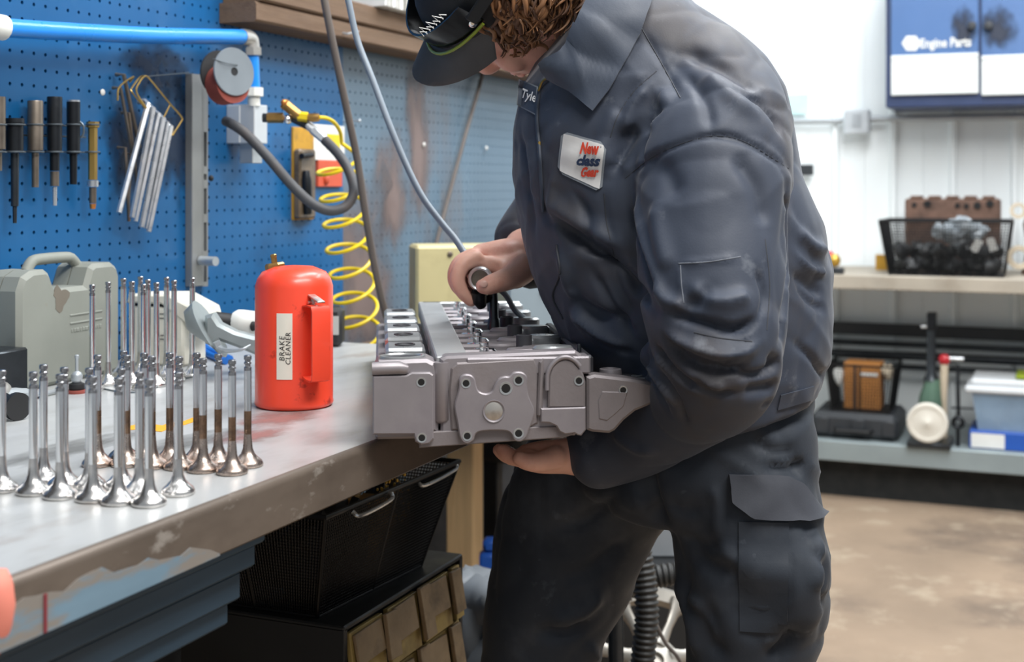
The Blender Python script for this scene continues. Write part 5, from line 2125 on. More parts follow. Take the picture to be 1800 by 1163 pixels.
def quad(c4, n, m, inset=0.0, round_=0.0):
    out = []
    for i in range(n):
        t = inset + (1 - 2 * inset) * i / (n - 1)
        row = []
        for j in range(m):
            s_ = inset + (1 - 2 * inset) * j / (m - 1)
            tt, ss = t, s_
            if round_:
                # pull the corners in
                dx, dy = abs(s_ - .5) * 2, abs(t - .5) * 2
                kx = 1 - round_ * max(0, dx + dy - 1.75) / 0.25
                ss, tt = .5 + (s_ - .5) * kx, .5 + (t - .5) * kx
            x = (1 - tt) * ((1 - ss) * c4[0][0] + ss * c4[1][0]) + tt * ((1 - ss) * c4[3][0] + ss * c4[2][0])
            y = (1 - tt) * ((1 - ss) * c4[0][1] + ss * c4[1][1]) + tt * ((1 - ss) * c4[3][1] + ss * c4[2][1])
            row.append((x, y))
        out.append(row)
    return out


patch = conform('shop_patch', jb, quad(pq, 9, 9, 0, 0.12), 0.0022, 0.002, 'patch_grey', jacket, 50)
conform('patch_field', jb, quad(pq, 9, 9, 0.05, 0.10), 0.0030, 0.0012, 'patch_white', patch, 50)


def script_on(bvh, body, c4, off, material, parent, name='lettering', shear=0.3, bold=0.0):
    """lettering bent onto cloth: text box mapped to the px quad c4 (tl, tr, br, bl)"""
    cu = bpy.data.curves.new('t', 'FONT')
    cu.body = body
    cu.size = 1
    cu.resolution_u = 2
    cu.shear = shear
    cu.offset = bold
    tmp = bpy.data.objects.new('t', cu)
    COL.objects.link(tmp)
    bpy.context.view_layer.update()
    me = bpy.data.meshes.new_from_object(tmp.evaluated_get(bpy.context.evaluated_depsgraph_get()))
    bpy.data.objects.remove(tmp, do_unlink=True)
    xs_ = [v.co.x for v in me.vertices]
    ys_ = [v.co.y for v in me.vertices]
    x0, x1, y0_, y1 = min(xs_), max(xs_), min(ys_), max(ys_)
    vs = []
    for v in me.vertices:
        s_, t = (v.co.x - x0) / (x1 - x0), 1 - (v.co.y - y0_) / (y1 - y0_)
        x = (1 - t) * ((1 - s_) * c4[0][0] + s_ * c4[1][0]) + t * ((1 - s_) * c4[3][0] + s_ * c4[2][0])
        y = (1 - t) * ((1 - s_) * c4[0][1] + s_ * c4[1][1]) + t * ((1 - s_) * c4[3][1] + s_ * c4[2][1])
        h_, n_ = hit(bvh, x, y)
        if h_ is None:
            h_, n_ = P(x, y, 1.62), -CAM_F
        vs.append(h_ + (n_ * 0.5 - CAM_F * 0.5).normalized() * off)
    b = MB()
    b.add(vs, [tuple(p.vertices) for p in me.polygons])
    bpy.data.meshes.remove(me)
    return b.build(name, material, parent, smooth=0)


script_on(jb, 'New', [(1022, 250), (1054, 252), (1056, 272), (1020, 271)], 0.0046, 'thread_red', patch, bold=0.05)
script_on(jb, 'class', [(1015, 273), (1056, 272), (1056, 292), (1015, 290)], 0.0050, 'thread_navy', patch, bold=0.05)
script_on(jb, 'Gear', [(1023, 292), (1054, 293), (1053, 310), (1022, 312)], 0.0046, 'thread_red', patch, bold=0.05)
# breast name tape beyond the zip
nq = [(912, 139), (946, 152), (945, 204), (908, 184)]
tape = conform('name_tape', jb, quad(nq, 5, 5), 0.0022, 0.002, 'patch_grey', jacket, 50)
conform('name_field', jb, quad(nq, 5, 5, 0.05), 0.0030, 0.0012, 'collar_cloth', tape, 50)
script_on(jb, 'Tyle', [(922, 156), (945, 164), (944, 187), (920, 177)], 0.0046, 'thread_white', tape, bold=0.02)


def seam_tube(name, pl, r_, off, material, parent, bvh=None):
    pts_ = []
    for q in catmull([(p[0], p[1], 0) for p in pl], 8):
        h_, n_ = hit(bvh or jb, q.x, q.y)
        if h_ is not None and (not pts_ or (h_ - pts_[-1]).length < 0.06):
            pts_.append(h_ + (n_ * 0.5 - CAM_F * 0.5).normalized() * off)
    if len(pts_) < 2:
        return None
    b = MB()
    b.tube(pts_, r_, 6)
    return b.build(name, material, parent)


mat('seam_thread', '#33363d', 0.7)
seam_tube('zip_tape', [(966, 138), (952, 152), (947, 175), (945, 215), (949, 262), (952, 320), (955, 372)], 0.0024, 0.0018, 'collar_cloth', jacket)
seam_tube('zip_teeth', [(970, 136), (957, 144), (950, 160)], 0.0015, 0.005, 'brass_wire', jacket)
b = MB()
h_, n_ = hit(jb, 948, 250)
if h_ is not None:
    b.box((0, 0, -0.006), (0.0035, 0.0016, 0.014), 0.0006, frame(h_ - CAM_F * 0.004, CAM_R, CAM_F, Vector((0.15, 0, 1)).normalized()))
    b.build('zip_pull', 'brass_wire', jacket)
seam_tube('pocket_zip', [(978, 430), (984, 480), (972, 520), (990, 560)], 0.0016, 0.0008, 'seam_thread', jacket)
# stitched seams and the pen pocket on the sleeve
mat('seam_light', '#6d727b', 0.7)
for pl_px, nm_, mt_, rr_ in (
        ([(1193, 463), (1245, 460), (1302, 451)], 'pocket_edge', 'seam_light', 0.0009),
        ([(1196, 466), (1198, 500), (1202, 532)], 'pocket_stitch', 'seam_light', 0.0009),
        ([(1220, 584), (1265, 594), (1322, 600)], 'pocket_stitch', 'seam_thread', 0.0011),
        ([(1099, 313), (1150, 274), (1217, 246), (1265, 239), (1313, 251), (1386, 296)], 'armhole_seam', 'seam_thread', 0.0008),
        ([(1128, 50), (1165, 115), (1196, 172)], 'yoke_seam', 'seam_thread', 0.0010),
        ([(1073, 241), (1087, 202), (1116, 159), (1154, 125)], 'front_seam', 'seam_thread', 0.0010),
        ([(1062, 340), (1066, 390), (1080, 450)], 'front_seam', 'seam_thread', 0.0010),
        ([(1345, 420), (1353, 500), (1348, 580)], 'sleeve_seam', 'seam_thread', 0.0010)):
    seam_tube(nm_, pl_px, rr_ * 0.8, -0.0002, mt_, jacket)
conform('hem_band', jb, lin_grid([(1372, 694), (1390, 689), (1410, 684), (1430, 678)], [(1366, 720), (1388, 714), (1408, 708), (1427, 702)], 14, 4, lambda s_, t: 0.0), 0.0022, 0.003, 'jacket_cloth', jacket, 50)
# dark cuff opening of the far sleeve
b = MB()
tube3(b, [(P(925, 447, 1.930), 0.034), (P(936, 466, 1.945), 0.036)], 16)
b.build('cuff_lining', 'rubber_black', jacket)

# ---- trousers
b = MB()
rings_ = []
for i, (v, uL, uR, Zc, bz) in enumerate([(660, 1075, 1425, 1.755, .165), (720, 1062, 1424, 1.755, .175), (790, 1030, 1424, 1.755, .178), (850, 1010, 1424, 1.755, .172), (890, 1060, 1405, 1.755, .15)]):
    c = P((uL + uR) / 2, v, Zc)
    a = (uR - uL) / 2 / FPX * Zc
    rings_.append([c + CAM_R * (a * math.cos(2 * math.pi * k / NR)) + CAM_F * (bz * math.sin(2 * math.pi * k / NR)) for k in range(NR)])
b.rings(rings_)
capsule_path(b, [(1300, 760, 1.68, .100), (1308, 850, 1.67, .098), (1322, 950, 1.66, .099), (1328, 1030, 1.66, .097), (1325, 1090, 1.66, .092), (1315, 1163, 1.66, .080), (1305, 1350, 1.66, .080), (1295, 1600, 1.66, .088), (1290, 1830, 1.66, .080)], 28)
capsule_path(b, [(1130, 770, 1.82, .118), (1050, 850, 1.84, .116), (1012, 930, 1.85, .110), (985, 1010, 1.85, .104), (960, 1080, 1.85, .092), (950, 1163, 1.85, .083), (955, 1350, 1.85, .080), (968, 1550, 1.85, .088), (975, 1690, 1.85, .080)], 28)
# full cargo pocket on the near thigh
Mp = frame(P(1390, 1012, 1.60), CAM_R, CAM_F, Vector((0, 0, 1)))
b.ell((0, 0, 0), (0.053, 0.055, 0.075), 20, 14, Mp)
tv, tf = voxel(b, 0.0066, 'trousers')
tfa, te = edges_of(tf)
tv = smooth_np(tv, te, 6)
tn = normals_np(tv, tfa)
tv = tv + tn * wavy(tv, tn, 11, 0.0020, 20)[:, None]
tn = normals_np(tv, tfa)
tv = tv + tn * creases(tv, 8, 0.0042, 22)[:, None]
tv = strokes(tv, tf, tfa, [(p_, w_ if w_ < 0.005 else w_ * 0.7, a_ if w_ < 0.005 else a_ * 1.5) for p_, w_, a_ in [
    ([(1295, 925), (1293, 1010), (1297, 1105)], .0035, -.003),
    ([(1297, 1108), (1340, 1118), (1400, 1105)], .0045, -.004),
    ([(1385, 950), (1388, 1020), (1382, 1090)], .0035, -.003),
    ([(1300, 1040), (1340, 1055), (1385, 1042)], .010, -.006),
    ([(1260, 950), (1300, 985), (1340, 975)], .014, .006),
    ([(1215, 970), (1260, 1000), (1290, 1002)], .013, -.006),
    ([(1190, 1010), (1215, 1080), (1230, 1160)], .016, .008),
    ([(1240, 1060), (1250, 1110), (1270, 1160)], .015, -.007),
    ([(1400, 1110), (1380, 1140), (1350, 1162)], .014, -.012),
    ([(1395, 770), (1402, 810), (1406, 850)], .0035, -.003),
    ([(1340, 818), (1385, 826), (1420, 812)], .010, -.008),
    ([(1430, 930), (1440, 980), (1432, 1040)], .014, .006),
    ([(1170, 880), (1200, 900), (1235, 890)], .016, -.006),
    ([(1160, 925), (1140, 860), (1130, 800)], .018, -.012),
    ([(1100, 950), (1040, 1000), (980, 1020)], .018, -.006),
    ([(1060, 1040), (1020, 1075), (960, 1085)], .016, .007),
    ([(1040, 1090), (1000, 1115), (940, 1110)], .014, -.009),
    ([(1030, 1130), (1045, 1150), (1040, 1162)], .010, .006),
    ([(1300, 1000), (1330, 1012), (1380, 1000)], .010, .006),
    ([(1305, 1075), (1345, 1085), (1380, 1070)], .009, -.006),
    ([(1200, 940), (1235, 960), (1270, 950)], .010, -.006),
    ([(1210, 1040), (1240, 1080), (1262, 1140)], .009, .006),
    ([(1420, 960), (1448, 1000), (1450, 1060)], .009, -.006),
    ([(1250, 850), (1262, 900), (1258, 950)], .010, .005),
    ([(1320, 760), (1350, 790), (1400, 795)], .009, -.006),
    ([(1090, 860), (1040, 910), (960, 930)], .012, -.007),
]])
tv = smooth_np(tv, te, 1, 0.4)
trousers = mesh_from_np('trousers', tv, tf, 'trouser_cloth', person)
tb = BVHTree.FromPolygons([tuple(p) for p in tv], tf)
up_e = [(1281, 833), (1300, 834), (1340, 834), (1385, 838), (1412, 850), (1424, 866), (1434, 880), (1444, 893)]
lo_e = [(1286, 880), (1300, 892), (1320, 908), (1350, 912), (1390, 913), (1418, 912), (1434, 907), (1445, 896)]
fg = lin_grid(up_e, lo_e, 24, 9, lambda s_, t: 0.001 + 0.008 * t + 0.003 * math.sin(7 * s_ + 2) * t)
conform('pocket_flap', tb, fg, 0.003, 0.004, 'flap_cloth', trousers, 50)
conform('cargo_pocket', tb, quad([(1298, 916), (1386, 918), (1384, 1112), (1300, 1108)], 12, 6), 0.0022, 0.002, 'trouser_cloth', trousers, 60)
# boots
for (u, Z) in ((1290, 1.66), (975, 1.85)):
    p = P(u, 700, Z)
    Mb_ = frame((p.x, p.y, 0), -CAM_R, -CAM_F, Vector((0, 0, 1)))
    b = MB()
    b.ell((0.05, 0, 0.045), (0.15, 0.052, 0.045), 18, 10, Mb_)
    b.ell((0.0, 0, 0.08), (0.062, 0.055, 0.09), 16, 10, Mb_)
    b.box((0.05, 0, 0.012), (0.29, 0.10, 0.024), 0.01, Mb_)
    b.build('boot', 'boot', trousers, smooth=50)

# ---- hair: curls hanging below the cap
b = MB()
b.ell((0, -0.022, 0.022), (0.083, 0.094, 0.098), 24, 16, HDM)
hv, hf = voxel(b, 0.006, 'hair')
keep = []
loc = (np.array(HDM.inverted()) @ np.c_[hv, np.ones(len(hv))].T).T[:, :3]
okv = ~((loc[:, 1] > 0.040) | ((loc[:, 2] < -0.055) & (loc[:, 1] > -0.03)))
hf2 = [q for q in hf if all(okv[i] for i in q)]
hb = MB()
hb.add([tuple(p) for p in hv], hf2)
rng = random.Random(21)
hb.m = 0
HR = Vector((0.086, 0.097, 0.101))
HCc = Vector((0, -0.022, 0.022))


def skull(p, off):
    """local point pushed onto the hair ellipsoid plus an offset"""
    q = Vector((p.x / HR.x, p.y / HR.y, p.z / HR.z))
    q.normalize()
    s_ = Vector((q.x * HR.x, q.y * HR.y, q.z * HR.z))
    nrm_ = Vector((q.x / HR.x, q.y / HR.y, q.z / HR.z)).normalized()
    return s_ + nrm_ * off, nrm_


gl_ = HDM.inverted().to_3x3() @ Vector((0, 0, -1))      # gravity in the head's frame
for k in range(520):
    th = rng.uniform(-2.6, 0.75)
    ph = rng.uniform(-0.75, 0.45)
    q = Vector((HR.x * math.cos(ph) * math.cos(th), HR.y * math.cos(ph) * math.sin(th), HR.z * math.sin(ph)))
    if q.y > 0.052 or (q.z < -0.045 and q.y > -0.035):
        continue
    ln = rng.uniform(0.045, 0.075) * (0.85 if q.z < -0.02 else 1.0)
    n = 12
    wl_a = rng.uniform(0.004, 0.008)
    wl_n = rng.uniform(1.0, 1.9)
    ph0 = rng.uniform(0, 6.28)
    off0 = rng.uniform(0.0, 0.012)
    comb = (gl_ * 0.8 + Vector((0, -0.25, -0.35)) + Vector((rng.uniform(-.5, .5), rng.uniform(-.5, .5), rng.uniform(-.5, .5)))).normalized()
    pts_ = []
    cur = q.copy()
    for i in range(n):
        t = i / (n - 1)
        sp3, nr = skull(cur, off0 + 0.010 * t * t)
        tang = (comb - nr * comb.dot(nr))
        tang = tang.normalized() if tang.length > 1e-4 else Vector((0, 0, -1))
        lat = nr.cross(tang)
        a_ = ph0 + wl_n * 2 * math.pi * t
        pts_.append(HDM @ (HCc + sp3 + lat * (wl_a * math.sin(a_)) + nr * (wl_a * 0.7 * math.cos(a_))))
        cur = sp3 + tang * (ln / (n - 1))
    r0 = rng.uniform(0.0028, 0.0052)
    hb.m = 0 if rng.random() < 0.66 else 1
    hb.tube(pts_, [r0 * (0.75 + 0.25 * math.sin(math.pi * min(1, i / (n - 1) * 1.6))) * (1 - 0.8 * (i / (n - 1)) ** 3) for i in range(n)], 6, flat=0.55)
hair = hb.build('hair', ['hair_brown', 'hair_dark'], person, smooth=60)

# ---- cap with safety glasses pushed up on it
b = MB()
rings_ = []
nc = 36
for i in range(10):
    ph = (math.pi / 2) * i / 9.5
    rr_ = math.cos(ph)
    rings_.append([hd(0.090 * rr_ * math.cos(2 * math.pi * k / nc), -0.008 + 0.108 * rr_ * math.sin(2 * math.pi * k / nc),
                      0.046 + 0.086 * math.sin(ph) + (0.012 * math.sin(2 * math.pi * k / nc) if i == 0 else 0) - (0.012 if i == 0 else 0)) for k in range(nc)])
b.rings(rings_)
cap = b.build('cap', 'cap_black', person, smooth=60)
b = MB()
rows_ = []
for j in range(9):
    t = j / 8
    row = []
    for i in range(25):
        a_ = math.radians(14 + 152 * i / 24)
        cx_, cy_ = 0.088 * math.cos(a_), -0.008 + 0.106 * math.sin(a_)
        ext_ = 0.070 * t * max(0.0, math.sin(a_)) ** 0.45
        x_ = cx_ * (1 + 0.03 * t)
        y_ = cy_ + ext_
        z_ = 0.046 + 0.010 * math.sin(a_) - 4.0 * x_ * x_ * (0.35 + 0.65 * t) - 0.012 * t
        row.append((x_, y_, z_))
    rows_.append(row)
vs = [hd(*q) for row in rows_ for q in row] + [hd(q[0], q[1], q[2] - 0.003) for row in rows_ for q in row]
nn = 9 * 25
fs = []
for i in range(8):
    for j in range(24):
        a_ = i * 25 + j
        fs.append((a_, a_ + 1, a_ + 26, a_ + 25))
        fs.append((nn + a_ + 25, nn + a_ + 26, nn + a_ + 1, nn + a_))
for j in range(24):
    a_ = 8 * 25 + j
    fs.append((a_, a_ + 1, nn + a_ + 1, nn + a_))
b.add(vs, fs)
b.build('brim', 'brim_grey', cap, smooth=60)
# glasses: curved dark lens across the front of the crown, temple along the side, hinge screw
gl = MB()
rl = []
for i in range(17):
    a_ = math.radians(10 + 160 * i / 16)
    c_, s_ = math.cos(a_), math.sin(a_)
    rl.append([hd(0.094 * c_, -0.006 + 0.112 * s_, z) for z in (0.054, 0.092)] + [hd(0.097 * c_, -0.006 + 0.115 * s_, z) for z in (0.092, 0.054)])
gl.rings(rl)
lens = gl.build('safety_glasses', 'lens_dark', cap, smooth=60)
gl = MB()
gl.tube([hd(0.1 * math.cos(math.radians(a_)), -0.004 + 0.121 * math.sin(math.radians(a_)), 0.053) for a_ in range(10, 171, 8)], 0.0022, 8)
gl.build('lime_rim', 'lime', lens)
gl = MB()
gl.box((0, 0, 0), (0.004, 0.15, 0.018), 0.0018, HDM @ Matrix.Translation((0.098, -0.055, 0.072)) @ Matrix.Rotation(math.radians(-6), 4, 'Z'))
gl.build('temple_arm', 'cap_black', lens)
gl = MB()
Mq = HDM @ Matrix.Translation((0.1012, 0.022, 0.066)) @ Matrix.Rotation(math.radians(90), 4, 'Y')
gl.lathe([(0.0055, 0), (0.0055, 0.0015), (0.0035, 0.003), (0.0005, 0.0034)], 14, Mq)
gl.build('hinge_screw', 'chrome', lens)
gl = MB()
for k in range(7):
    p0 = 0.035 + 0.009 * k
    a_ = 1.05 - p0 * 0.0
    y0_ = 0.030 + 0.0065 * k
    x_ = 0.0905 * math.sqrt(max(0.05, 1 - (y0_ / 0.11) ** 2)) + 0.006
    gl.tube([hd(x_ + 0.004, y0_, 0.100), hd(x_ + 0.004, y0_ + 0.004, 0.108 + 0.006 * (k % 2)), hd(x_ + 0.004, y0_ + 0.007, 0.100)], 0.0006, 5)
gl.build('white_script', 'thread_white', cap)

# ---- tool in the right hand
tool = thing('air_tool', 'hand-held tool with silver ring end and vertical steel spindle in the right hand', 'tool', P(867, 575, 1.84))
b = MB()
c0, c1 = P(844, 490, 1.822), P(852, 482, 1.93)
ax_ = (c0 - c1).normalized()
b.tube([c1, c0 + (c1 - c0) * 0.12], 0.0165, 20)
b.build('body', 'rubber_black', tool, smooth=40)
b = MB()
sx = ax_.orthogonal().normalized()
sy = ax_.cross(sx)
Mt = frame(c0, sx, sy, ax_)
b.rings([[Mt @ Vector((q * math.cos(a), q * math.sin(a), z)) for q, z in ((0.0172, -0.016), (0.0172, 0.0), (0.0150, 0.003), (0.0125, 0.002), (0.0120, -0.016))] for a in np.linspace(0, 2 * math.pi, 33)[:-1]], False, True)
b.build('end_ring', 'bright_steel', tool, smooth=40)
b = MB()
b.tube([Mt @ Vector((0, 0, -0.012)), Mt @ Vector((0, 0, -0.006))], 0.0122, 20)
b.build('end_plate', 'brown_steel', tool)
b = MB()
b.tube([P(842, 512, 1.83), P(843, 528, 1.835), P(847, 538, 1.84)], [0.011, 0.0105, 0.007], 12)
b.tube([P(846, 530, 1.84), P(858, 526, 1.845), P(866, 516, 1.85)], [0.006, 0.005, 0.005], 10)
b.build('nozzle', 'black_steel', tool)
b = MB()
b.tube([P(867, 505, 1.85), P(867, 520, 1.85), P(868, 558, 1.85), P(868, 562, 1.85), P(868, 578, 1.85)], [0.0055, 0.0065, 0.0068, 0.0085, 0.0095], 14)
b.build('spindle', 'dark_steel', tool)
b = MB()
b.tube(catmull([P(876, 507, 1.87), P(890, 520, 1.88), P(905, 545, 1.90), P(918, 556, 1.93), P(935, 570, 2.0)], 6), 0.0042, 8)
b.build('supply_hose', 'cable_grey', tool)

# ------------------------------------------------------------------ rear workbench along the back wall
XF = 5.05
mat('grey_bench', '#a39a8c', 0.6, var=0.12, vs=6, dirt='#7d7060', damt=0.6, ds=5)
mat('shelf_metal', '#8f9a9c', 0.5, 0.3, var=0.1, vs=5)
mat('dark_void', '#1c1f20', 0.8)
mat('navy', '#2c3a5c', 0.45, var=0.08)
mat('door_blue', '#4b6a98', 0.4, var=0.08, vs=3)
mat('door_white', '#d4d8d6', 0.45, var=0.05, vs=3)
mat('smudge', '#2d3648', 0.5, var=0.25, vs=10)
mat('rust_iron', '#6e5447', 0.7, 0.2, var=0.25, vs=12, dirt='#3c302b', damt=0.6, ds=14)
mat('grease_black', '#17181a', 0.45, var=0.3, vs=20, spec=0.6)
mat('bag_clear', '#9aa2a8', 0.25, var=0.2, vs=20, alpha=0.8, spec=0.7)
mat('cardboard', '#b1763a', 0.75, var=0.12, vs=8)
mat('case_black', '#2b2e32', 0.5, var=0.1)
mat('green_paint', '#4f6a5a', 0.45, var=0.12)
mat('tote_blue', '#8aa4bd', 0.25, var=0.1, alpha=0.75, spec=0.6)
mat('lid_white', '#d5d9dc', 0.4, var=0.05)
mat('box_blue', '#1f52a8', 0.45, var=0.06)
mat('mesh_black', '#131416', 0.4, 0.3, var=0.1)
mat('gold', '#c9a24a', 0.3, 0.6)
mat('glossy_red', '#b0202a', 0.3)
ztop = onback(1600, 486, XF).z
zlow = onback(1600, 786, XF).z
rb = thing('rear_workbench', 'long rear workbench with thick tan top and grey lower shelf', 'workbench', (XF, 0, 0))
b = MB()
b.box(((XF + XB) / 2, -0.35, ztop - 0.027), (XB - XF - 0.02, 3.4, 0.054), 0.004)
b.build('top', 'grey_bench', rb, smooth=30)
b = MB()
b.box(((XF + XB) / 2 + 0.01, -0.35, zlow - 0.008), (XB - XF - 0.06, 3.4, 0.016), 0.002)
b.box((XF + 0.03, -0.35, zlow - 0.038), (0.02, 3.4, 0.076), 0.003)
b.build('lower_shelf', 'shelf_metal', rb, smooth=30)
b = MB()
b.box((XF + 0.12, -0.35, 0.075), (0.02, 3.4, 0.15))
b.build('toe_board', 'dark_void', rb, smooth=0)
for y in (1.30, -0.45, -1.9):
    b = MB()
    b.box((XF + 0.05, y, (ztop - 0.05) / 2), (0.05, 0.05, ztop - 0.05), 0.003)
    b.build('leg', 'shelf_metal', rb)
for (z, r_, x) in ((0.50, 0.016, 5.55), (0.545, 0.012, 5.56), (0.455, 0.010, 5.55)):
    b = MB()
    b.cyl((x, 1.3, z), (x, -2.0, z), r_, None, 10)
    b.build('rear_rail', 'dark_steel', rb)
b = MB()
b.box((5.585, -0.35, 0.60), (0.03, 3.3, 0.05), 0.004)
b.build('rear_angle', 'case_black', rb)

# ------------------------------------------------------------------ wall cabinet
XC = 5.32
cab = thing('wall_cabinet', 'navy two door parts cabinet with white lower band on the rear wall', 'cabinet', onback(1680, 195, XC))


def backbox(mb, u0, u1, v0, v1, x0, x1, bev=0.002):
    p, q = onback(u0, v0, x0), onback(u1, v1, x0)
    zt = onback((u0 + u1) / 2, v0, x0).z
    zb = onback((u0 + u1) / 2, v1, x0).z
    mb.box(((x0 + x1) / 2, (p.y + q.y) / 2, (zt + zb) / 2), (abs(x1 - x0), abs(p.y - q.y), abs(zt - zb)), bev)
    return mb


b = MB()
backbox(b, 1557, 1900, -120, 186, XC, XB - 0.02, 0.004)
b.build('body', 'navy', cab, smooth=30)
for (ua, ub, ku) in ((1566, 1720, 1709), (1725, 1880, 1738)):
    b = MB()
    backbox(b, ua, ub, -110, 97, XC - 0.016, XC, 0.003)
    d = b.build('door', 'door_blue', cab, smooth=30)
    b = MB()
    backbox(b, ua, ub, 100, 166, XC - 0.018, XC, 0.003)
    backbox(b, ua, ub, 95, 103, XC - 0.021, XC - 0.005, 0.002)
    b.build('lower_band', 'door_white', d, smooth=30)
    p = onback(ku, 46, XC - 0.016)
    b = MB()
    b.lathe([(0.012, 0), (0.012, 0.006), (0.017, 0.014), (0.015, 0.022), (0.0005, 0.024)], 16, frame(p, (0, 1, 0), (0, 0, 1), (-1, 0, 0)))
    b.build('knob', 'case_black', d)
    sp2 = onback(ku + (16 if ku > 1720 else -16), 50, XC - 0.0165)
    smudge('grease_smudge', 'door_grease', '#20283a', frame(sp2 + Vector((-0.0006, 0, 0)), (0, -1, 0), (0, 0, 1), (-1, 0, 0)), 0.085 if ku > 1720 else 0.06, 0.11, d, 1.0, 5)
    if ku < 1720:
        door1 = d
b = MB()
hx = [onback(1602 + 17 * math.cos(math.radians(60 * k)), 76 + 15 * math.sin(math.radians(60 * k)), XC - 0.017) for k in range(6)]
b.prism([(p.y, p.z) for p in hx], 0, 0.001, frame((XC - 0.0165, 0, 0), (0, 1, 0), (0, 0, 1), (-1, 0, 0)))
b.build('hexagon_logo', 'paper_white', door1, smooth=0)
pt = onback(1617, 84, XC - 0.0175)
text_mesh('cabinet_lettering', 'Engine Parts', 0.050, frame(pt, (0, -1, 0), (0, 0, 1), (-1, 0, 0)), 'paper_white', door1, extrude=0.0005, bold=0.0012, xs=0.76)

# conduit and box
cd = thing('conduit', 'grey electrical conduit with a junction box running along the rear wall', 'conduit', onback(1500, 237, XB - 0.02))
b = MB()
b.cyl(onback(1230, 216, XB - 0.03), onback(1482, 212, XB - 0.03), 0.013, None, 12)
b.cyl(onback(1528, 209, XB - 0.03), onback(1900, 203, XB - 0.03), 0.013, None, 12)
b.build('pipe', 'galv', cd)
b = MB()
backbox(b, 1483, 1528, 192, 236, XB - 0.08, XB - 0.015, 0.006)
jb_ = b.build('junction_box', 'alu_light', cd, smooth=30)
b = MB()
backbox(b, 1498, 1513, 200, 224, XB - 0.083, XB - 0.079, 0.001)
b.build('cover_plate', 'galv', jb_, smooth=0)
b = MB()
backbox(b, 1380, 1421, 166, 200, XB - 0.018, XB - 0.0165, 0)
tag(b.build('teal_note', mat('teal', '#bfe6e4', 0.7), smooth=0), 'pale teal paper note on the white rear wall behind the worker', 'note')
b = MB()
backbox(b, 1400, 1428, 289, 308, XB - 0.05, XB - 0.016, 0.003)
tag(b.build('black_outlet', 'case_black'), 'small black fixture on the rear wall beside the worker', 'fixture')


# ------------------------------------------------------------------ wire mesh baskets
def mesh_basket(name, label, base, rim, zb, zt, step, wr, group=None):
    """base, rim: four corner points (x, y), same order"""
    c = Vector(((base[0][0] + base[2][0]) / 2, (base[0][1] + base[2][1]) / 2, zb))
    t = thing(name, label, 'basket', c, 0, group)
    for k in range(4):
        b0, b1 = Vector((*base[k], zb)), Vector((*base[(k + 1) % 4], zb))
        r0, r1 = Vector((*rim[k], zt)), Vector((*rim[(k + 1) % 4], zt))
        b = MB()
        n = max(4, int((r1 - r0).length / step))
        for i in range(n + 1):
            s_ = i / n
            b.cyl(b0.lerp(b1, s_), r0.lerp(r1, s_), wr, None, 4)
        m = max(4, int((r0 - b0).length / step))
        for i in range(m + 1):
            s_ = i / m
            b.cyl(b0.lerp(r0, s_), b1.lerp(r1, s_), wr, None, 4)
        o = b.build('mesh_side', 'mesh_black', t, smooth=0)
        o['kind'] = 'stuff'
    b = MB()
    rp = [Vector((*q, zt)) for q in rim]
    b.tube(rp, wr * 4.2, 8, closed=True)
    bp_ = [Vector((*q, zb)) for q in base]
    b.tube(bp_, wr * 3, 8, closed=True)
    for k in range(4):
        b.cyl(bp_[k], rp[k], wr * 3, None, 8)
        b.cyl(bp_[k].lerp(bp_[(k + 1) % 4], 0.5), rp[k].lerp(rp[(k + 1) % 4], 0.5), wr * 2.4, None, 8)
    b.build('wire_frame', 'mesh_black', t)
    b = MB()
    b.add([Vector((*q, zb + 0.003)) for q in base] + [Vector((*q, zb + 0.001)) for q in base], [(0, 1, 2, 3), (7, 6, 5, 4), (0, 4, 5, 1), (1, 5, 6, 2), (2, 6, 7, 3), (3, 7, 4, 0)])
    b.build('bottom', 'mesh_black', t, smooth=0)
    return t


def xy(u, v, z):
    p = onz(u, v, z)
    return (p.x, p.y)


def rock(mb, c, r, seed, n=10):
    rs = random.Random(seed)
    ph = [rs.uniform(0, 6) for _ in range(6)]
    rings = []
    for i in range(1, 7):
        t = math.pi * i / 7
        row = []
        for k in range(n):
            a_ = 2 * math.pi * k / n
            q = 1 + 0.22 * math.sin(2 * a_ + ph[0] + i) + 0.15 * math.sin(3 * a_ + ph[1]) + rs.uniform(-0.1, 0.1)
            row.append((c[0] + r[0] * q * math.sin(t) * math.cos(a_), c[1] + r[1] * q * math.sin(t) * math.sin(a_), c[2] - r[2] * math.cos(t) * q))
        rings.append(row)
    mb.rings(rings)


p0, p1 = onback(1563, 480, 5.12), onback(1763, 480, 5.12)
q0_, q1_ = onback(1545, 388, 5.09), onback(1777, 388, 5.09)
zb_ = ztop
zt_ = q0_.z
mesh_basket('mesh_basket', 'black wire mesh basket of dark parts and a crumpled bag on the rear bench',
            [(5.12, p0.y), (5.12, p1.y), (5.36, p1.y), (5.36, p0.y)], [(5.09, q0_.y), (5.09, q1_.y), (5.40, q1_.y), (5.40, q0_.y)], zb_, zt_, 0.011, 0.0011)
for k in range(16):
    rs = random.Random(100 + k)
    yy = p1.y + (p0.y - p1.y) * (0.1 + 0.8 * ((k % 8) / 7))
    b = MB()
    rock(b, (5.18 + 0.06 * (k % 3), yy, zb_ + 0.035 + 0.055 * (k // 8)), (0.035, 0.032, 0.030), 200 + k)
    o = b.build('greasy_part', 'grease_black', smooth=30)
    tag(o, 'greasy black engine part inside the mesh basket on the rear bench', 'engine part', 'parts in the rear mesh basket')
b = MB()
c_ = onback(1690, 402, 5.2)
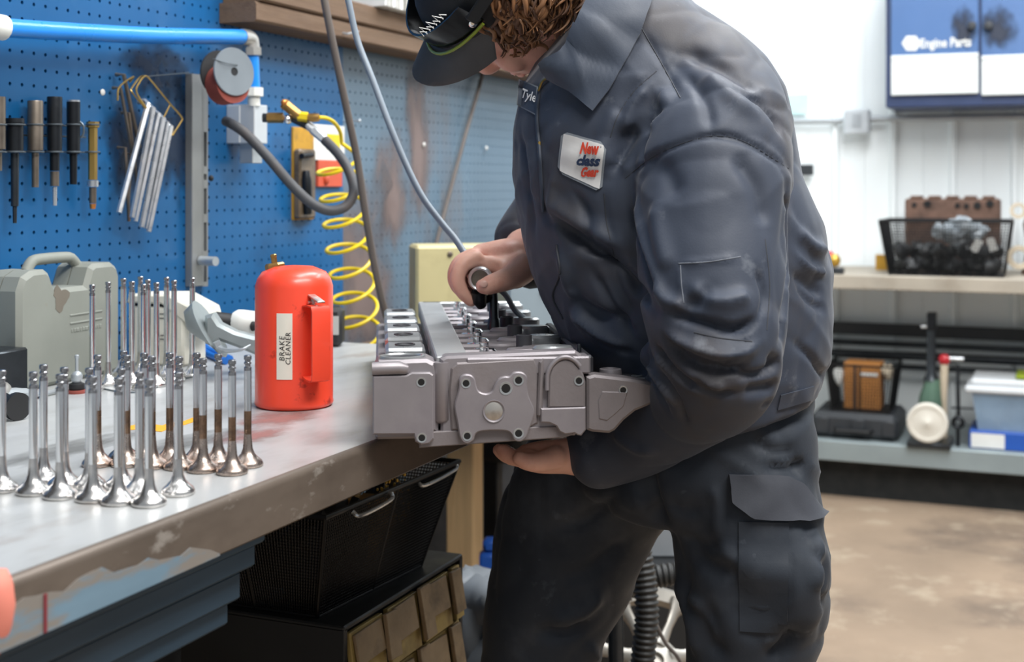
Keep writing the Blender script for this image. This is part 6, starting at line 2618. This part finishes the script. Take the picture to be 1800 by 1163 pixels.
for i, (u, v, r1_, r2_) in enumerate(((1660, 405, 0.05, 0.03), (1690, 398, 0.06, 0.035), (1712, 408, 0.05, 0.03), (1680, 420, 0.05, 0.03))):
    c_ = onback(u, v, 5.16)
    rock(b, (5.16 + 0.02 * i, c_.y, c_.z), (0.03, r1_, r2_), 300 + i, 14)
tag(b.build('crumpled_bag', 'bag_clear', smooth=0), 'crumpled grey plastic bag on top of the mesh basket', 'bag')
for (u, v, a_, lab) in ((1716, 432, 0.5, 'white paper tag in the mesh basket, left of two'), (1743, 430, -0.3, 'white paper tag in the mesh basket, right of two')):
    b = MB()
    c_ = onback(u, v, 5.10)
    b.box((0, 0, 0), (0.002, 0.028, 0.050), 0, Matrix.Translation((5.125, c_.y, c_.z)) @ Matrix.Rotation(a_, 4, 'X') @ Matrix.Rotation(-0.2, 4, 'Y'))
    tag(b.build('paper_tag', 'paper_white', smooth=0), lab, 'tag')
# rusty cylinder block behind the basket
eb = thing('rusty_engine_block', 'rusty brown engine casting standing behind the mesh basket', 'engine block', onback(1672, 470, 5.46))
b = MB()
pA, pB = onback(1590, 350, 5.43), onback(1758, 350, 5.43)
zt2 = onback(1670, 349, 5.43).z
b.box((5.49, (pA.y + pB.y) / 2, (ztop + zt2) / 2), (0.11, abs(pA.y - pB.y), zt2 - ztop), 0.008)
b.build('casting', 'rust_iron', eb, smooth=30)
b = MB()
for k in range(5):
    y_ = pB.y + (pA.y - pB.y) * (0.12 + 0.19 * k)
    b.box((5.48, y_, zt2 + 0.004), (0.09, 0.045, 0.014), 0.004)
b.build('flange_pad', 'rust_iron', eb)
for u in (1607, 1630, 1683, 1699, 1718, 1740):
    p = onback(u, 358 + (u % 5), 5.431)
    b = MB()
    b.cyl((5.4345, p.y, p.z), (5.430, p.y, p.z), 0.010 if u % 2 else 0.014, None, 14)
    b.build('bore', 'hole_black', eb)
b = MB()
pr_ = onback(1795, 350, 5.3)
eb2 = thing('rusty_gear_case', 'rusty brown gear casing cut by the right edge of the picture', 'engine part', (5.36, pr_.y - 0.09, ztop))
zt3 = onback(1790, 346, 5.3).z
b.prism([(-0.09, 0), (0.09, 0), (0.10, 0.06), (0.075, 0.12), (0.09, 0.18), (0.07, zt3 - ztop), (-0.05, zt3 - ztop), (-0.085, 0.19), (-0.07, 0.11)], -0.06, 0.06, frame((5.36, pr_.y - 0.09, ztop), (0, -1, 0), (0, 0, 1), (-1, 0, 0)), 0.01)
b.build('casting', 'rust_iron', eb2, smooth=30)
for (u, v, r_) in ((1792, 452, 0.045), (1790, 370, 0.03)):
    p = onback(u, v, 5.3)
    b = MB()
    b.rings([[Vector((x, p.y + q * math.cos(a), p.z + q * math.sin(a))) for q, x in ((r_, 5.30), (r_, 5.285), (r_ * 0.6, 5.285), (r_ * 0.55, 5.30))] for a in np.linspace(0, 2 * math.pi, 25)[:-1]], False, True)
    b.build('bearing_ring', 'paper_tan', eb2, smooth=30)
# small things at the left of the rear bench
b = MB()
p = onz(1464, 478, ztop)
rg = thing('red_gold_ornament', 'small red and gold rounded object on a dark block by the worker', 'ornament', (5.10, onback(1464, 470, 5.1).y, ztop))
Mr = Matrix.Translation((5.10, onback(1463, 470, 5.1).y, ztop))
b.box((0, 0, 0.012), (0.05, 0.085, 0.024), 0.003, Mr)
b.build('block', 'case_black', rg)
b = MB()
b.ell((0, 0.012, 0.055), (0.03, 0.028, 0.032), 16, 10, Mr)
b.build('red_body', 'glossy_red', rg)
b = MB()
b.ell((-0.012, -0.010, 0.052), (0.024, 0.024, 0.026), 16, 10, Mr)
b.build('gold_cap', 'gold', rg)
b = MB()
p = onback(1551, 460, 5.4)
b.box((5.40, p.y, ztop + 0.03), (0.03, 0.05, 0.06), 0.002)
b.box((5.40, p.y, ztop + 0.0605), (0.028, 0.048, 0.001), 0)
tag(b.build('yellow_block', 'card_yellow', smooth=0), 'small yellow carton left of the mesh basket on the rear bench', 'carton')

# ---- lower shelf
bc = thing('black_tool_case', 'flat black plastic tool case lying on the lower shelf', 'tool case', (5.2, onback(1500, 780, 5.12).y, zlow))
pL, pR = onback(1424, 780, 5.12), onback(1579, 780, 5.12)
zc = onback(1500, 727, 5.12).z
b = MB()
b.box((5.27, (pL.y + pR.y) / 2, (zlow + zc) / 2), (0.30, abs(pL.y - pR.y), zc - zlow), 0.02)
b.build('shell', 'case_black', bc, smooth=30)
for u in (1445, 1508, 1562):
    b = MB()
    p = onback(u, 755, 5.115)
    b.box((5.117, p.y, (zlow + zc) / 2), (0.012, 0.05, 0.06), 0.004)
    b.build('latch', 'case_black', bc)
b = MB()
yc = (pL.y + pR.y) / 2
b.tube([(5.125, yc + 0.07, (zlow + zc) / 2 - 0.01), (5.09, yc + 0.06, (zlow + zc) / 2 - 0.012), (5.09, yc - 0.06, (zlow + zc) / 2 - 0.012), (5.125, yc - 0.07, (zlow + zc) / 2 - 0.01)], 0.008, 8)
b.build('handle', 'rubber_black', bc)
zk = zc
pa_, pb2 = onback(1462, 735, 5.16), onback(1562, 735, 5.16)
ra_, rb_ = onback(1452, 640, 5.14), onback(1572, 640, 5.14)
mesh_basket('mesh_bin', 'black mesh bin holding a cardboard box on the lower shelf', [(5.16, pa_.y), (5.16, pb2.y), (5.38, pb2.y), (5.38, pa_.y)],
            [(5.14, ra_.y), (5.14, rb_.y), (5.40, rb_.y), (5.40, ra_.y)], zk + 0.002, ra_.z, 0.012, 0.0011)
b = MB()
ca, cb = onback(1483, 640, 5.2), onback(1548, 640, 5.2)
cbx = thing('cardboard_box', 'brown cardboard box with a strap standing in the black mesh bin', 'box', (5.26, (ca.y + cb.y) / 2, zk + 0.006))
ztb = onback(1515, 638, 5.2).z
b.box((5.26, (ca.y + cb.y) / 2, (zk + 0.006 + ztb) / 2), (0.12, abs(ca.y - cb.y), ztb - zk - 0.006), 0.003)
b.build('carton', 'cardboard', cbx, smooth=0)
b = MB()
pc_ = onback(1503, 690, 5.2)
b.box((5.1985, pc_.y, (zk + ztb) / 2), (0.003, 0.010, ztb - zk - 0.012), 0)
b.build('strap', 'case_black', cbx, smooth=0)
b = MB()
pc_ = onback(1527, 658, 5.2)
b.box((5.1985, pc_.y, pc_.z), (0.003, 0.07, 0.014), 0)
b.build('paper_strip', 'paper_white', cbx, smooth=0)
for (u, v, lab, m_) in ((1474, 662, 'crumpled white rag left of the cardboard box', 'paper_white'), (1560, 655, 'crumpled tan scrap right of the cardboard box', 'paper_tan')):
    b = MB()
    c_ = onback(u, v, 5.2)
    rock(b, (5.22, c_.y, c_.z), (0.025, 0.022, 0.03), int(u), 9)
    tag(b.build('scrap', m_, smooth=0), lab, 'rag')
# grinder with white wheel
gs = thing('bench_grinder', 'green pedestal tool with a large white wheel on the lower shelf', 'grinder', (5.12, onback(1635, 788, 5.1).y, zlow))
XG = 5.14


def gk(u, v):
    return onback(u, v, XG)


b = MB()
y_ = gk(1636, 788).y
b.box((5.15, y_, zlow + 0.010), (0.20, 0.155, 0.020), 0.003)
b.build('base_plate', 'dark_steel', gs)
b = MB()
c_ = gk(1634, 750)
Mw = frame((XG - 0.085, c_.y, zlow + 0.022 + 0.073), (0, 1, 0), (0, 0, 1), (-1, 0, 0))
b.lathe([(0.070, -0.012), (0.073, -0.010), (0.073, 0.008), (0.068, 0.012), (0.058, 0.012), (0.056, 0.009), (0.02, 0.010), (0.010, 0.016), (0.0005, 0.017)], 36, Mw)
b.build('wheel', mat('wheel_white', '#d9d4c8', 0.5, var=0.06), gs, smooth=30)
b = MB()
g0, g1, g2 = gk(1634, 745), gk(1636, 700), gk(1640, 665)
b.tube([g0, g1, g2], [0.048, 0.042, 0.026], 16)
b.build('body', 'green_paint', gs, smooth=40)
b = MB()
b.tube([gk(1637, 668), gk(1637, 655), gk(1637, 600), gk(1637, 565)], [0.030, 0.018, 0.016, 0.015], 14)
b.build('column', 'dark_steel', gs)
b = MB()
c_ = gk(1638, 564)
b.box((XG, c_.y, c_.z), (0.04, 0.034, 0.065), 0.004)
b.build('head_block', 'black_steel', gs)
b = MB()
b.cyl(gk(1619, 574), gk(1640, 574), 0.006, None, 10)
b.build('side_pin', 'bright_steel', gs)
rh = thing('red_headed_bar', 'tan bar with a red end standing beside the green grinder', 'bar', (5.16, gk(1660, 786).y, zlow))
b = MB()
b.tube([Vector((5.20, gk(1657, 750).y, zlow)), gk(1658, 700), gk(1660, 640)], [0.014, 0.014, 0.015], 12)
b.build('shaft', 'paper_tan', rh)
b = MB()
c_ = gk(1660, 632)
b.ell((0, 0, 0), (0.02, 0.022, 0.022), 14, 10, Matrix.Translation(c_))
b.build('red_end', 'glossy_red', rh)
b = MB()
b.cyl(gk(1668, 630), gk(1694, 631), 0.009, None, 10)
b.build('cross_pin', 'bright_steel', rh)
hw = thing('hanging_wrench', 'dark ring-ended wrench standing between the grinder and the blue tote', 'wrench', (5.2, gk(1684, 786).y, zlow))
b = MB()
b.tube([gk(1684, 640), gk(1684, 690), gk(1685, 730)], [0.005, 0.007, 0.007], 8)
b.build('shank', 'black_steel', hw)
b = MB()
cR = gk(1684, 742)
b.tube([cR + Vector((0, 0.017 * math.cos(a), 0.017 * math.sin(a))) for a in np.linspace(0, 2 * math.pi, 17)[:-1]], 0.008, 8, closed=True)
b.tube([cR + Vector((0, 0, -0.02)), Vector((5.14, cR.y, zlow))], 0.007, 8)
b.cyl(gk(1672, 716), gk(1712, 718), 0.004, None, 8)
b.build('ring_end', 'black_steel', hw)
# blue box and tote
ye0, ye1 = gk(1704, 790).y, gk(1704, 790).y - 0.42
zbx = gk(1750, 757).z
bx = thing('blue_box', 'blue box with a white label under the plastic tote', 'box', (5.2, (ye0 + ye1) / 2, zlow))
b = MB()
b.box((5.24, (ye0 + ye1) / 2, (zlow + zbx) / 2), (0.24, ye0 - ye1, zbx - zlow), 0.004)
b.build('carton', 'box_blue', bx, smooth=30)
b = MB()
la, lb = onback(1707, 780, 5.12), onback(1766, 780, 5.12)
b.box((5.1193, (la.y + lb.y) / 2, (zlow + zbx) / 2 - 0.002), (0.0015, abs(la.y - lb.y), 0.052), 0)
b.build('white_label', 'paper_white', bx, smooth=0)
tt = thing('plastic_tote', 'translucent bluish storage tote with a white lid on the blue box', 'tote', (5.24, (ye0 + ye1) / 2, zbx))
zl = gk(1750, 690).z
b = MB()
yt0, yt1 = ye0 - 0.03, ye1 + 0.03
b.rings([[(5.14, yt0, zbx), (5.14, yt1, zbx), (5.34, yt1, zbx), (5.34, yt0, zbx)], [(5.125, yt0 + 0.02, zl), (5.125, yt1 - 0.02, zl), (5.355, yt1 - 0.02, zl), (5.355, yt0 + 0.02, zl)]])
b.build('tub', 'tote_blue', tt, smooth=0)
b = MB()
zl2 = gk(1750, 667).z
b.box((5.24, (yt0 + yt1) / 2, zl + 0.012), (0.27, abs(yt0 - yt1) + 0.09, 0.026), 0.008)
b.box((5.24, (yt0 + yt1) / 2, (zl + 0.025 + zl2) / 2), (0.24, abs(yt0 - yt1) + 0.05, zl2 - zl - 0.02), 0.008)
b.build('lid', 'lid_white', tt, smooth=30)
b = MB()
b.box((5.22, (yt0 + yt1) / 2 - 0.03, zl2 + 0.013), (0.16, 0.16, 0.016), 0.005)
tag(b.build('lime_packet', 'lime'), 'yellow-green packet lying on the white tote lid', 'packet')
for k, (u, v) in enumerate(((1745, 725), (1772, 735), (1790, 722))):
    b = MB()
    p = onback(u, v, 5.2)
    rock(b, (5.22, p.y, zbx + 0.045 + 0.01 * k), (0.04, 0.045, 0.035), 600 + k)
    tag(b.build('bagged_part', 'paper_white', smooth=0), 'pale bagged part seen through the bluish tote', 'parts', 'parts inside the tote')
# crumbs on the floor at the foot of the rear bench
for k, (u, v) in enumerate(((1760, 890), (1778, 884), (1784, 892))):
    b = MB()
    p = onz(u, v, 0)
    rock(b, (p.x, p.y, 0.012), (0.018, 0.018, 0.012), 700 + k, 8)
    tag(b.build('paper_crumb', 'paper_grey', smooth=0), 'small pale crumb of litter on the floor below the blue box', 'litter', 'litter by the rear bench')

# ------------------------------------------------------------------ small parts cabinet under the near bench
mat('cab_black', '#26282a', 0.5, 0.2, var=0.12, vs=8)
mat('drawer_tan', '#a48c52', 0.6, var=0.18, vs=14, dirt='#4f4028', damt=0.6, ds=12)
mat('drawer_brown', '#8f795c', 0.65, var=0.2, vs=18, dirt='#443628', damt=0.6, ds=16)
cx0_, cx1_, cy0_, cy1_, cz_ = 1.568, 1.955, 0.90, 1.17, 0.592
pcab = thing('parts_drawer_cabinet', 'black parts cabinet with tan drawer fronts under the near bench', 'cabinet', ((cx0_ + cx1_) / 2, (cy0_ + cy1_) / 2, 0))
b = MB()
b.box(((cx0_ + cx1_) / 2, (cy0_ + cy1_) / 2, cz_ - 0.004), (cx1_ - cx0_, cy1_ - cy0_, 0.008), 0.002)
b.box((cx0_ + 0.005, (cy0_ + cy1_) / 2, cz_ / 2), (0.010, cy1_ - cy0_, cz_ - 0.008), 0.001)
b.box((cx1_ - 0.005, (cy0_ + cy1_) / 2, cz_ / 2), (0.010, cy1_ - cy0_, cz_ - 0.008), 0.001)
b.box(((cx0_ + cx1_) / 2, cy0_ + 0.02, cz_ / 2), (cx1_ - cx0_ - 0.02, 0.01, cz_ - 0.008))
b.build('casing', 'cab_black', pcab, smooth=30)
rowh = 0.082
for r_ in range(4):
    zt_r = cz_ - 0.014 - r_ * (rowh + 0.008)
    x = cx0_ + 0.014
    k = 0
    while x < cx1_ - 0.03:
        wd = 0.098
        wd = min(wd, cx1_ - 0.012 - x)
        b = MB()
        M = Matrix.Translation((x + wd / 2, cy0_ + 0.004, zt_r)) @ Matrix.Rotation(math.radians(-7), 4, 'X')
        b.box((0, 0.0, -rowh / 2), (wd - 0.003, 0.008, rowh), 0.001, M)
        d = b.build('drawer', 'drawer_tan', pcab, smooth=0)
        b = MB()
        jr = random.Random(int(x * 1000) + r_)
        b.box((-0.004, -0.0065, -rowh * 0.32), (wd - 0.016 - jr.uniform(0, 0.02), 0.005, rowh * jr.uniform(0.5, 0.66)), 0.001, M @ Matrix.Rotation(math.radians(jr.uniform(-5, 5)), 4, 'Y') @ Matrix.Rotation(math.radians(-jr.uniform(0, 6)), 4, 'X'))
        b.build('label_plate', 'drawer_brown', d, smooth=0)
        if x + wd + 0.03 < cx1_:
            b = MB()
            M = Matrix.Translation((x + wd + 0.006, cy0_ - 0.002, zt_r + 0.002)) @ Matrix.Rotation(math.radians(-10), 4, 'X')
            b.box((0, -0.006, -rowh * 0.42), (0.034, 0.007, rowh * jr.uniform(0.7, 0.95)), 0.001, M @ Matrix.Rotation(math.radians(jr.uniform(-4, 8)), 4, 'Y'))
            b.build('pull_tab', 'drawer_brown', d, smooth=0)
        x += wd + 0.012
        k += 1
# large black mesh basket on the cabinet
mb_t = mesh_basket('black_mesh_bin', 'large black mesh bin standing on the parts cabinet under the bench',
                   [(1.585, 0.952), (1.862, 0.930), (1.872, 1.14), (1.585, 1.155)], [(1.535, 0.910), (1.930, 0.895), (1.935, 1.19), (1.535, 1.20)], cz_ + 0.002, 0.748, 0.0052, 0.00095)
for (xa, xb_) in ((1.60, 1.70), (1.80, 1.92)):
    b = MB()
    b.tube(catmull([(xa, 0.905, 0.742), (xa + 0.01, 0.896, 0.735), (xb_ - 0.01, 0.893, 0.739), (xb_, 0.897, 0.747)], 5), 0.003, 8)
    b.build('handle_wire', 'bright_steel', mb_t)
for k in range(9):
    b = MB()
    rock(b, (1.62 + 0.032 * k, 1.0 + 0.05 * (k % 2), cz_ + 0.06 + 0.01 * (k % 3)), (0.035, 0.04, 0.05), 800 + k, 9)
    tag(b.build('dark_spare_part', 'grease_black' if k not in (6, 7) else 'brass', smooth=20), 'dark spare part inside the large black mesh bin' if k not in (6, 7) else 'brass coloured spare part glinting inside the large black mesh bin',
        'spare part', 'parts in the large mesh bin')

b = MB()
rg_ = random.Random(5)  # gold beads stand in for glints of light through the mesh
for k in range(170):
    t = rg_.betavariate(2, 2)
    u, v = 690 + 55 * (t - 0.5) + rg_.uniform(-16, 16), 815 + 105 * rg_.random() ** 1.8
    o_, d_ = camray(u, v)
    # just inside the sloping front side of the bin
    zz_ = CAMZ - (v - HOR) / FPX * 2.02
    yy_ = 0.905 + (0.745 - zz_) * 0.30 + 0.001
    s_ = (yy_ - o_.y) / d_.y
    c_ = o_ + d_ * s_
    r1 = rg_.uniform(0.0008, 0.0024)
    b.ell((0, 0, 0), (r1, r1, r1 * 1.4), 5, 4, Matrix.Translation(c_))
o = b.build('gold_glint_beads', 'gold', smooth=30)
tag(o, 'golden beads added as glints of light behind the front mesh of the large black bin', 'swarf', kind='stuff')

# ------------------------------------------------------------------ second table beyond the bench end, with cream steel box
t2 = thing('timber_table', 'rough timber table beyond the end of the bench', 'table', (2.95, 1.14, 0))
zt2_ = 0.84
b = MB()
b.box((2.95, 1.14, zt2_ - 0.02), (0.80, 0.62, 0.04), 0.003)
b.build('top', 'old_wood', t2, smooth=0)
pp_ = P(817, 900, 3.15)
for (x_, y_) in ((pp_.x, pp_.y), (2.78, 1.00), (3.30, 0.862), (3.32, 1.15)):
    b = MB()
    b.box((x_, y_, (zt2_ - 0.04) / 2), (0.060, 0.072, zt2_ - 0.04), 0.004)
    b.build('post', 'new_wood', t2, smooth=30)
mat('cream_steel', '#cfc494', 0.45, 0.1, var=0.06, vs=8, dirt='#a3966a', damt=0.5, ds=9)
mat('blue_grey_steel', '#9aa9b2', 0.45, 0.2, var=0.08, vs=6)
cbx2 = thing('cream_steel_box', 'cream painted steel box behind the cylinder head', 'metal box', P(810, 600, 2.9))
pz0 = zt2_
zt4 = P(800, 432, 2.85).z
angc = math.radians(12)
ex3 = (CAM_R * math.cos(angc) + CAM_F * math.sin(angc))
ey3 = (CAM_F * math.cos(angc) - CAM_R * math.sin(angc))
o3 = P(731, 600, 2.85)
o3.z = pz0
M3 = frame(o3, ex3, ey3, Vector((0, 0, 1)))
w3 = (886 - 731) / FPX * 2.88
b = MB()
b.box((w3 / 2, 0.06, (zt4 - pz0) / 2), (w3, 0.12, zt4 - pz0), 0.006, M3)
b.build('casing', 'cream_steel', cbx2, smooth=30)
b = MB()
b.lathe([(0.006, 0), (0.006, 0.003), (0.003, 0.004)], 10, frame(M3 @ Vector((0.075, -0.0005, (447 - 432) * -2.85 / FPX + zt4 - pz0)), ex3, Vector((0, 0, 1)), -ey3))
b.build('bolt', 'brown_steel', cbx2)
gbx = thing('grey_steel_casing', 'pale blue-grey steel casing between the cylinder head and the worker', 'metal box', P(950, 600, 2.75))
o4 = P(893, 600, 2.72)
o4.z = zt2_
zt5 = P(930, 486, 2.72).z
M4 = frame(o4, ex3, ey3, Vector((0, 0, 1)))
b = MB()
b.box((0.14, 0.1, (zt5 - zt2_) / 2), (0.28, 0.2, zt5 - zt2_), 0.006, M4)
b.build('casing', 'blue_grey_steel', gbx, smooth=30)
b = MB()
cc = M4 @ Vector((0.078, -0.002, P(953, 512, 2.74).z - zt2_))
b.tube([cc + ex3 * 0.009 * math.cos(a) + Vector((0, 0, 0.009 * math.sin(a))) for a in np.linspace(0, 2 * math.pi, 17)[:-1]], 0.0025, 6, closed=True)
b.build('lifting_ring', 'brown_steel', gbx)
bo = MB()
pbx = P(866, 968, 3.0)
Mbo = frame((pbx.x, pbx.y, 0), CAM_R, CAM_F, Vector((0, 0, 1)))
bo.box((0, 0, 0.18), (0.06, 0.05, 0.36), 0.008, Mbo)
bo.box((0, 0, 0.375), (0.045, 0.04, 0.03), 0.008, Mbo)
o = bo.build('blue_container', 'box_blue')
tag(o, 'small blue container on the floor beside the timber post', 'container')

# ------------------------------------------------------------------ things on the floor behind the legs
mat('hose_ribbed', '#2c2c2b', 0.5, var=0.15)
mat('alloy', '#a8a49c', 0.4, 0.5, var=0.12, vs=10)
mat('grey_sheet', '#84898e', 0.5, var=0.08)


def ribbed(path, r_, pitch_, name, label):
    c = catmull(path, 30)
    d = [0.0]
    for a_, b_ in zip(c[:-1], c[1:]):
        d.append(d[-1] + (b_ - a_).length)
    L = d[-1]
    n = int(L / pitch_ * 6)
    pts_, rr_ = [], []
    j = 0
    for i in range(n):
        s_ = L * i / (n - 1)
        while j < len(d) - 2 and d[j + 1] < s_:
            j += 1
        f_ = (s_ - d[j]) / max(1e-9, d[j + 1] - d[j])
        pts_.append(c[j].lerp(c[j + 1], f_))
        rr_.append(r_ * (1 + 0.10 * math.sin(2 * math.pi * s_ / pitch_)))
    b = MB()
    b.tube(pts_, rr_, 14)
    tag(b.build(name, 'hose_ribbed', smooth=60), label, 'hose')


ribbed([P(1108, 900, 2.35), P(1120, 950, 2.35), P(1132, 1010, 2.34), P(1137, 1080, 2.33), P(1130, 1163, 2.33), P(1120, 1300, 2.34), P(1130, 1440, 2.36)], 0.0205, 0.0105, 'ribbed_hose', 'black ribbed hose rising between the legs')
ribbed([P(985, 1403, 2.56), P(1010, 1220, 2.54), P(1045, 1110, 2.5), P(1085, 1052, 2.5), P(1112, 1028, 2.5), P(1160, 1012, 2.5), P(1215, 1008, 2.5)], 0.021, 0.0105, 'ribbed_hose', 'black ribbed hose crossing behind the upright one')
b = MB()
gp = P(1170, 965, 3.12)
b.box((0, 0, 0.409), (0.30, 0.02, 0.19), 0.004, frame((gp.x, gp.y, 0), CAM_R, CAM_F, Vector((0, 0, 1))))
b.box((0, 0.02, 0.325), (0.30, 0.05, 0.02), 0.004, frame((gp.x, gp.y, 0), CAM_R, CAM_F, Vector((0, 0, 1))))
o = b.build('grey_guard_sheet', 'grey_sheet', smooth=30)
tag(o, 'grey sheet metal guard standing on the dark backing box behind the ribbed hoses', 'guard')
b = MB()
pk = P(1160, 1200, 3.05)  # dark box added to darken the bright gap behind the legs
Mk = frame((pk.x, pk.y, 0), CAM_R, CAM_F, Vector((0, 0, 1)))
b.box((0, 0.06, 0.15), (0.34, 0.12, 0.30), 0.006, Mk)
b.box((0, 0.06, 0.306), (0.36, 0.14, 0.014), 0.004, Mk)
tag(b.build('dark_backing_box', 'cab_black'), 'dark box added behind the cast wheel to darken the gap', 'backing')
# pale cast wheel with oval openings leaning behind
wl_ = thing('cast_wheel', 'pale cast wheel with oval openings behind the ribbed hose', 'wheel', P(1160, 1180, 2.75))
wc_ = P(1150, 1165, 2.75)
wn = (-CAM_F * 0.72 + Vector((0, 0, 0.66)) + CAM_R * 0.1).normalized()
wx_ = wn.cross(Vector((0, 0, 1))).normalized()
wy_ = wx_.cross(wn)
Mw = frame(wc_, wx_, wy_, wn)
b = MB()
b.rings([[Mw @ Vector((q * math.cos(a), q * math.sin(a), z)) for q, z in ((0.170, -0.02), (0.172, 0.0), (0.160, 0.014), (0.138, 0.006), (0.138, -0.02))] for a in np.linspace(0, 2 * math.pi, 49)[:-1]], False, True)
b.build('rim', 'alloy', wl_, smooth=40)
for k in range(7):
    a_ = 2 * math.pi * k / 7 + 0.3
    b = MB()
    b.tube([Mw @ Vector((q * math.cos(a_), q * math.sin(a_), 0.004)) for q in (0.035, 0.06, 0.09, 0.12, 0.145)], [0.024, 0.015, 0.012, 0.016, 0.028], 10, flat=0.6)
    b.build('spoke', 'alloy', wl_, smooth=50)
b = MB()
b.lathe([(0.055, -0.02), (0.055, 0.005), (0.04, 0.016), (0.018, 0.018), (0.016, 0.004)], 24, Mw)
b.build('hub', 'alloy', wl_, smooth=40)
b = MB()
b.tube([P(1076, 1020, 2.3), P(1082, 1090, 2.3), P(1083, 1180, 2.3), P(1083, 1500, 2.3)], 0.014, 12)
tag(b.build('dark_upright_bar', 'dark_steel'), 'dark upright bar left of the ribbed hose', 'bar')
b = MB()
b.tube(catmull([P(1150, 1090, 2.4), P(1170, 1130, 2.4), P(1200, 1175, 2.4), P(1210, 1300, 2.4)], 5), 0.0035, 6)
tag(b.build('thin_cable', 'cable_brown'), 'thin cable slanting down in front of the cast wheel', 'cord')
# grey tarpaulin heap and wires left of the legs
b = MB()
for k, (u, v, Z, rx, rz) in enumerate(((850, 1030, 2.60, 0.06, 0.035), (880, 1060, 2.58, 0.10, 0.06), (840, 1100, 2.58, 0.055, 0.10), (890, 1140, 2.58, 0.10, 0.12), (885, 1260, 2.58, 0.13, 0.14))):
    p = P(u, v, Z)
    rock(b, (p.x, p.y, max(p.z, rz)), (rx, rx, rz), 900 + k, 14)
tag(b.build('tarpaulin_heap', 'grey_sheet', smooth=60), 'grey crumpled tarpaulin heap on the floor left of the legs', 'tarpaulin')
mat('dark_machine', '#1d1e20', 0.6, var=0.2, vs=8)
dm = MB()
dm.box((3.12, 1.33, 0.64), (0.14, 0.16, 0.30), 0.02)
dm.box((3.12, 1.35, 0.28), (0.04, 0.04, 0.45), 0.004)
dm.cyl((3.04, 1.28, 0.62), (3.00, 1.28, 0.62), 0.07, None, 20)
dm.box((3.12, 1.33, 0.045), (0.14, 0.18, 0.09), 0.01)
tag(dm.build('dark_machine', 'dark_machine'), 'dark machine standing behind the timber post', 'machine')
